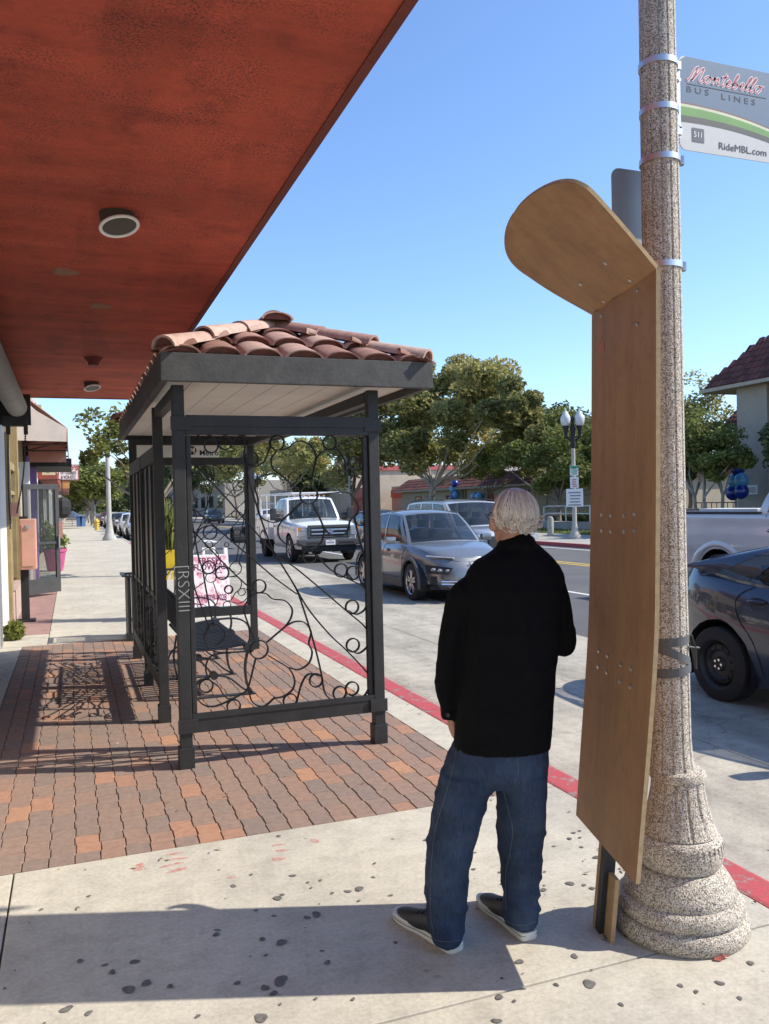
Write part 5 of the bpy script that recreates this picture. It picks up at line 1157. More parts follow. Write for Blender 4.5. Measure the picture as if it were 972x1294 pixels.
def mirror_y(items): return items+[(n, (a[0], -a[1], a[2]), (b[0], -b[1], b[2]), m, e) for n, a, b, m, e in items]
# ---- grey crossover
P = dict(L=4.2, W=1.80, zs=.22, rw=.335, axles=(1.25, -1.35), top=[(-2.1, .98), (-1.7, 1.03), (0, .99), (.75, .985), (1.05, .97), (1.6, .87), (1.95, .76), (2.1, .68)], gh=(.98, .28, -1.25, -1.80), zr=1.57, wroof=.60, cladding=1,
    win=[(.06, .40), (.43, .74), (.76, .90)], wheel='alloy', seams=[[(.80, .3), (.82, .6), (.86, .95)], [(-.15, .3), (-.15, .6), (-.12, .98)], [(-1.0, .95), (-.95, .72), (-.90, .5), (-.88, .42)], [(1.3, .92), (1.9, .74), (2.03, .66)]],
    handles=[(.0+.12, .86), (-.78, .88)], roofbar=0, front=[(0, -.12), (.1, -.04), (.3, 0), (.5, -.01), (.7, -.03), (.85, -.07), (1, -.16)], nf=3.0)
MT['trimgrey'] = pmat('cladding_grey', (.07, .073, .077), .5)
K, kd = car('crossover', 'grey electric crossover driving towards the camera, nearest in the kerb lane', 'cars in the kerb lane', P, dict(paint='p_grey', trim='trimgrey'))
bd_ = kd['body']
def surfpanel(name, pts, mat, par, th=.012, sgn=1):    # small panel following given 3D outline
    g = MB(); c = sum((Vector(p) for p in pts), Vector())/len(pts); n_ = (Vector(pts[1])-Vector(pts[0])).cross(Vector(pts[2])-Vector(pts[0])).normalized()
    if n_.dot(Vector((1, 0, 0))) < 0: n_ = -n_
    g.prism([Vector(p)-n_*.02 for p in pts], n_*(th+.02)); return obj(name, g, mat, par)
for s in (-1, 1):
    y = lambda v: v*s
    surfpanel('light_strip', [(1.93, y(.34), .765), (1.66, y(.74), .80), (1.655, y(.745), .822), (1.925, y(.34), .782)], MT['white'], bd_, .03)
    hl = surfpanel('headlight', [(2.01, y(.40), .60), (1.72, y(.80), .66), (1.78, y(.78), .52), (2.03, y(.50), .50)], 'dark', bd_, .035)
    g = MB(); 
    for a_, b_, c_ in ((1.985, .50, .56), (1.93, .62, .57), (1.86, .71, .585)): g.ell((a_+.015, y(b_), c_), (.035, .045, .03), 12, 8)
    obj('headlight_lens', g, 'lampglass', hl, True)
    surfpanel('air_slot', [(2.0, y(.70), .48), (1.93, y(.79), .48), (1.95, y(.78), .36), (2.02, y(.69), .36)], 'dark', bd_, .02)
    for k in range(2): surfpanel('chrome_blade', [(2.085, y(.30), .36-.045*k), (2.0, y(.62), .37-.045*k), (1.995, y(.62), .39-.045*k), (2.085, y(.30), .378-.045*k)], 'chrome', bd_, .03)
surfpanel('lower_intake', [(2.10, -.55, .30), (2.10, .55, .30), (2.11, .5, .24), (2.11, -.5, .24)], 'dark', bd_, .02)
g = MB(); g.tube([(2.045, .09*math.cos(t), .68+.035*math.sin(t)) for t in [i*.3491 for i in range(19)]], .006, 6)
g.obox((2.045, -.022, .68), ((1, 0, 0), (0, .3, 1), (0, 1, -.3)), (.005, .03, .006)); g.obox((2.045, .022, .68), ((1, 0, 0), (0, .3, 1), (0, 1, -.3)), (.005, .03, .006)); g.obox((2.045, 0, .68), ((1, 0, 0), (0, 1, .1), (0, -.1, 1)), (.005, .022, .005)); obj('emblem', g, 'chrome', bd_)
place(K, 6.52, 15.1)
# driver visible through the windscreen
def sitter(car_root, x, y, z):
    g = MB(); g.ell((x, y, z+.10), (.09, .08, .12), 14, 10); g.tube([(x-.02, y, z-.02), (x-.03, y, z-.12), (x-.05, y, z-.5)], [.05, .17, .18], 12, b=[.05, .10, .12]); g.tube([(x, y-.18, z-.2), (x+.2, y-.2, z-.3), (x+.38, y-.12, z-.12)], [.05, .045, .035], 8); return g
# ---- white utility truck
P = dict(L=3.5, W=2.03, zs=.42, rw=.42, axles=(.80, -9), top=[(-1.75, 1.30), (0.0, 1.29), (.15, 1.26), (1.2, 1.20), (1.75, 1.12)], gh=(.25, -.30, -1.45, -1.62), zr=1.99, wroof=.76, crown=1.3,
    win=[(.09, .90)], seams=[[(.02, .5), (.03, .9), (.05, 1.28)], [(-1.25, .5), (-1.26, .9), (-1.26, 1.28)]], handles=[(-1.05, 1.08)], cat='truck', nf=6.5, nr=9, front=[(0, -.02), (.4, 0), (.7, -.01), (.9, -.03), (1, -.07)],
    prof=[(0, .93), (.15, .97), (.4, .99), (.75, 1), (.88, .985), (1, .93)], seats=(-.9,), mirror=(.04, .10, .16), mirrormat='plastic')
TR, td = car('utility_truck', 'white utility pickup truck with ladder rack and big grille, seen through the shelter scrollwork', None, P, dict(paint='p_white'))
tb = td['body']
def part(name, mat, *boxes, par=TR, bev=.01):
    g = MB()
    for a, b in boxes: g.box(a, b, bev=bev)
    return obj(name, g, mat, par)
for o in [c for c in TR.children if c.name.startswith('wheel')]:
    if (o.data.vertices[0].co.x if o.data.vertices else 0) < -5: 
        for c in list(o.children):
            for d in list(c.children): bpy.data.objects.remove(d)
            bpy.data.objects.remove(c)
        bpy.data.objects.remove(o)
for s in (-1, 1): wheel(-2.75, s*1.02, .42, .28, TR, 'steel')
part('utility_body', 'p_white', ((-4.25, -1.04, .62), (-1.80, -.62, 1.36)), ((-4.25, .62, .62), (-1.80, 1.04, 1.36)), ((-4.25, -.62, .62), (-1.82, .62, .72)), bev=.02)
ub = [c for c in TR.children if c.name.startswith('utility_body')][0]
for s in (-1, 1):
    for x0, x1, z0, z1 in ((-2.28, -1.86, .66, 1.32), (-3.25, -2.33, 1.02, 1.32), (-3.75, -3.30, .66, 1.32), (-4.2, -3.8, .66, 1.32)):
        ys = s*1.042; d = part('compartment_door', 'p_white', ((x0, ys, z0), (x1, ys+s*.012, z1)), par=ub, bev=.008); part('latch', 'plastic', (((x0+x1)/2-.04, ys+s*.013, (z0+z1)/2-.03), ((x0+x1)/2+.04, ys+s*.022, (z0+z1)/2+.03)), par=d)
    g = MB(); m = 16; vv = []
    for k in range(m+1):
        a = math.pi*k/m; vv += [(-2.75+.52*math.cos(a), s*1.045, .42+.52*math.sin(a)), (-2.75+.44*math.cos(a), s*1.045, .42+.44*math.sin(a)), (-2.75+.44*math.cos(a), s*.6, .42+.44*math.sin(a))]
    g.add(vv, [(3*k+j, 3*k+3+j, 3*k+4+j, 3*k+1+j) for k in range(m) for j in (0, 1)]); obj('arch', g, 'plastic', ub, True)
    g = MB(); g.tube([(-2.75, s*1.046, .42), (-2.75, s*1.03, .42)], .45, 24); 
part('grille', 'plastic', ((1.70, -.66, .74), (1.775, .66, 1.14)), bev=.03, par=tb)
gl = part('grille_frame', 'trimgrey', ((1.76, -.62, 1.06), (1.80, .62, 1.12)), ((1.76, -.62, .76), (1.80, .62, .80)), ((1.76, -.66, .76), (1.80, -.58, 1.12)), ((1.76, .58, .76), (1.80, .66, 1.12)), par=tb, bev=.012)
part('grille_bar', 'alloy', ((1.765, -.56, .96), (1.815, .56, 1.02)), ((1.765, -.56, .85), (1.815, .56, .90)), par=tb, bev=.015)
g = MB(); g.tube([(1.81, 0, .945), (1.828, 0, .945)], .13, 28, b=.055, side=(0, 1, 0)); em = obj('oval_emblem', g, pmat('emblem_blue', (.03, .07, .20), .3), tb)
g = MB(); g.tube([(1.828, .118*math.cos(t), .945+.045*math.sin(t)) for t in [i*.3491 for i in range(19)]], .004, 6); obj('emblem_rim', g, 'chrome', em)
text('emblem_script', 'Ford', (1.8295, -.062, .925), (0, 1, 0), (0, 0, 1), .075, 'white', em, .0006, shear=.4)
for s in (-1, 1):
    hb = part('headlight', 'chrome', ((1.62, s*.69, .80), (1.755, s*.965, 1.12)), par=tb, bev=.03); part('headlight_lens', 'lampglass', ((1.74, s*.70, .82), (1.775, s*.95, .95)), ((1.74, s*.70, .97), (1.775, s*.87, 1.10)), par=hb, bev=.012)
    part('turn_lamp', pmat('amber', (.6, .22, .04), .3), ((1.70, s*.88, .97), (1.772, s*.955, 1.10)), par=hb)
part('bumper', 'trimgrey', ((1.70, -1.0, .52), (1.90, 1.0, .72)), bev=.04); bmp_ = [c for c in TR.children if c.name.startswith('bumper')][0]
part('lower_valance', 'dark', ((1.70, -.85, .34), (1.82, .85, .52)), bev=.03, par=bmp_); part('bumper_slot', 'dark', ((1.885, -.75, .58), (1.905, -.25, .64)), par=bmp_); part('bumper_slot', 'dark', ((1.885, .25, .58), (1.905, .75, .64)), par=bmp_)
pl = part('licence_plate', 'white', ((1.90, -.15, .54), (1.915, .15, .69)), par=bmp_, bev=.004)
g = MB()
for k in range(7): g.box((1.9151, -.115+k*.034, .585), (1.9165, -.095+k*.034, .64))
g.box((1.9151, -.06, .665), (1.9165, .06, .675)); obj('plate_marks', g, pmat('plate_ink', (.1, .12, .25), .6), pl)
g = MB()
for y in (-.78, .78):
    g.tube([(-4.2, y, 1.36), (-4.2, y, 2.05), (-4.1, y, 2.12), (.35, y, 2.14), (.55, y, 2.10)], .022, 8)
    for x in (-3.2, -1.9): g.tube([(x, y, 1.36), (x, y, 2.13)], .018, 8)
    g.tube([(-4.15, y, 1.82), (-1.9, y, 1.82)], .014, 6)
for x in (-4.15, -3.2, -1.9, -.6, .45): g.tube([(x, -.78, 2.13), (x, .78, 2.13)], .02, 8)
obj('ladder_rack', g, 'whitemetal', TR, True)
for k in range(5): y = (-.5, -.18, 0, .18, .5)[k]; g = MB(); g.ell((-.42, y, 2.04), (.06, .035, .03), 10, 6); obj('marker_lamp', g, pmat('amber_lens', (.6, .22, .04), .3), TR, True)
for s in (-1, 1):
    g = MB(); g.box((-.10, s*1.18, 1.28), (-.02, s*1.38, 1.66), bev=.03); g.tube([(-.06, s*.98, 1.33), (-.06, s*1.2, 1.38)], .02, 6); g.tube([(-.06, s*.94, 1.55), (-.06, s*1.2, 1.55)], .016, 6); obj('tow_mirror', g, 'plastic', TR)
place(TR, 7.25, 26.0)
# ---- light silver boxy SUV
P = dict(L=5.05, W=1.97, zs=.25, rw=.38, axles=(1.6, -1.45), top=[(-2.5, 1.06), (0, 1.05), (1.1, 1.05), (1.5, 1.03), (2.3, .98), (2.52, .92)], gh=(1.25, .55, -2.1, -2.42), zr=1.76, wroof=.80, cladding=0, roofbar=1, rdrop=.0,
    win=[(.05, .30), (.33, .60), (.63, .95)], seams=[[(.98, .35), (1.0, .7), (1.03, 1.03)], [(-.05, .35), (-.05, 1.04)], [(-1.2, 1.04), (-1.15, .8), (-1.0, .6)]], handles=[(.15, .92), (-.95, .92)], cat='SUV', nf=4.8, nr=6)
V2, vd = car('sport_utility_vehicle', 'light silver boxy SUV behind the grey crossover in the middle lane', 'cars in the middle lane', P, dict(paint='p_lsilver'))
lampbits(V2, vd['body'], mirror_y([('headlight', (2.30, .62, .74), (2.47, .92, .90), 'lampglass', .02)])+[('grille', (2.45, -.55, .55), (2.535, .55, .86), 'plastic', .02)])
place(V2, 10.28, 21.2)
# ---- silver pickup
P = dict(L=5.8, W=2.0, zs=.42, rw=.40, axles=(1.9, -1.62), top=[(-2.9, 1.46), (.6, 1.46), (1.0, 1.40), (1.5, 1.32), (2.5, 1.24), (2.9, 1.15)], gh=(1.35, .65, -.62, -.78), zr=2.0, wroof=.74, archk=1.22, cladding=0, crown=.2, rdrop=0,
    win=[(.06, .47), (.52, .92)], seams=[[(1.1, .5), (1.1, 1.3)], [(-.62, .55), (-.62, 1.45)], [(.2, .5), (.2, 1.4)]], handles=[(.3, 1.2), (-.5, 1.2)], cat='pickup truck', nf=6, nr=12, rear=[(0, -.03), (1, -.01)], spokes=6,
    prof=[(0, .93), (.15, .97), (.35, .985), (.5, 1), (.7, .985), (.8, .96), (.9, .96), (1, .95)])
PU, pd_ = car('pickup_truck', 'silver pickup truck whose bed shows behind the lamp post, beyond the dark sedan', 'cars in the middle lane', P, dict(paint='p_silver'))
g = MB(); g.box((-2.86, -.95, 1.455), (-.72, -.88, 1.485), bev=.01); g.box((-2.86, .88, 1.455), (-.72, .95, 1.485), bev=.01); g.box((-2.88, -.88, 1.455), (-2.8, .88, 1.485), bev=.01); obj('bed_rail', g, 'plastic', PU)
g = MB(); g.box((-2.78, -.86, 1.30), (-.75, .86, 1.475), bev=.02); obj('bed_liner', g, 'dark', PU)
g = MB(); g.box((-2.3, -.75, 1.48), (-1.0, -.3, 1.53), bev=.01); obj('white_board', g, 'white', PU)
for s in (-1, 1):
    g = MB(); m = 24; vv = []
    for k in range(m+1):
        a = math.pi*(.02+.96*k/m)
        for rr_, yo in ((.50, .985), (.54, 1.012), (.60, 1.005), (.66, .97)): vv.append((-1.62+rr_*math.cos(a)*1.05, s*yo, .40+rr_*math.sin(a)))
    g.add(vv, [(4*k+j, 4*k+4+j, 4*k+5+j, 4*k+1+j) for k in range(m) for j in range(3)]); obj('arch_flare', g, 'p_silver', pd_['body'], True)
place(PU, 10.8, 9.25)
# ---- dark blue sedan
P = dict(L=4.6, W=1.78, zs=.19, rw=.318, axles=(1.33, -1.37), top=[(-2.3, 1.06), (-2.15, 1.11), (-1.75, 1.12), (-1.2, 1.03), (-.5, .965), (.6, .93), (1.0, .93), (1.6, .85), (2.1, .74), (2.3, .66)], gh=(1.05, .25, -1.0, -1.98), zr=1.44, wroof=.58, rdrop=.08,
    win=[(.06, .42), (.45, .70), (.712, .83)], wheel='steel', archk=1.20, prof=[(0, .90), (.1, .95), (.3, .985), (.5, .995), (.66, 1.0), (.74, .985), (.88, .955), (1, .88)],
    seams=[[(-.18, .3), (-.17, .6), (-.14, .95)], [(-1.02, 1.0), (-1.14, .93), (-1.17, .85), (-1.10, .72), (-.97, .58), (-.90, .42), (-.88, .3)], [(.85, .3), (.86, .9)]], handles=[(-.93, .89), (.03, .86)], nf=3.2, nr=3.8)
SD, sdd = car('sedan', 'dark blue sedan with black steel wheels at the right edge of the photo', 'cars in the kerb lane', P, dict(paint='p_blue'))
place(SD, 5.97, 4.31)
# ---- parked and passing cars far off (copies of a compact and of the crossover)
P = dict(L=4.5, W=1.8, zs=.2, rw=.33, axles=(1.35, -1.35), top=[(-2.25, 1.0), (0, .95), (1.1, .93), (1.9, .78), (2.25, .68)], gh=(1.05, .3, -1.1, -1.85), zr=1.46, wroof=.6, win=[(.06, .45), (.5, .92)], nf=3.2, seats=())
FS, fd = car('parked_car', 'nearest pale sedan parked along the kerb beyond the shelter', 'cars parked far along the left kerb', P, dict(paint='p_silver'))
lampbits(FS, fd['body'], mirror_y([('headlight', (1.98, .5, .56), (2.13, .82, .68), 'lampglass', .03)])+[('grille', (2.13, -.45, .35), (2.26, .45, .52), 'plastic', .02)])
place(FS, 3.75, 51)
def recolour(root, m):
    for c in root.children:
        for o in [c]+list(c.children):
            if o.type == 'MESH' and o.data.materials and o.data.materials[0] and o.data.materials[0].name.startswith(('silver_car', 'grey_car')):
                o.data = o.data.copy(); o.data.materials[0] = MT[m]
far = [(3.75, 58, -90, 'p_white', 'second car parked beyond the shelter, white'), (3.75, 66, -90, 'p_black', 'black car parked third along the kerb beyond the shelter'), (3.75, 74, -90, 'p_silver', 'silver car parked fourth along the kerb near the hydrant'), (3.75, 84, -90, 'p_white', 'small white car parked beyond the yellow hydrant'), (3.75, 96, -90, 'p_red', 'red car parked far along the left kerb'),
       (15.9, 72, 90, 'p_white', 'white car parked across the street, seen through the far shelter frame'), (15.9, 64, 90, 'p_lsilver', 'pale car parked in front of the white one across the street'), (14.5, 92, -90, 'p_black', 'dark car coming down the far lane behind the utility truck'), (10.5, 40, -90, 'p_blue', 'dark blue car behind the white utility truck'), (11.6, 31.5, -90, 'p_black', 'black car beside the white utility truck'), (24, 88, 0, 'p_silver', 'silver car parked by the wire fence across the street'), (24, 94, 0, 'p_blue', 'blue car parked by the wire fence across the street')]
for x, y, rz, m, lb in far:
    c = dup(FS, label=lb); c['group'] = 'cars parked far along the left kerb' if x < 4 else 'cars far off across the street'; recolour(c, m); place(c, x, y, rz)
# ================================================================== ACROSS THE STREET
MT['stucco'] = pmat('beige_stucco', (.40, .35, .26), .9, var=.12, scale=2, bmp=.2, bscale=12); MT['greystucco'] = pmat('grey_stucco', (.37, .325, .265), .9, var=.15, scale=1.5, bmp=.3, bscale=10)
MT['redpanel'] = pmat('red_painted_panel', (.42, .09, .05), .7)
def tileroof(g, p0, p1, up, rows, cols, cut=None):      # mansard of small tiles: p0->p1 along the eave, up vector to the top
    p0, p1, up = Vector(p0), Vector(p1), Vector(up); al = (p1-p0)/cols; nr = al.cross(up).normalized()
    if nr.z < 0: nr = -nr
    for r in range(rows):
        full = (p1-p0).length; kk = cols if cut is None else int(round(cols*(1-(Vector(cut).length)*((r+.7)/rows)/full)))
        for c in range(kk):
            o = p0+al*c+up*(r/rows); a2 = al*.96; h = up/rows*1.12; b = nr*.07; vs = [o+b*.6, o+a2*.5+b*1.6, o+a2+b*.6, o+h+b*.1, o+h+a2*.5+b*1.0, o+h+a2+b*.1, o, o+a2]
            g.add(vs, [(0, 1, 4, 3), (1, 2, 5, 4), (0, 6, 7, 2, 1)], random.random())
# long low building
T = thing('low_building', (33, 60, 0), 'long low beige building with a dark red tiled mansard across the street', 'building')
g = MB(); g.box((31, 41.5, 0), (44, 78, 3.05)); obj('wall', g, 'stucco', T)
g = MB(); tileroof(g, (30.3, 41.0, 2.78), (30.3, 78.4, 2.78), (1.6, 0, 1.05), 4, 110); g.box((30.35, 41.0, 2.70), (31.9, 78.4, 2.78)); g.box((31.9, 41.2, 2.8), (44, 78.2, 3.8)); obj('roof', g, 'tiledark', T)
g = MB(); g.box((30.22, 41.0, 2.62), (30.34, 78.4, 2.80)); obj('gutter', g, pmat('gutter_tan', (.34, .29, .21), .7), T)
for y in (44, 50.6, 55.5, 63.3): g = MB(); g.box((30.88, y, 0), (31, y+.12, 2.7)); obj('downpipe', g, 'stucco', T)
for y, w_, h0, h1 in ((47, 1.0, 2.0, 2.35), (53, .9, 2.0, 2.3), (66, 1.2, .8, 2.1), (73, 1.2, .8, 2.1)):
    g = MB(); g.box((30.96, y, h0), (31.0, y+w_, h1)); wn = obj('window', g, 'glass', T); g = MB(); g.box((30.93, y-.08, h0-.08), (30.96, y, h1+.08)); g.box((30.93, y+w_, h0-.08), (30.96, y+w_+.08, h1+.08)); g.box((30.93, y, h1), (30.96, y+w_, h1+.08)); obj('window_frame', g, 'redpanel' if h0 < 1 else 'plastic', wn)
for y in (58.5, 70): g = MB(); g.box((30.94, y, 0), (30.99, y+1.4, 2.2), bev=.01); obj('door', g, 'redpanel', T)
# low beige garden wall in front and hedge
g = MB(); g.box((28.9, 33, .03), (29.1, 48, 1.0)); tag(obj('garden_wall', g, 'greystucco', loc=(29, 40, 0)), 'low beige garden wall behind the lawn', 'wall')
T = thing('hedge', (28, 42, 0), 'dark clipped hedge along the wall behind the lawn', 'hedge'); g = MB(); leaves(g, (27.9, 40.5, .45), (.55, 4.6, .5), 5200, .09); g.box((27.6, 36.2, .03), (28.2, 44.8, .6), tint=0); obj('foliage', g, 'leafC', T)
# ramp with railing
T = thing('ramp_railing', (24.5, 38.5, 0), 'pale metal handrail on a low concrete ramp by the lawn', 'railing')
g = MB(); g.box((24.2, 33.5, .03), (24.9, 40.6, .42)); obj('ramp_kerb', g, 'kerbc', T)
g = MB()
for z in (.85, 1.25): g.tube([(24.5, 33.6, z), (24.5, 40.0, z), (24.5, 40.4, z-.1)], .035, 8)
for y in (33.7, 36, 38.2, 40.4): g.tube([(24.5, y, .42), (24.5, y, 1.25)], .035, 8)
obj('rail', g, 'whitemetal', T, True)
# two storey building
T = thing('two_storey_building', (30, 26, 0), 'two storey grey stucco building with a steep dark red tiled roof at the right', 'building')
X0 = 27.0; yL = onX(885, 492, X0).y; ze = onX(917, 487, X0).z; yw = onX(917, 495, X0).y; yr = onX(955, 490, X0).y
g = MB(); g.box((X0+.6, yr+.002, 0), (X0+10, yw, ze-.05), bev=.02); g.box((X0+2.4, 12, 0), (X0+12, yr, ze-.05)); g.box((X0+3.0, yw, 0), (X0+12, yw+2.8, ze-1.3)); obj('wall', g, 'greystucco', T)
zr_ = ze+1.95
g = MB(); tileroof(g, (X0, 12, ze), (X0, yL, ze), (1.7, -.0, 2.05), 7, 60, (0, 1.9, 0)); tileroof(g, (X0+9, yL, ze), (X0, yL, ze), (.0, -1.9, 2.05), 7, 28, (1.7, 0, 0))
obj('roof_tiles', g, 'tiledark', T)
g = MB(); g.prism([(X0+.05, yL-.05, ze-.01), (X0+9, yL-.05, ze-.01), (X0+9, yL-1.9, zr_), (X0+1.7, yL-1.9, zr_)], (0, -.02, 0)); g.add([(X0+.06, 12, ze-.02), (X0+.06, yL-.06, ze-.02), (X0+1.75, yL-1.9, zr_), (X0+1.75, 12, zr_), (X0+9, 12, zr_), (X0+9, yL-1.9, zr_)], [(0, 1, 2, 3), (3, 2, 5, 4)]); obj('roof_core', g, 'tiledark', T)
g = MB(); g.box((X0-.04, 12, ze-.16), (X0+.04, yL+.04, ze-.005)); g.box((X0+.04, yL-.06, ze-.16), (X0+9, yL+.04, ze-.005)); g.box((X0+.04, 12, ze-.14), (X0+2.6, yL-.06, ze-.08)); obj('eave', g, pmat('eave_cream', (.42, .37, .29), .8), T)
g = MB(); tileroof(g, (X0+2.4, yw+.05, ze-1.55), (X0+2.4, yw+2.9, ze-1.55), (1.0, 0, .9), 4, 12); g.box((X0+2.4, yw, ze-1.65), (X0+3.1, yw+2.9, ze-1.56)); obj('lower_roof', g, 'tiledark', T)
zb_ = onX(960, 570, X0+2).z; zt_ = onX(960, 527, X0+2).z
g = MB(); g.box((X0+1.2, 13, zb_), (X0+1.35, yr-.01, zt_)); g.box((X0+1.2, 13, ze-.75), (X0+1.4, yr-.01, ze-.12)); obj('balcony_panel', g, 'redpanel', T)
g = MB(); g.box((X0+1.3, 13, zb_-.2), (X0+2.4, yr-.01, zb_)); obj('balcony_slab', g, 'greystucco', T)
g = MB(); g.box((X0+2.38, yr-3.0, zt_-.3), (X0+2.41, yr-1.0, ze-1.0)); obj('window', g, 'glass', T)
g = MB(); g.box((X0+2.9, yw+.6, .2), (X0+3.0, yw+.8, 3.3)); g.box((X0+2.85, yw+1.8, .2), (X0+3.0, yw+2.0, 3.3)); obj('red_post', g, 'redpanel', T)
sg = onX(951, 619, X0+.55); g = MB(); g.box((X0+.55, sg.y-.25, sg.z-.2), (X0+.598, sg.y+.28, sg.z+.2), bev=.005); sp = tag(obj('wall_notice', g, 'white', loc=(X0+.5, sg.y, sg.z)), 'small white notice plate on the grey stucco wall by the balloons', 'sign')
g = MB(); 
for k in (-.08, .0, .08): g.box((X0+.545, sg.y-.18, sg.z+k-.015), (X0+.549, sg.y+.2, sg.z+k+.015))
obj('notice_lines', g, 'plastic', sp)
T = thing('metal_fence', (X0+1.8, yw+2, 0), 'low dark metal fence beside the grey stucco building', 'fence'); g = MB()
for k in range(12): g.tube([(X0+1.8, yw+.2+k*.35, 0), (X0+1.8, yw+.2+k*.35, 1.3)], .02, 5)
for z in (.4, .85, 1.28): g.tube([(X0+1.8, yw, z), (X0+1.8, yw+4.2, z)], .025, 5)
obj('rail', g, 'plastic', T)
def balloons(u, v, X, s, label, pos):
    c = onX(u, v, X); T = thing('balloon_bouquet', (c.x, c.y, 0), label, 'balloons', 'blue balloon bouquets across the street')
    for i, (dy, dz, m) in enumerate(pos):
        g = MB(); r = .30*s; g.ell((c.x+random.uniform(-.1, .1), c.y-dy*s, c.z+dz*s), (r, r, r*1.12), 18, 12); obj('balloon', g, 'balloonA' if m else 'balloonB', T, True)
    g = MB(); g.tube([(c.x, c.y, .03), (c.x, c.y, c.z)], .015, 6); g.lathe([(.15, 0.03), (.12, .3), (.05, .35)], (c.x, c.y, 0), 12); obj('stand', g, 'white', T)
MT['balloonA'] = pmat('deep_blue_balloon', (.012, .035, .30), .25, coat=.5); MT['balloonB'] = pmat('light_blue_balloon', (.10, .36, .62), .25, coat=.5)
balloons(932, 612, 26.5, 1.0, 'blue balloon bouquet in front of the grey two storey building', ((-.32, -.35, 1), (.32, -.30, 1), (-.22, .15, 0), (.28, .15, 0), (-.02, .68, 1)))
balloons(574, 624, 30.3, 1.1, 'blue balloons at the left of the long low building', ((0, .3, 0), (-.1, -.3, 1), (.25, -.1, 0), (.1, .75, 1)))
balloons(603, 628, 30.3, 1.1, 'wider bunch of blue balloons by the red door of the low building', ((-.5, 0, 0), (.0, 0, 1), (.5, 0, 0), (-.25, -.45, 1)))
# beige commercial block with a red band, chimney units, fence
T = thing('commercial_building', (36, 95, 0), 'beige commercial building with a red parapet band seen above the white truck', 'building')
pz = onX(430, 598, 30).z
g = MB(); g.box((29, 88, 0), (44, 108, pz)); g.box((30.5, 108, 0), (44, 135, pz-1.2)); obj('wall', g, pmat('pale_tan_wall', (.55, .47, .36), .9, scale=1), T)
g = MB(); g.box((28.8, 87.8, pz), (44.2, 108.2, pz+.55)); obj('parapet_band', g, pmat('red_band', (.50, .12, .12), .7), T)
for y in (92, 96, 99): g = MB(); g.box((31, y, pz+.55), (33, y+1.6, pz+1.7), bev=.03); obj('roof_unit', g, 'greystucco', T)
g = MB(); g.box((28.95, 84, 0), (30.5, 87.7, 2.9)); g.box((28.6, 80, 2.2), (29.0, 87.6, 3.3)); obj('red_annex', g, pmat('red_band_low', (.5, .14, .12), .7), T)
T = thing('brick_red_shop', (34, 112, 0), 'far building with red lower sign band left of the long low building', 'building')
g = MB(); g.box((33, 80, 0), (45, 86, 3.4)); obj('wall', g, 'stucco', T); g = MB(); g.box((32.9, 79.9, 2.2), (33, 86, 3.0)); obj('sign_band', g, 'redpanel', T)
T = thing('wire_fence', (23, 90, 0), 'pale wire mesh fence beside the parked cars across the street', 'fence'); g = MB()
for k in range(28): g.tube([(22.8, 78+k*1.6, 0), (22.8, 78+k*1.6, 2.1)], .04, 5)
for z in (.3, 1.1, 2.05): g.tube([(22.8, 78, z), (22.8, 122, z)], .03, 4)
for k in range(150): g.tube([(22.8, 78+k*.29, .1), (22.8, 78+k*.29, 2.0)], .010, 3, cap=False)
obj('mesh', g, 'whitemetal', T)
T = thing('utility_pole', (29, 118, 0), 'tall wooden utility pole with crossarm rising behind the beige building', 'utility pole'); p = onX(397, 558, 29)
g = MB(); g.tube([(29, p.y, 0), (29, p.y, p.z)], [.16, .11], 8); obj('pole', g, 'bark', T)
g = MB(); g.box((28.9, p.y-1.1, p.z-.5), (29.1, p.y+1.1, p.z-.35)); g.box((28.9, p.y-.8, p.z-2.1), (29.1, p.y+.8, p.z-1.95)); g.tube([(29.3, p.y, p.z-2.9), (29.3, p.y, p.z-2.2)], .2, 8); obj('crossarm', g, 'bark', T)
for i, (x0, y0, y1, h, c, lb) in enumerate(((24, 140, 200, 6, (.45, .40, .33), 'tan building block far down the right side of the street'), (-9+90, 150, 260, 9, (.5, .45, .4), 'pale distant block behind the trees across the street'), (24, 215, 330, 7, (.4, .38, .35), 'grey distant block at the end of the street on the right'))):
    T = thing('distant_building', (x0, y0, 0), lb, 'building'); g = MB(); g.box((x0, y0, 0), (x0+16, y1, h)); obj('wall', g, pmat('far_wall', c, .9), T)
    for k in range(6): a = y0+(k+.2)*(y1-y0)/6; g = MB(); g.box((x0-.05, a, h*.25), (x0-.01, a+(y1-y0)/12, h*.6)); obj('window', g, 'glass', T)
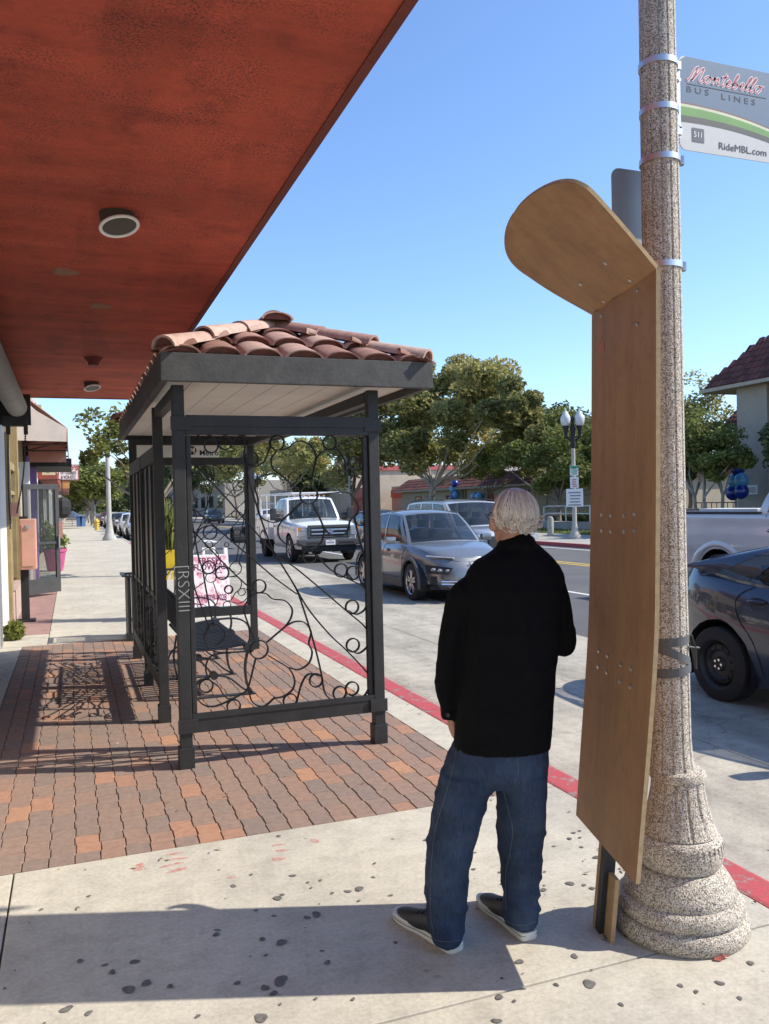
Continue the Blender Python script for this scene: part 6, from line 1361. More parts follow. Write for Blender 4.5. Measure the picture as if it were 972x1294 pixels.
# twin globe lamp across the street
def twin_lamp(X, Y, label, H=5.25, signs=True):
    T = thing('twin_street_lamp', (X, Y, 0), label, 'street lamp', 'twin globe street lamps')
    g = MB(); g.lathe([(.26, 0), (.26, .1), (.2, .22), (.16, .3), (.10, .55), (.09, .8), (.075, H-1.3)], (X, Y, 0), 20); obj('pole', g, pmat('pale_concrete_pole', (.45, .43, .38), .8), T, True)
    g = MB(); g.lathe([(.08, H-1.6), (.11, H-1.5), (.09, H-1.0), (.12, H-.8), (.05, H-.6), (.09, H-.4), (.02, H-.3)], (X, Y, 0), 14)
    dx, dy = .936, -.35
    for s in (-1, 1):
        P = crom([(X, Y, H-1.35), (X+s*.14*dx, Y+s*.14*dy, H-1.25), (X+s*.30*dx, Y+s*.30*dy, H-1.05), (X+s*.28*dx, Y+s*.28*dy, H-.78)], 5); g.tube(P, .045, 8); g.lathe([(.05, H-1.2), (.09, H-.85), (.13, H-.75), (.13, H-.68)], (X+s*.28*dx, Y+s*.28*dy, 0), 14)
    obj('bracket_arms', g, 'dark', T, True)
    for s in (-1, 1):
        g = MB(); g.lathe([(.12, H-.69), (.19, H-.58), (.205, H-.42), (.17, H-.28), (.13, H-.24), (.10, H-.14), (.03, H-.08), (.03, H-.03), (0, H+.03)], (X+s*.28*dx, Y+s*.28*dy, 0), 20); obj('globe', g, pmat('milky_globe', (.66, .67, .66), .25), T, True)
    if signs:
        n_ = Vector((-.35, -.936, 0)); r_ = Vector((.936, -.35, 0)); 
        for z0, z1, w_, m, nm in ((2.55, 2.95, .17, 'white', 'sign_plate'), (2.05, 2.50, .17, 'white', 'sign_plate'), (1.30, 2.02, .34, 'white', 'sign_plate')):
            g = MB(); c = Vector((X, Y, (z0+z1)/2))+n_*.11; g.obox(c, (r_, n_, (0, 0, 1)), (w_, .008, (z1-z0)/2), bev=.004); o = obj(nm, g, m, T)
            g = MB(); col = {2.55: (.05, .35, .16), 2.05: (.55, .12, .12), 1.30: (.18, .2, .22)}[z0]
            for k in range(4 if w_ < .3 else 5):
                zz = z0+.07+k*(z1-z0-.1)/(4 if w_ < .3 else 5); g.obox(Vector((X, Y, zz))+n_*.121+r_*random.uniform(-.03, .03), (r_, n_, (0, 0, 1)), (w_*random.uniform(.45, .75), .002, .022 if w_ > .3 else .02))
            if z0 == 2.55: g.obox(Vector((X, Y, z1-.06))+n_*.121, (r_, n_, (0, 0, 1)), (w_*.95, .002, .05))
            obj('sign_marks', g, pmat('sign_print', col, .6), o)
    return T
L1 = twin_lamp(19.0, 29.0, 'twin globe street lamp with stacked parking signs across the street beside the plywood board')
for i, (y, lb) in enumerate(((58, 'twin globe lamp behind the shelter scrollwork, second along the far sidewalk'), (90, 'small distant twin globe lamp third along the far sidewalk'))):
    twin_lamp(19.0, y, lb, signs=False)
g = MB(); g.lathe([(.14, 0), (.14, .75), (.10, .85), (0, .88)], (19.6, 31.8, 0), 16); tag(obj('bollard', g, 'kerbc', loc=(19.6, 31.8, 0), smooth=True), 'short concrete bollard on the far sidewalk behind the man', 'bollard')

# ================================================================== TREES
def tree(name, label, base, blobs, nl, ls, mat, bark='bark', tr=.2, group='street trees', seed=1, stems=1, gap=.35, lean=(0, 0)):
    random.seed(seed); rng = np.random.RandomState(seed); base = Vector(base); T = thing(name, base, label, 'tree', group)
    g = MB(); zmin = min(b[2]-b[5] for b in blobs); cx_ = sum(b[0] for b in blobs)/len(blobs); cy_ = sum(b[1] for b in blobs)/len(blobs)
    clumps = []
    vol = [b[3]*b[4]*b[5] for b in blobs]
    for b, v_ in zip(blobs, vol):
        k = max(5, int(46*v_/sum(vol)))
        for _ in range(k):
            d = rng.normal(size=3); d /= np.linalg.norm(d); r = rng.uniform(.35, 1.0)**.6
            clumps.append((b[0]+d[0]*b[3]*r, b[1]+d[1]*b[4]*r, b[2]+d[2]*b[5]*r, min(b[3], b[5])*rng.uniform(.34, .62)))
    forks = []
    for s_ in range(stems):
        off = Vector((random.uniform(-.25, .25), random.uniform(-.25, .25), 0))*(stems > 1); top = base+Vector((lean[0]*.5+(cx_)*.25*(1), lean[1]*.5+cy_*.25, max(zmin*.75, .9)))+off*3
        mid = (base+top)/2+Vector((random.uniform(-.12, .12), random.uniform(-.12, .12), 0)); pts = crom([base+off, base+off+(mid-base)*.5, mid+off, top], 5)
        n = len(pts); g.tube(pts, [tr*(1.25 if i == 0 else 1-.35*i/n)/(1 if stems == 1 else 1.6) for i in range(n)], 10); forks.append(top)
    for i, c in enumerate(clumps):
        if i % 5: continue
        f = forks[i % len(forks)]; e = base+Vector(c[:3]); m1 = f.lerp(e, .4)+Vector((random.uniform(-.3, .3), random.uniform(-.3, .3), -.12*(e-f).length*.4)); m2 = f.lerp(e, .75)+Vector((random.uniform(-.2, .2), random.uniform(-.2, .2), 0))
        g.tube([f-Vector((0, 0, .1)), m1, m2, e], [tr*.38, tr*.22, tr*.12, tr*.03], 5, cap=False)
    obj('trunk', g, bark, T, True)
    # leaf-sized faces through the crown volume
    per = int(nl*1.9)//len(clumps); V = []; TT = []
    for c in clumps:
        k = max(4, int(per*rng.uniform(.5, 1.4))); d = rng.normal(size=(k, 3)); d /= np.linalg.norm(d, axis=1)[:, None]; r = rng.uniform(.25, 1.1, k)**.7
        p = np.array(c[:3])+d*r[:, None]*c[3]*np.array([1.15, 1.15, .85])
        a = rng.normal(size=(k, 3)); a[:, 2] *= .6; a /= np.linalg.norm(a, axis=1)[:, None]; b_ = np.cross(a, rng.normal(size=(k, 3))); b_ /= np.linalg.norm(b_, axis=1)[:, None]
        s_ = ls*rng.uniform(.55, 1.35, k)[:, None]; q_ = np.stack([p-a*s_, p+b_*s_*.5+a*s_*.1, p+a*s_, p-b_*s_*.5+a*s_*.1], 1); V.append(q_.reshape(-1, 3)); t0 = rng.uniform(0, .6); TT.append(np.clip(t0+rng.normal(0, .2, k)+.15, 0, 1))
    V = np.concatenate(V); TT = np.concatenate(TT); me = bpy.data.meshes.new('crown'); n = len(V)//4
    me.vertices.add(len(V)); me.vertices.foreach_set('co', V.astype(np.float32).ravel()); me.loops.add(len(V)); me.loops.foreach_set('vertex_index', np.arange(len(V), dtype=np.int32)); me.polygons.add(n); me.polygons.foreach_set('loop_start', np.arange(0, len(V), 4, dtype=np.int32)); me.polygons.foreach_set('loop_total', np.full(n, 4, dtype=np.int32)); me.update(calc_edges=True)
    at_ = me.attributes.new('tint', 'FLOAT', 'FACE'); at_.data.foreach_set('value', TT.astype(np.float32)); me.materials.append(MT[mat])
    o = bpy.data.objects.new('crown', me); COL.objects.link(o); o.parent = T
    return T
def B(X, base, *bl):   # blobs given by crown centre in the picture at depth plane X, radii in metres
    out = []
    for u, v, rx, rz in bl: p = onX(u, v, X); out.append((p.x-base[0], p.y-base[1], p.z-base[2], rx, rx*1.15, rz))
    return out
b0 = tuple(onX(541, 652, 23)); b0 = (23, b0[1], 0)
tree('tree', 'large sycamore with yellowing leaves rising above the silver cars and shelter roof', b0, B(23, b0, (552, 462, 2.2, 1.7), (520, 500, 3.0, 2.2), (590, 500, 3.0, 2.2), (645, 508, 2.0, 1.3), (560, 535, 4.4, 2.2), (500, 550, 3.4, 2.0), (622, 548, 3.0, 1.6), (652, 530, 1.8, 1.3), (540, 575, 3.2, 1.2)), 30000, .15, 'leafA', 'barkpale', .30, seed=3)
b0 = tuple(onX(708, 655, 25)); b0 = (25, b0[1], 0)
tree('tree', 'green tree with twin leaning trunks behind the twin globe street lamp', b0, B(25, b0, (705, 565, 2.6, 1.5), (650, 575, 2.2, 1.3), (740, 575, 2.4, 1.4), (690, 590, 3.0, 1.2), (760, 590, 1.8, 1.2)), 15000, .11, 'leafB', 'bark', .20, seed=5, stems=2)
b0 = tuple(onX(613, 650, 27)); b0 = (27, b0[1], 0)
tree('tree', 'smaller tree standing between the sycamore and the street lamp in front of the low building', b0, B(27, b0, (625, 575, 2.2, 1.3), (655, 585, 2.2, 1.1), (600, 580, 2.0, 1.2)), 8000, .13, 'leafA', 'bark', .16, seed=9)
b0 = (34, onX(745, 600, 34).y, 0)
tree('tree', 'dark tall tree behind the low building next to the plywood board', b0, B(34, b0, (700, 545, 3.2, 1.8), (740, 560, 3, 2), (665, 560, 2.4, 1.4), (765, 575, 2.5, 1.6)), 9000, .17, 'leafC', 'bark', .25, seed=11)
b0 = tuple(onX(893, 655, 24.5)); b0 = (24.5, b0[1], 0)
tree('tree', 'bright green multi-stemmed tree in front of the two storey building at right', b0, B(24.5, b0, (885, 555, 1.3, 1.0), (905, 575, 1.3, .9), (880, 590, 1.2, .6), (925, 578, .8, .45), (872, 570, 1.1, .9)), 9000, .085, 'leafB', 'barkpale', .15, seed=13, stems=3)
b0 = tuple(onX(870, 640, 30)); b0 = (30, b0[1], 0)
tree('tree', 'sparse reddish brown tree behind the bright green one at right', b0, B(30, b0, (872, 500, 1.4, 1.2), (888, 530, 1.6, 1.2), (860, 540, 1.5, 1.3)), 3200, .10, 'leafA', 'bark', .16, seed=17)
b0 = (24.8, onX(975, 600, 24.8).y, 0)
tree('tree', 'dark leafy tree cut off by the right edge of the photo', b0, B(24.8, b0, (985, 555, .5, .7), (984, 575, .5, .5)), 900, .11, 'leafC', 'bark', .1, seed=19)
b0 = (20.5, onX(480, 640, 20.5).y+8, 0)
tree('tree', 'shaded sycamore partly hidden by the right shelter post', b0, B(20.5, b0, (470, 545, 2.8, 2.6), (450, 580, 2.6, 2.0), (495, 515, 2.8, 2.2), (505, 560, 2.4, 1.8)), 13000, .17, 'leafA', 'bark', .26, seed=21)
for i, (u, X, bl, m, sd, lb) in enumerate((
    (365, 21, ((345, 565, 3.2, 2.2), (372, 580, 3.2, 2.2), (330, 575, 2.6, 2), (388, 575, 2.2, 1.6)), 'leafA', 23, 'yellow green tree above the bed of the white utility truck'),
    (385, 27, ((382, 598, 2.4, 2.2), (392, 612, 2.0, 1.5)), 'leafC', 25, 'dark round tree left of the beige commercial building'),
    (300, 20, ((290, 570, 3.8, 3.0), (315, 585, 3.6, 2.8), (268, 580, 3.6, 2.8)), 'leafA', 27, 'tall tree seen through the middle of the far shelter frame'),
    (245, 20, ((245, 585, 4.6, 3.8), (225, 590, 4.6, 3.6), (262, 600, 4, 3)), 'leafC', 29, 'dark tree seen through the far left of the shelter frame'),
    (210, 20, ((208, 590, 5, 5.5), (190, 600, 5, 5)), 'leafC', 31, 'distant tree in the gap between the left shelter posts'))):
    p = onX(u, 650, X); b0 = (X, p.y, 0)
    tree('tree', lb, b0, B(X, b0, *bl), 7000, .19+.03*i, m, 'bark', .26, seed=sd)
# trees on the near sidewalk
b0 = (2.1, 21.0, 0)
tree('tree', 'leafy tree overhanging the near sidewalk right behind the shelter', b0, [tuple(v_) for v_ in [(-1.35, -.3, 3.35, .85, .8, .5), (-.6, 0, 3.45, 1.0, .9, .55), (.2, .4, 3.3, .9, 1.0, .65), (-1.45, .2, 2.75, .35, .5, .35), (-.85, -.2, 2.7, .5, .6, .4)]], 2700, .062, 'leafB', 'bark', .13, seed=33)
for i, (X, y, zc, r, lb, m) in enumerate(((2.0, 80, 4.2, 2.1, 'first green tree beyond the fire hydrant on the near sidewalk', 'leafB'), (2.0, 92, 4.4, 2.4, 'second green tree beyond the fire hydrant', 'leafB'), (2.0, 108, 4.6, 2.8, 'third tree beyond the fire hydrant, darker', 'leafC'), (2.0, 128, 5.0, 3.4, 'tree by the blue bins at the far end of the near sidewalk', 'leafB'), (1.0, 165, 5.5, 4.5, 'hazy dark tree closing the view at the end of the near sidewalk', 'leafC'), (3.5, 215, 7, 6, 'farthest tree above the parked cars on the left', 'leafC'), (12, 260, 7, 7, 'big distant tree at the end of the street', 'leafC'), (22, 230, 7, 7, 'distant tree beyond the street at centre', 'leafC'))):
    tree('tree', lb, (X, y, 0), [(0, 0, zc, r, r, r*.75), (-r*.6, 0, zc-r*.1, r*.7, r*.7, r*.55), (r*.6, 0, zc-.05*r, r*.75, r*.75, r*.55)], 4200, .12+.0012*y, m, 'barkpale', .16, seed=41+i, group='trees along the near sidewalk' if y < 200 else 'distant trees')
random.seed(99)
g = MB()
for k in range(70):
    x = -180+k*9+random.uniform(-3, 3); r = random.uniform(6, 10); leaves(g, (x, 430+random.uniform(-30, 30), 3.5), (r, r, r*.75), 260, 1.4)
tag(obj('treeline', g, 'leafC'), 'far-off dark line of trees on the horizon', 'treeline', kind='stuff')
# ================================================================== THE MAN (seen from behind)
random.seed(5)
UP = Vector((0, 0, 1)); RH = Vector((.936, -.35, 0)).normalized(); FH = Vector((.35, .936, 0)).normalized()
D0 = 3.10
def bp(u, v, dd=0, D=D0): return at(u, v, D+dd)
def px2m(p, D=D0): return p/FP*D
def rows(g, R_, D=D0, n=28, side=RH):
    pts = []; a = []; b = []
    for r in R_:
        v, uL, uR, bb = r[:4]; dd = r[4] if len(r) > 4 else 0; pts.append(at((uL+uR)/2, v, D+dd)); a.append(px2m((uR-uL)/2, D+dd)); b.append(bb)
    vs = []
    for p, ra, rb in zip(pts, a, b):
        for j in range(n):
            t = 2*math.pi*j/n; c, s_ = math.cos(t), math.sin(t); c = math.copysign(abs(c)**.85, c); s_ = math.copysign(abs(s_)**.85, s_); vs.append(p+side*c*ra+FH*s_*rb)
    k = len(pts); g.add(vs, [(i*n+j, i*n+(j+1) % n, (i+1)*n+(j+1) % n, (i+1)*n+j) for i in range(k-1) for j in range(n)]+[tuple(range(n))[::-1], tuple((k-1)*n+j for j in range(n))])
torso = [(684, 636, 671, .055, .02), (691, 628, 681, .06, .01), (698, 617, 688, .075), (706, 600, 696, .09), (720, 589, 707, .105), (745, 585, 709, .125), (790, 584, 706, .14), (850, 581, 702, .145), (900, 577, 699, .145), (943, 573, 695, .145)]
def sleeve(k=1.):
    L = [((608, 733), .054, 0), ((584, 758), .056, 0), ((573, 800), .051, .0), ((567, 840), .047, .01), ((566, 872), .042, .03), ((569, 893), .036, .04), ((570, 907), .034, .045)]
    Rr = [((692, 727), .054, 0), ((702, 762), .052, 0), ((709, 795), .050, .0), ((711, 815), .050, .03), ((699, 812), .047, .10), ((684, 795), .042, .19), ((674, 780), .036, .26)]
    return [([bp(*p, dd) for p, r, dd in A], [r*k for p, r, dd in A]) for A in (L, Rr)]
legL = [(975, 560, 634, .125), (1000, 551, 620, .118), (1030, 545, 609, .108), (1065, 541, 600, .098), (1100, 538, 592, .085, -.01), (1135, 539, 589, .080, -.02), (1160, 541, 588, .082, -.03), (1176, 543, 586, .085, -.035), (1186, 545, 584, .083, -.04)]
legR = [(975, 626, 692, .115), (1000, 628, 691, .112), (1030, 628, 690, .105, .02), (1065, 631, 686, .095, .03), (1100, 635, 682, .085, .04), (1135, 636, 679, .08, .05), (1155, 636, 679, .082, .055), (1164, 636, 678, .08, .055)]
# body: head, neck, trunk, arms, hands and legs as one surface
g = MB()
HC = bp(649, 655, .02); yaw = R_(16); FD = (FH*math.cos(yaw)-RH*math.sin(yaw)).normalized(); RD = FD.cross(UP)*1.0; RD = Vector((FD.y, -FD.x, 0))
def hp(r, f, u): return HC+RD*r+FD*f+UP*u
def oell(c, a, b, c_, n=22, m=16, ax=None):
    ax = ax or (RD, FD, UP); b0 = MB(); b0.ell((0, 0, 0), (a, b, c_), n, m); g.add([c+ax[0]*p[0]+ax[1]*p[1]+ax[2]*p[2] for p in b0.v], b0.f)
oell(hp(0, -.012, .018), .0795, .098, .092); oell(hp(0, .035, -.01), .068, .066, .085); oell(hp(0, .045, -.06), .055, .052, .05); oell(hp(0, .07, -.088), .03, .028, .022)
oell(hp(0, .088, .028), .052, .018, .016); oell(hp(0, .108, -.012), .012, .018, .026); oell(hp(0, .118, -.026), .017, .014, .011); oell(hp(0, .097, -.058), .026, .012, .006); oell(hp(0, .095, -.068), .023, .011, .006)
for s in (-1, 1):
    oell(hp(s*.034, .082, .008), .015, .013, .011); oell(hp(s*.045, .075, -.03), .022, .022, .02)
    ea = ((RD*.9*s+FD*-.45).normalized(), (FD*.9+RD*.45*s).normalized(), (UP+FD*-.12).normalized()); oell(hp(s*.083, -.006, -.014), .012, .020, .034, 14, 12, ea); oell(hp(s*.074, .0, -.038), .008, .010, .012, 12, 8, ea)
g.tube([hp(0, -.02, -.04), bp(650, 690, .02), bp(648, 715, .02)], [.056, .058, .068], 20)
sh = lambda R_, k: [(r[0], (r[1]+r[2])/2-(r[2]-r[1])/2*k, (r[1]+r[2])/2+(r[2]-r[1])/2*k, r[3]*k)+tuple(r[4:]) for r in R_]
rows(g, sh(torso[2:], .86)); rows(g, sh([(935, 574, 694, .12), (955, 566, 693, .125), (972, 563, 690, .11)], .72)); rows(g, sh(legL, .68)); rows(g, sh(legR, .68))
for pts, rr_ in sleeve(.78): g.tube(pts, rr_, 16)
def hand(g, wrist, d, pn, thumb, curl=.35, s=1.):
    """wrist point, finger direction d, palm normal pn (fingers curl towards it), thumb side direction"""
    d, pn = d.normalized(), pn.normalized(); sd_ = (thumb-d*thumb.dot(d)-pn*thumb.dot(pn)).normalized()
    g.tube([wrist-d*.03*s, wrist, wrist+d*.035*s, wrist+d*.07*s, wrist+d*.088*s], [.025*s, .027*s, .036*s, .040*s, .034*s], 16, b=[.021*s, .019*s, .016*s, .014*s, .010*s], side=sd_)
    for k, (off, L) in enumerate(((.030, .070), (.010, .079), (-.010, .074), (-.029, .058))):
        p = wrist+d*.082*s+sd_*off*s; P = [p-d*.02*s, p]; dirn = (d+sd_*off*1.2).normalized(); c = curl*(1+.25*k)
        for f, aa in ((.45, .5), (.30, 1.1), (.25, 1.6)):
            t = c*aa; v_ = (dirn*math.cos(t)+pn*math.sin(t)).normalized(); P.append(P[-1]+v_*L*f*s)
        g.tube(P, [.0095*s, .0098*s, .0088*s, .0082*s, .0062*s], 10)
    p = wrist+d*.022*s+sd_*.026*s; t1 = (d*.75+sd_*.55+pn*.35).normalized(); t2 = (d*.95+sd_*.12+pn*.4).normalized(); g.tube([p-sd_*.02*s, p, p+t1*.034*s, p+t1*.034*s+t2*.032*s, p+t1*.034*s+t2*.056*s], [.013*s, .014*s, .0115*s, .0105*s, .0075*s], 10)
hand(g, bp(569, 899, .045), (-UP+RH*.12+FH*.10), RH*1.0+FH*.2, FH, .42, .93)
hand(g, bp(673, 778, .27), (FH*.6-RH*.5+UP*.55), -RH*.2+UP*.6-FH*.5, UP+FH*.2-RH*.3, .7, .93)
PERS = obj('person', g, pmat('skin', (.43, .215, .15), .55, var=.22, scale=30, bmp=.12, bscale=120), loc=(*gz(610, 1180).xy, 0))
remesh(PERS, .0048, 3); tag(PERS, 'older grey haired man seen from behind in black jacket and blue jeans', 'person')
me = PERS.data
# hair: cap over the back and sides plus loose wavy strands
hm, t, b = mk('thin_grey_hair'); tc = N(t, 'ShaderNodeTexCoord'); mp = N(t, 'ShaderNodeMapping'); mp.inputs['Scale'].default_value = (1, 1, .07); t.links.new(tc.outputs['Object'], mp.inputs[0])
st = noise(t, 260, 3, .7, mp.outputs[0]); zz = N(t, 'ShaderNodeSeparateXYZ'); t.links.new(tc.outputs['Object'], zz.inputs[0])
zr2 = N(t, 'ShaderNodeMapRange'); t.links.new(zz.outputs[2], zr2.inputs[0]); zr2.inputs[1].default_value = HC.z-.06; zr2.inputs[2].default_value = HC.z+.10
lo = ramp(t, st, [(.35, (.32, .24, .19)), (.6, (.52, .44, .37))]); hi = ramp(t, st, [(.38, (.40, .255, .225)), (.68, (.52, .41, .36))])
t.links.new(mixc(t, zr2.outputs[0], lo, hi), b.inputs['Base Color']); b.inputs['Roughness'].default_value = .5; bump(t, b, st, .5, .003)
g = MB(); A, B_, C_ = .0835, .102, .0955; n, m = 40, 22; vs = []; SC = hp(0, -.012, .018)
def hcap(a, e, k=1.): # a azimuth from the back, e polar from the top
    return SC+(-FD*math.cos(a)*B_*math.sin(e)+RD*math.sin(a)*A*math.sin(e)+UP*math.cos(e)*C_)*k
for i in range(m+1):
    for j in range(n+1):
        a = -2.2+4.4*j/n; emax = 1.88-.10*min(1, (a/1.2)**2)-.72*min(1, max(0, (abs(a)-1.15)/.3)); vs.append(hcap(a, .0+emax*i/m, 1.0+.012*math.sin(9*a+3*i)*i/m))
g.add(vs, [(i*(n+1)+j, (i+1)*(n+1)+j, (i+1)*(n+1)+j+1, i*(n+1)+j+1) for i in range(m) for j in range(n)]); cap = obj('hair', g, hm, PERS, 'all')
sld = cap.modifiers.new('s', 'SOLIDIFY'); sld.thickness = .004
g = MB()
for k in range(380):
    a = random.gauss(0, .85); a = max(-1.4, min(1.4, a)); e0 = random.uniform(.5, 1.7); e1 = random.uniform(1.75, 2.2)-.14*min(1, (a/1.2)**2); P = []; ph = random.uniform(0, 6.28); wv = random.uniform(.008, .05)
    a1 = a+random.uniform(-.12, .12)
    for i in range(9):
        f = i/8; e = e0+(e1-e0)*f; aa = a+(a1-a)*f+wv*math.sin(ph+f*6)*f*2; k_ = 1.012+.02*f+max(0, e-1.9)*.10; P.append(hcap(aa, min(e, 2.3), k_)-UP*max(0, e-2.0)*.05)
    if random.random() < .45: d = (P[-1]-P[-2]); s_ = random.choice((-1, 1)); P += [P[-1]+RD*.008*s_-UP*.008-FD*.004, P[-1]+RD*.015*s_-UP*.006-FD*.006, P[-1]+RD*.018*s_+UP*.002-FD*.006]
    g.tube(P, [.0016]*(len(P)-1)+[.0006], 4, cap=False, tint=random.random())
hs = tintmat('hair_strands', [(0, (.36, .29, .24)), (.5, (.56, .50, .43)), (1, (.78, .74, .68))], .45, 0, mott=.2); obj('hair_strands', g, hs, cap, True)
g = MB()
for s in (-1, 1): g.tube([hp(s*.080, -.012, .0), hp(s*.081, .01, .012), hp(s*.074, .09, .014)], .0022, 6); g.tube([hp(s*.034+.024*math.cos(q_), .108, .006+.018*math.sin(q_)) for q_ in [i*.524 for i in range(13)]], .002, 6)
g.tube([hp(-.012, .112, .01), hp(.012, .112, .01)], .002, 6); obj('glasses', g, 'plastic', PERS, True)
def noisetex(name, size): tx = bpy.data.textures.new(name, 'CLOUDS'); tx.noise_scale = size; tx.noise_depth = 3; return tx
def cloth(o, vox, sm, specs, sub=True):
    remesh(o, vox, sm)
    for nm, size, strength in specs: d = o.modifiers.new(nm, 'DISPLACE'); d.texture = noisetex(nm, size); d.strength = strength; d.mid_level = .5; d.texture_coords = 'LOCAL'
    dg = bpy.context.evaluated_depsgraph_get(); me = bpy.data.meshes.new_from_object(o.evaluated_get(dg)); o.modifiers.clear(); o.data = me; me.polygons.foreach_set('use_smooth', [True]*len(me.polygons))
# jacket
g = MB(); rows(g, torso, n=36)
for pts, rr_ in sleeve(): g.tube(pts, rr_, 20)
g.tube([bp(652, 700, .0), bp(652, 690, .01), bp(652, 684, .02)], [px2m(33), px2m(29), px2m(26)], 24, b=[.075, .066, .06])
jk = obj('jacket', g, pmat('black_wool', (.0035, .0036, .0048), .85, var=.3, scale=40, bmp=.3, bscale=220, spec=.14), PERS)
cloth(jk, .0075, 5, [('jfold', .09, .009)])
from mathutils import noise as mn
def folds(o, fn):
    co = [v.co.copy() for v in o.data.vertices]; no = [v.normal.copy() for v in o.data.vertices]; off = wloc(o)
    for v, c, n_ in zip(o.data.vertices, co, no): v.co = c+n_*fn(c+off)
def ridge(p): a = 1-abs(mn.noise(p))*2.2; return max(0, a)**2
C0 = bp(640, 900); 
folds(jk, lambda p: (.009*ridge(Vector((p.dot(RH)*6, p.dot(FH)*4, p.z*2.0+p.dot(RH)*3)))+.005*ridge(Vector((p.dot(RH)*5+9, p.dot(FH)*5, p.z*7-p.dot(RH)*7)))*(1 if p.z < 1.15 else .3)-.004)*min(1, max(0, (p.z-.74)/.12)))
g = MB(); c = bp(560, 896, .045); g.tube([c-RH*.004, c+RH*.006], .008, 12); c = bp(566, 903, -.0); g.tube([c+FH*-.002, c-FH*.012], .007, 12); obj('cuff_button', g, 'plastic', jk)
# jeans
dm, t, b = mk('blue_denim'); tc = N(t, 'ShaderNodeTexCoord'); V = tc.outputs['Object']; mp = N(t, 'ShaderNodeMapping'); mp.inputs['Scale'].default_value = (1, 1, .12); t.links.new(V, mp.inputs[0])
c = ramp(t, noise(t, 5, 5, .6, V), [(.32, (.013, .024, .052)), (.7, (.044, .068, .118))]); c = mixc(t, .6, c, ramp(t, noise(t, 160, 3, .7, mp.outputs[0]), [(.3, (.6, .6, .62)), (.65, (1.3, 1.28, 1.25))]), 'MULTIPLY')
t.links.new(c, b.inputs['Base Color']); b.inputs['Roughness'].default_value = .85; b.inputs['Specular IOR Level'].default_value = .2; bump(t, b, noise(t, 420, 2, .6, V), .35, .002)
g = MB(); rows(g, [(925, 578, 691, .125), (945, 573, 692, .13), (960, 566, 693, .132), (975, 561, 692, .128), (990, 562, 688, .10)]); rows(g, legL); rows(g, legR)
for pts_, r_, ds in ((( (565, 1150), ), .056, -.03), (((564, 1171),), .060, -.035), (((657, 1128),), .052, .05), (((658, 1150),), .056, .055)):   # stacked folds above the shoes
    p_ = bp(*pts_[0], ds); g.tube([p_-UP*.014+FH*.012, p_, p_+UP*.014-FH*.01], [r_*.93, r_*1.12, r_*.93], 20, b=[.075, .088, .075], side=RH)
jn = obj('jeans', g, dm, PERS); cloth(jn, .0065, 4, [('dfold', .10, .020)])
def jf(p):
    x, y, z = p.dot(RH), p.dot(FH), p.z; w1 = math.exp(-((z-.12)/.12)**2); w2 = math.exp(-((z-.44)/.13)**2); w3 = math.exp(-((z-.68)/.10)**2)
    return ((.010*w1+.006*w2+.002)*ridge(Vector((x*4, y*4, z*10+x*6)))+(.007*w3+.0035)*ridge(Vector((x*4+5, y*4, z*6-x*10)))+.003*ridge(Vector((x*11, y*11, z*3)))-.004)*min(1, max(.15, (z-.03)/.06))
folds(jn, jf)
from mathutils.bvhtree import BVHTree
bm = bmesh.new(); bm.from_mesh(jn.data); tree_ = BVHTree.FromBMesh(bm); joff = wloc(jn)
def onjeans(pts):
    out = []
    for u, v in pts:
        d = ray(u, v).normalized(); h, nrm, _, _ = tree_.ray_cast(CP-joff, d)
        if h is not None: out.append(h+joff+nrm*.0012)
    return out
g = MB()
for line in ([(577, 950), (574, 965), (569, 985), (563, 1005), (557, 1025), (550, 1050), (547, 1075), (545, 1100), (544, 1130), (545, 1160), (549, 1182)], [(637, 1001), (643, 1025), (648, 1050), (645, 1075), (640, 1100), (639, 1125), (640, 1150)], [(610, 948), (618, 950), (628, 954), (640, 949), (650, 947)], [(545, 1184), (555, 1189), (568, 1190), (581, 1188)], [(638, 1163), (650, 1168), (664, 1169), (677, 1164)], [(653, 948), (655, 975), (650, 990)]):
    P = crom([Vector((u, v, 0)) for u, v in line], 8); P = onjeans([(p.x, p.y) for p in P])
    for i in range(0, len(P)-1): 
        if (P[i+1]-P[i]).length < .05: g.tube([P[i], P[i].lerp(P[i+1], .5)], .0008, 4)
bm.free(); obj('stitching', g, pmat('pale_thread', (.28, .26, .24), .8), jn)
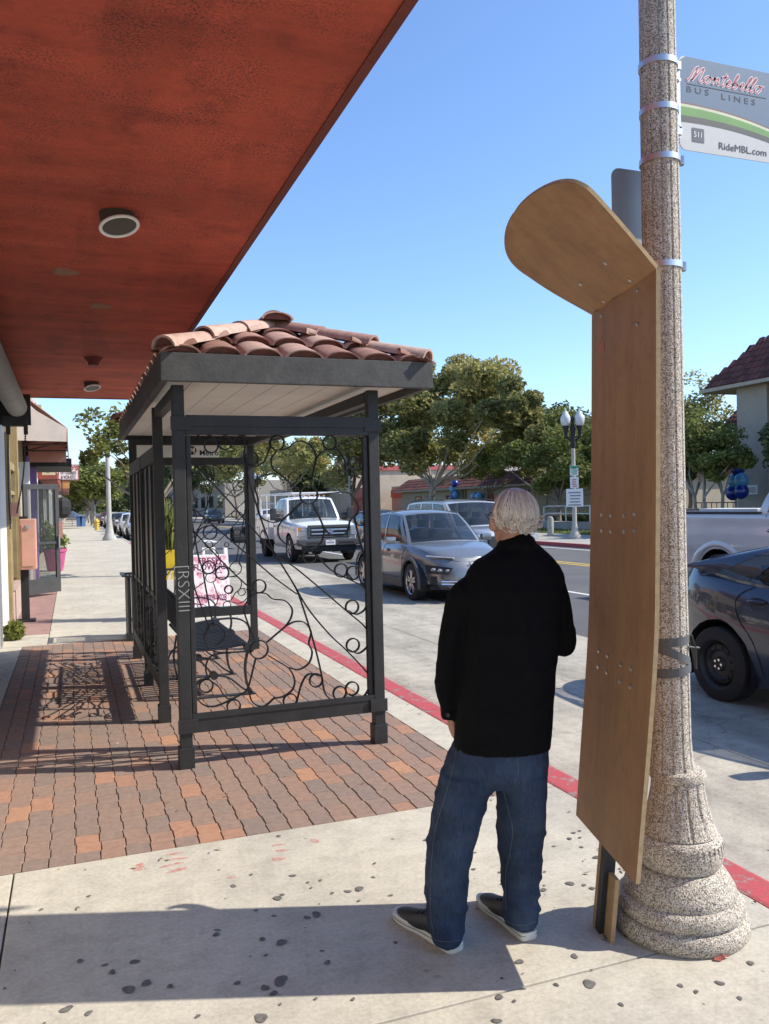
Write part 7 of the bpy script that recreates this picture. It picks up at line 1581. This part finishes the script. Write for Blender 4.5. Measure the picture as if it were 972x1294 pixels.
# shoes
def shoe(u0, v0, u1, v1, name='shoe'):
    h, t_ = gz(u0, v0), gz(u1, v1); d = (t_-h).normalized(); h = h-d*.01; sdv = Vector((d.y, -d.x, 0)); L = (t_-h).length+.012
    prof = [(0, .0, .020), (.03, 0, .034), (.12, .0, .037), (.3, .0, .036), (.5, .003, .037), (.68, .004, .046), (.82, .003, .048), (.92, .0, .040), (.975, -.004, .026), (1, -.006, .006)]
    P = crom([(f*L, c, w_) for f, c, w_ in prof], 4); g = MB(); k = len(P)
    ring = [(p.x, p.y+p.z) for p in P]+[(p.x, p.y-p.z) for p in reversed(P)]
    vs = []; n = len(ring)
    for z, s_ in ((.002, .96), (.008, 1.0), (.026, 1.0), (.032, .975)):
        for x, y in ring: xm = L*.5; vs.append(h+d*(xm+(x-xm)*(1-(1-s_)*.3)+(.0))+sdv*(y*s_)+UP*(z+.012*max(0, x/L-.75)*4*.3))
    g.add(vs, [tuple(range(n))[::-1], tuple(3*n+j for j in range(n))]+[(i*n+j, i*n+(j+1) % n, (i+1)*n+(j+1) % n, (i+1)*n+j) for i in range(3) for j in range(n)])
    up_ = MB(); secs = [(.015, .024, .055, .050), (.06, .033, .055, .052), (.2, .035, .052, .055), (.38, .034, .045, .055), (.52, .035, .035, .050), (.68, .043, .025, .043), (.82, .045, .020, .036), (.93, .035, .018, .026), (.985, .014, .016, .014)]
    up_.tube([h+d*(f*L)+UP*zc for f, a_, zc, b_ in secs], [a_ for f, a_, zc, b_ in secs], 22, b=[b_ for f, a_, zc, b_ in secs], side=sdv)
    up_.v = [(p[0], p[1], max(p[2], .018)) for p in up_.v]
    o = obj(name, up_, pmat('black_leather', (.014, .014, .015), .5, bmp=.2, bscale=90), PERS, 'all'); o.modifiers.new('s', 'SUBSURF').render_levels = 1
    so_ = obj('sole', g, pmat('off_white_rubber', (.62, .61, .57), .7, var=.12, scale=20), o, 35)
    g = MB(); m_ = [(p.x, p.y+p.z*1.006) for p in P][:]; g.tube([h+d*x+sdv*(y)+UP*.021 for x, y in m_], .0012, 4); g.tube([h+d*x-sdv*(y)+UP*.021 for x, y in m_], .0012, 4); obj('sole_line', g, 'dark', so_)
    g = MB()
    for k in range(4): c = h+d*(L*(.5+.07*k))+UP*(.086-.009*k); g.tube([c-sdv*.024-UP*.004, c+UP*.003, c+sdv*.024-UP*.004], .0028, 6)
    obj('laces', g, 'dark', o)
shoe(577, 1203, 505, 1158); shoe(669, 1188, 611, 1140)
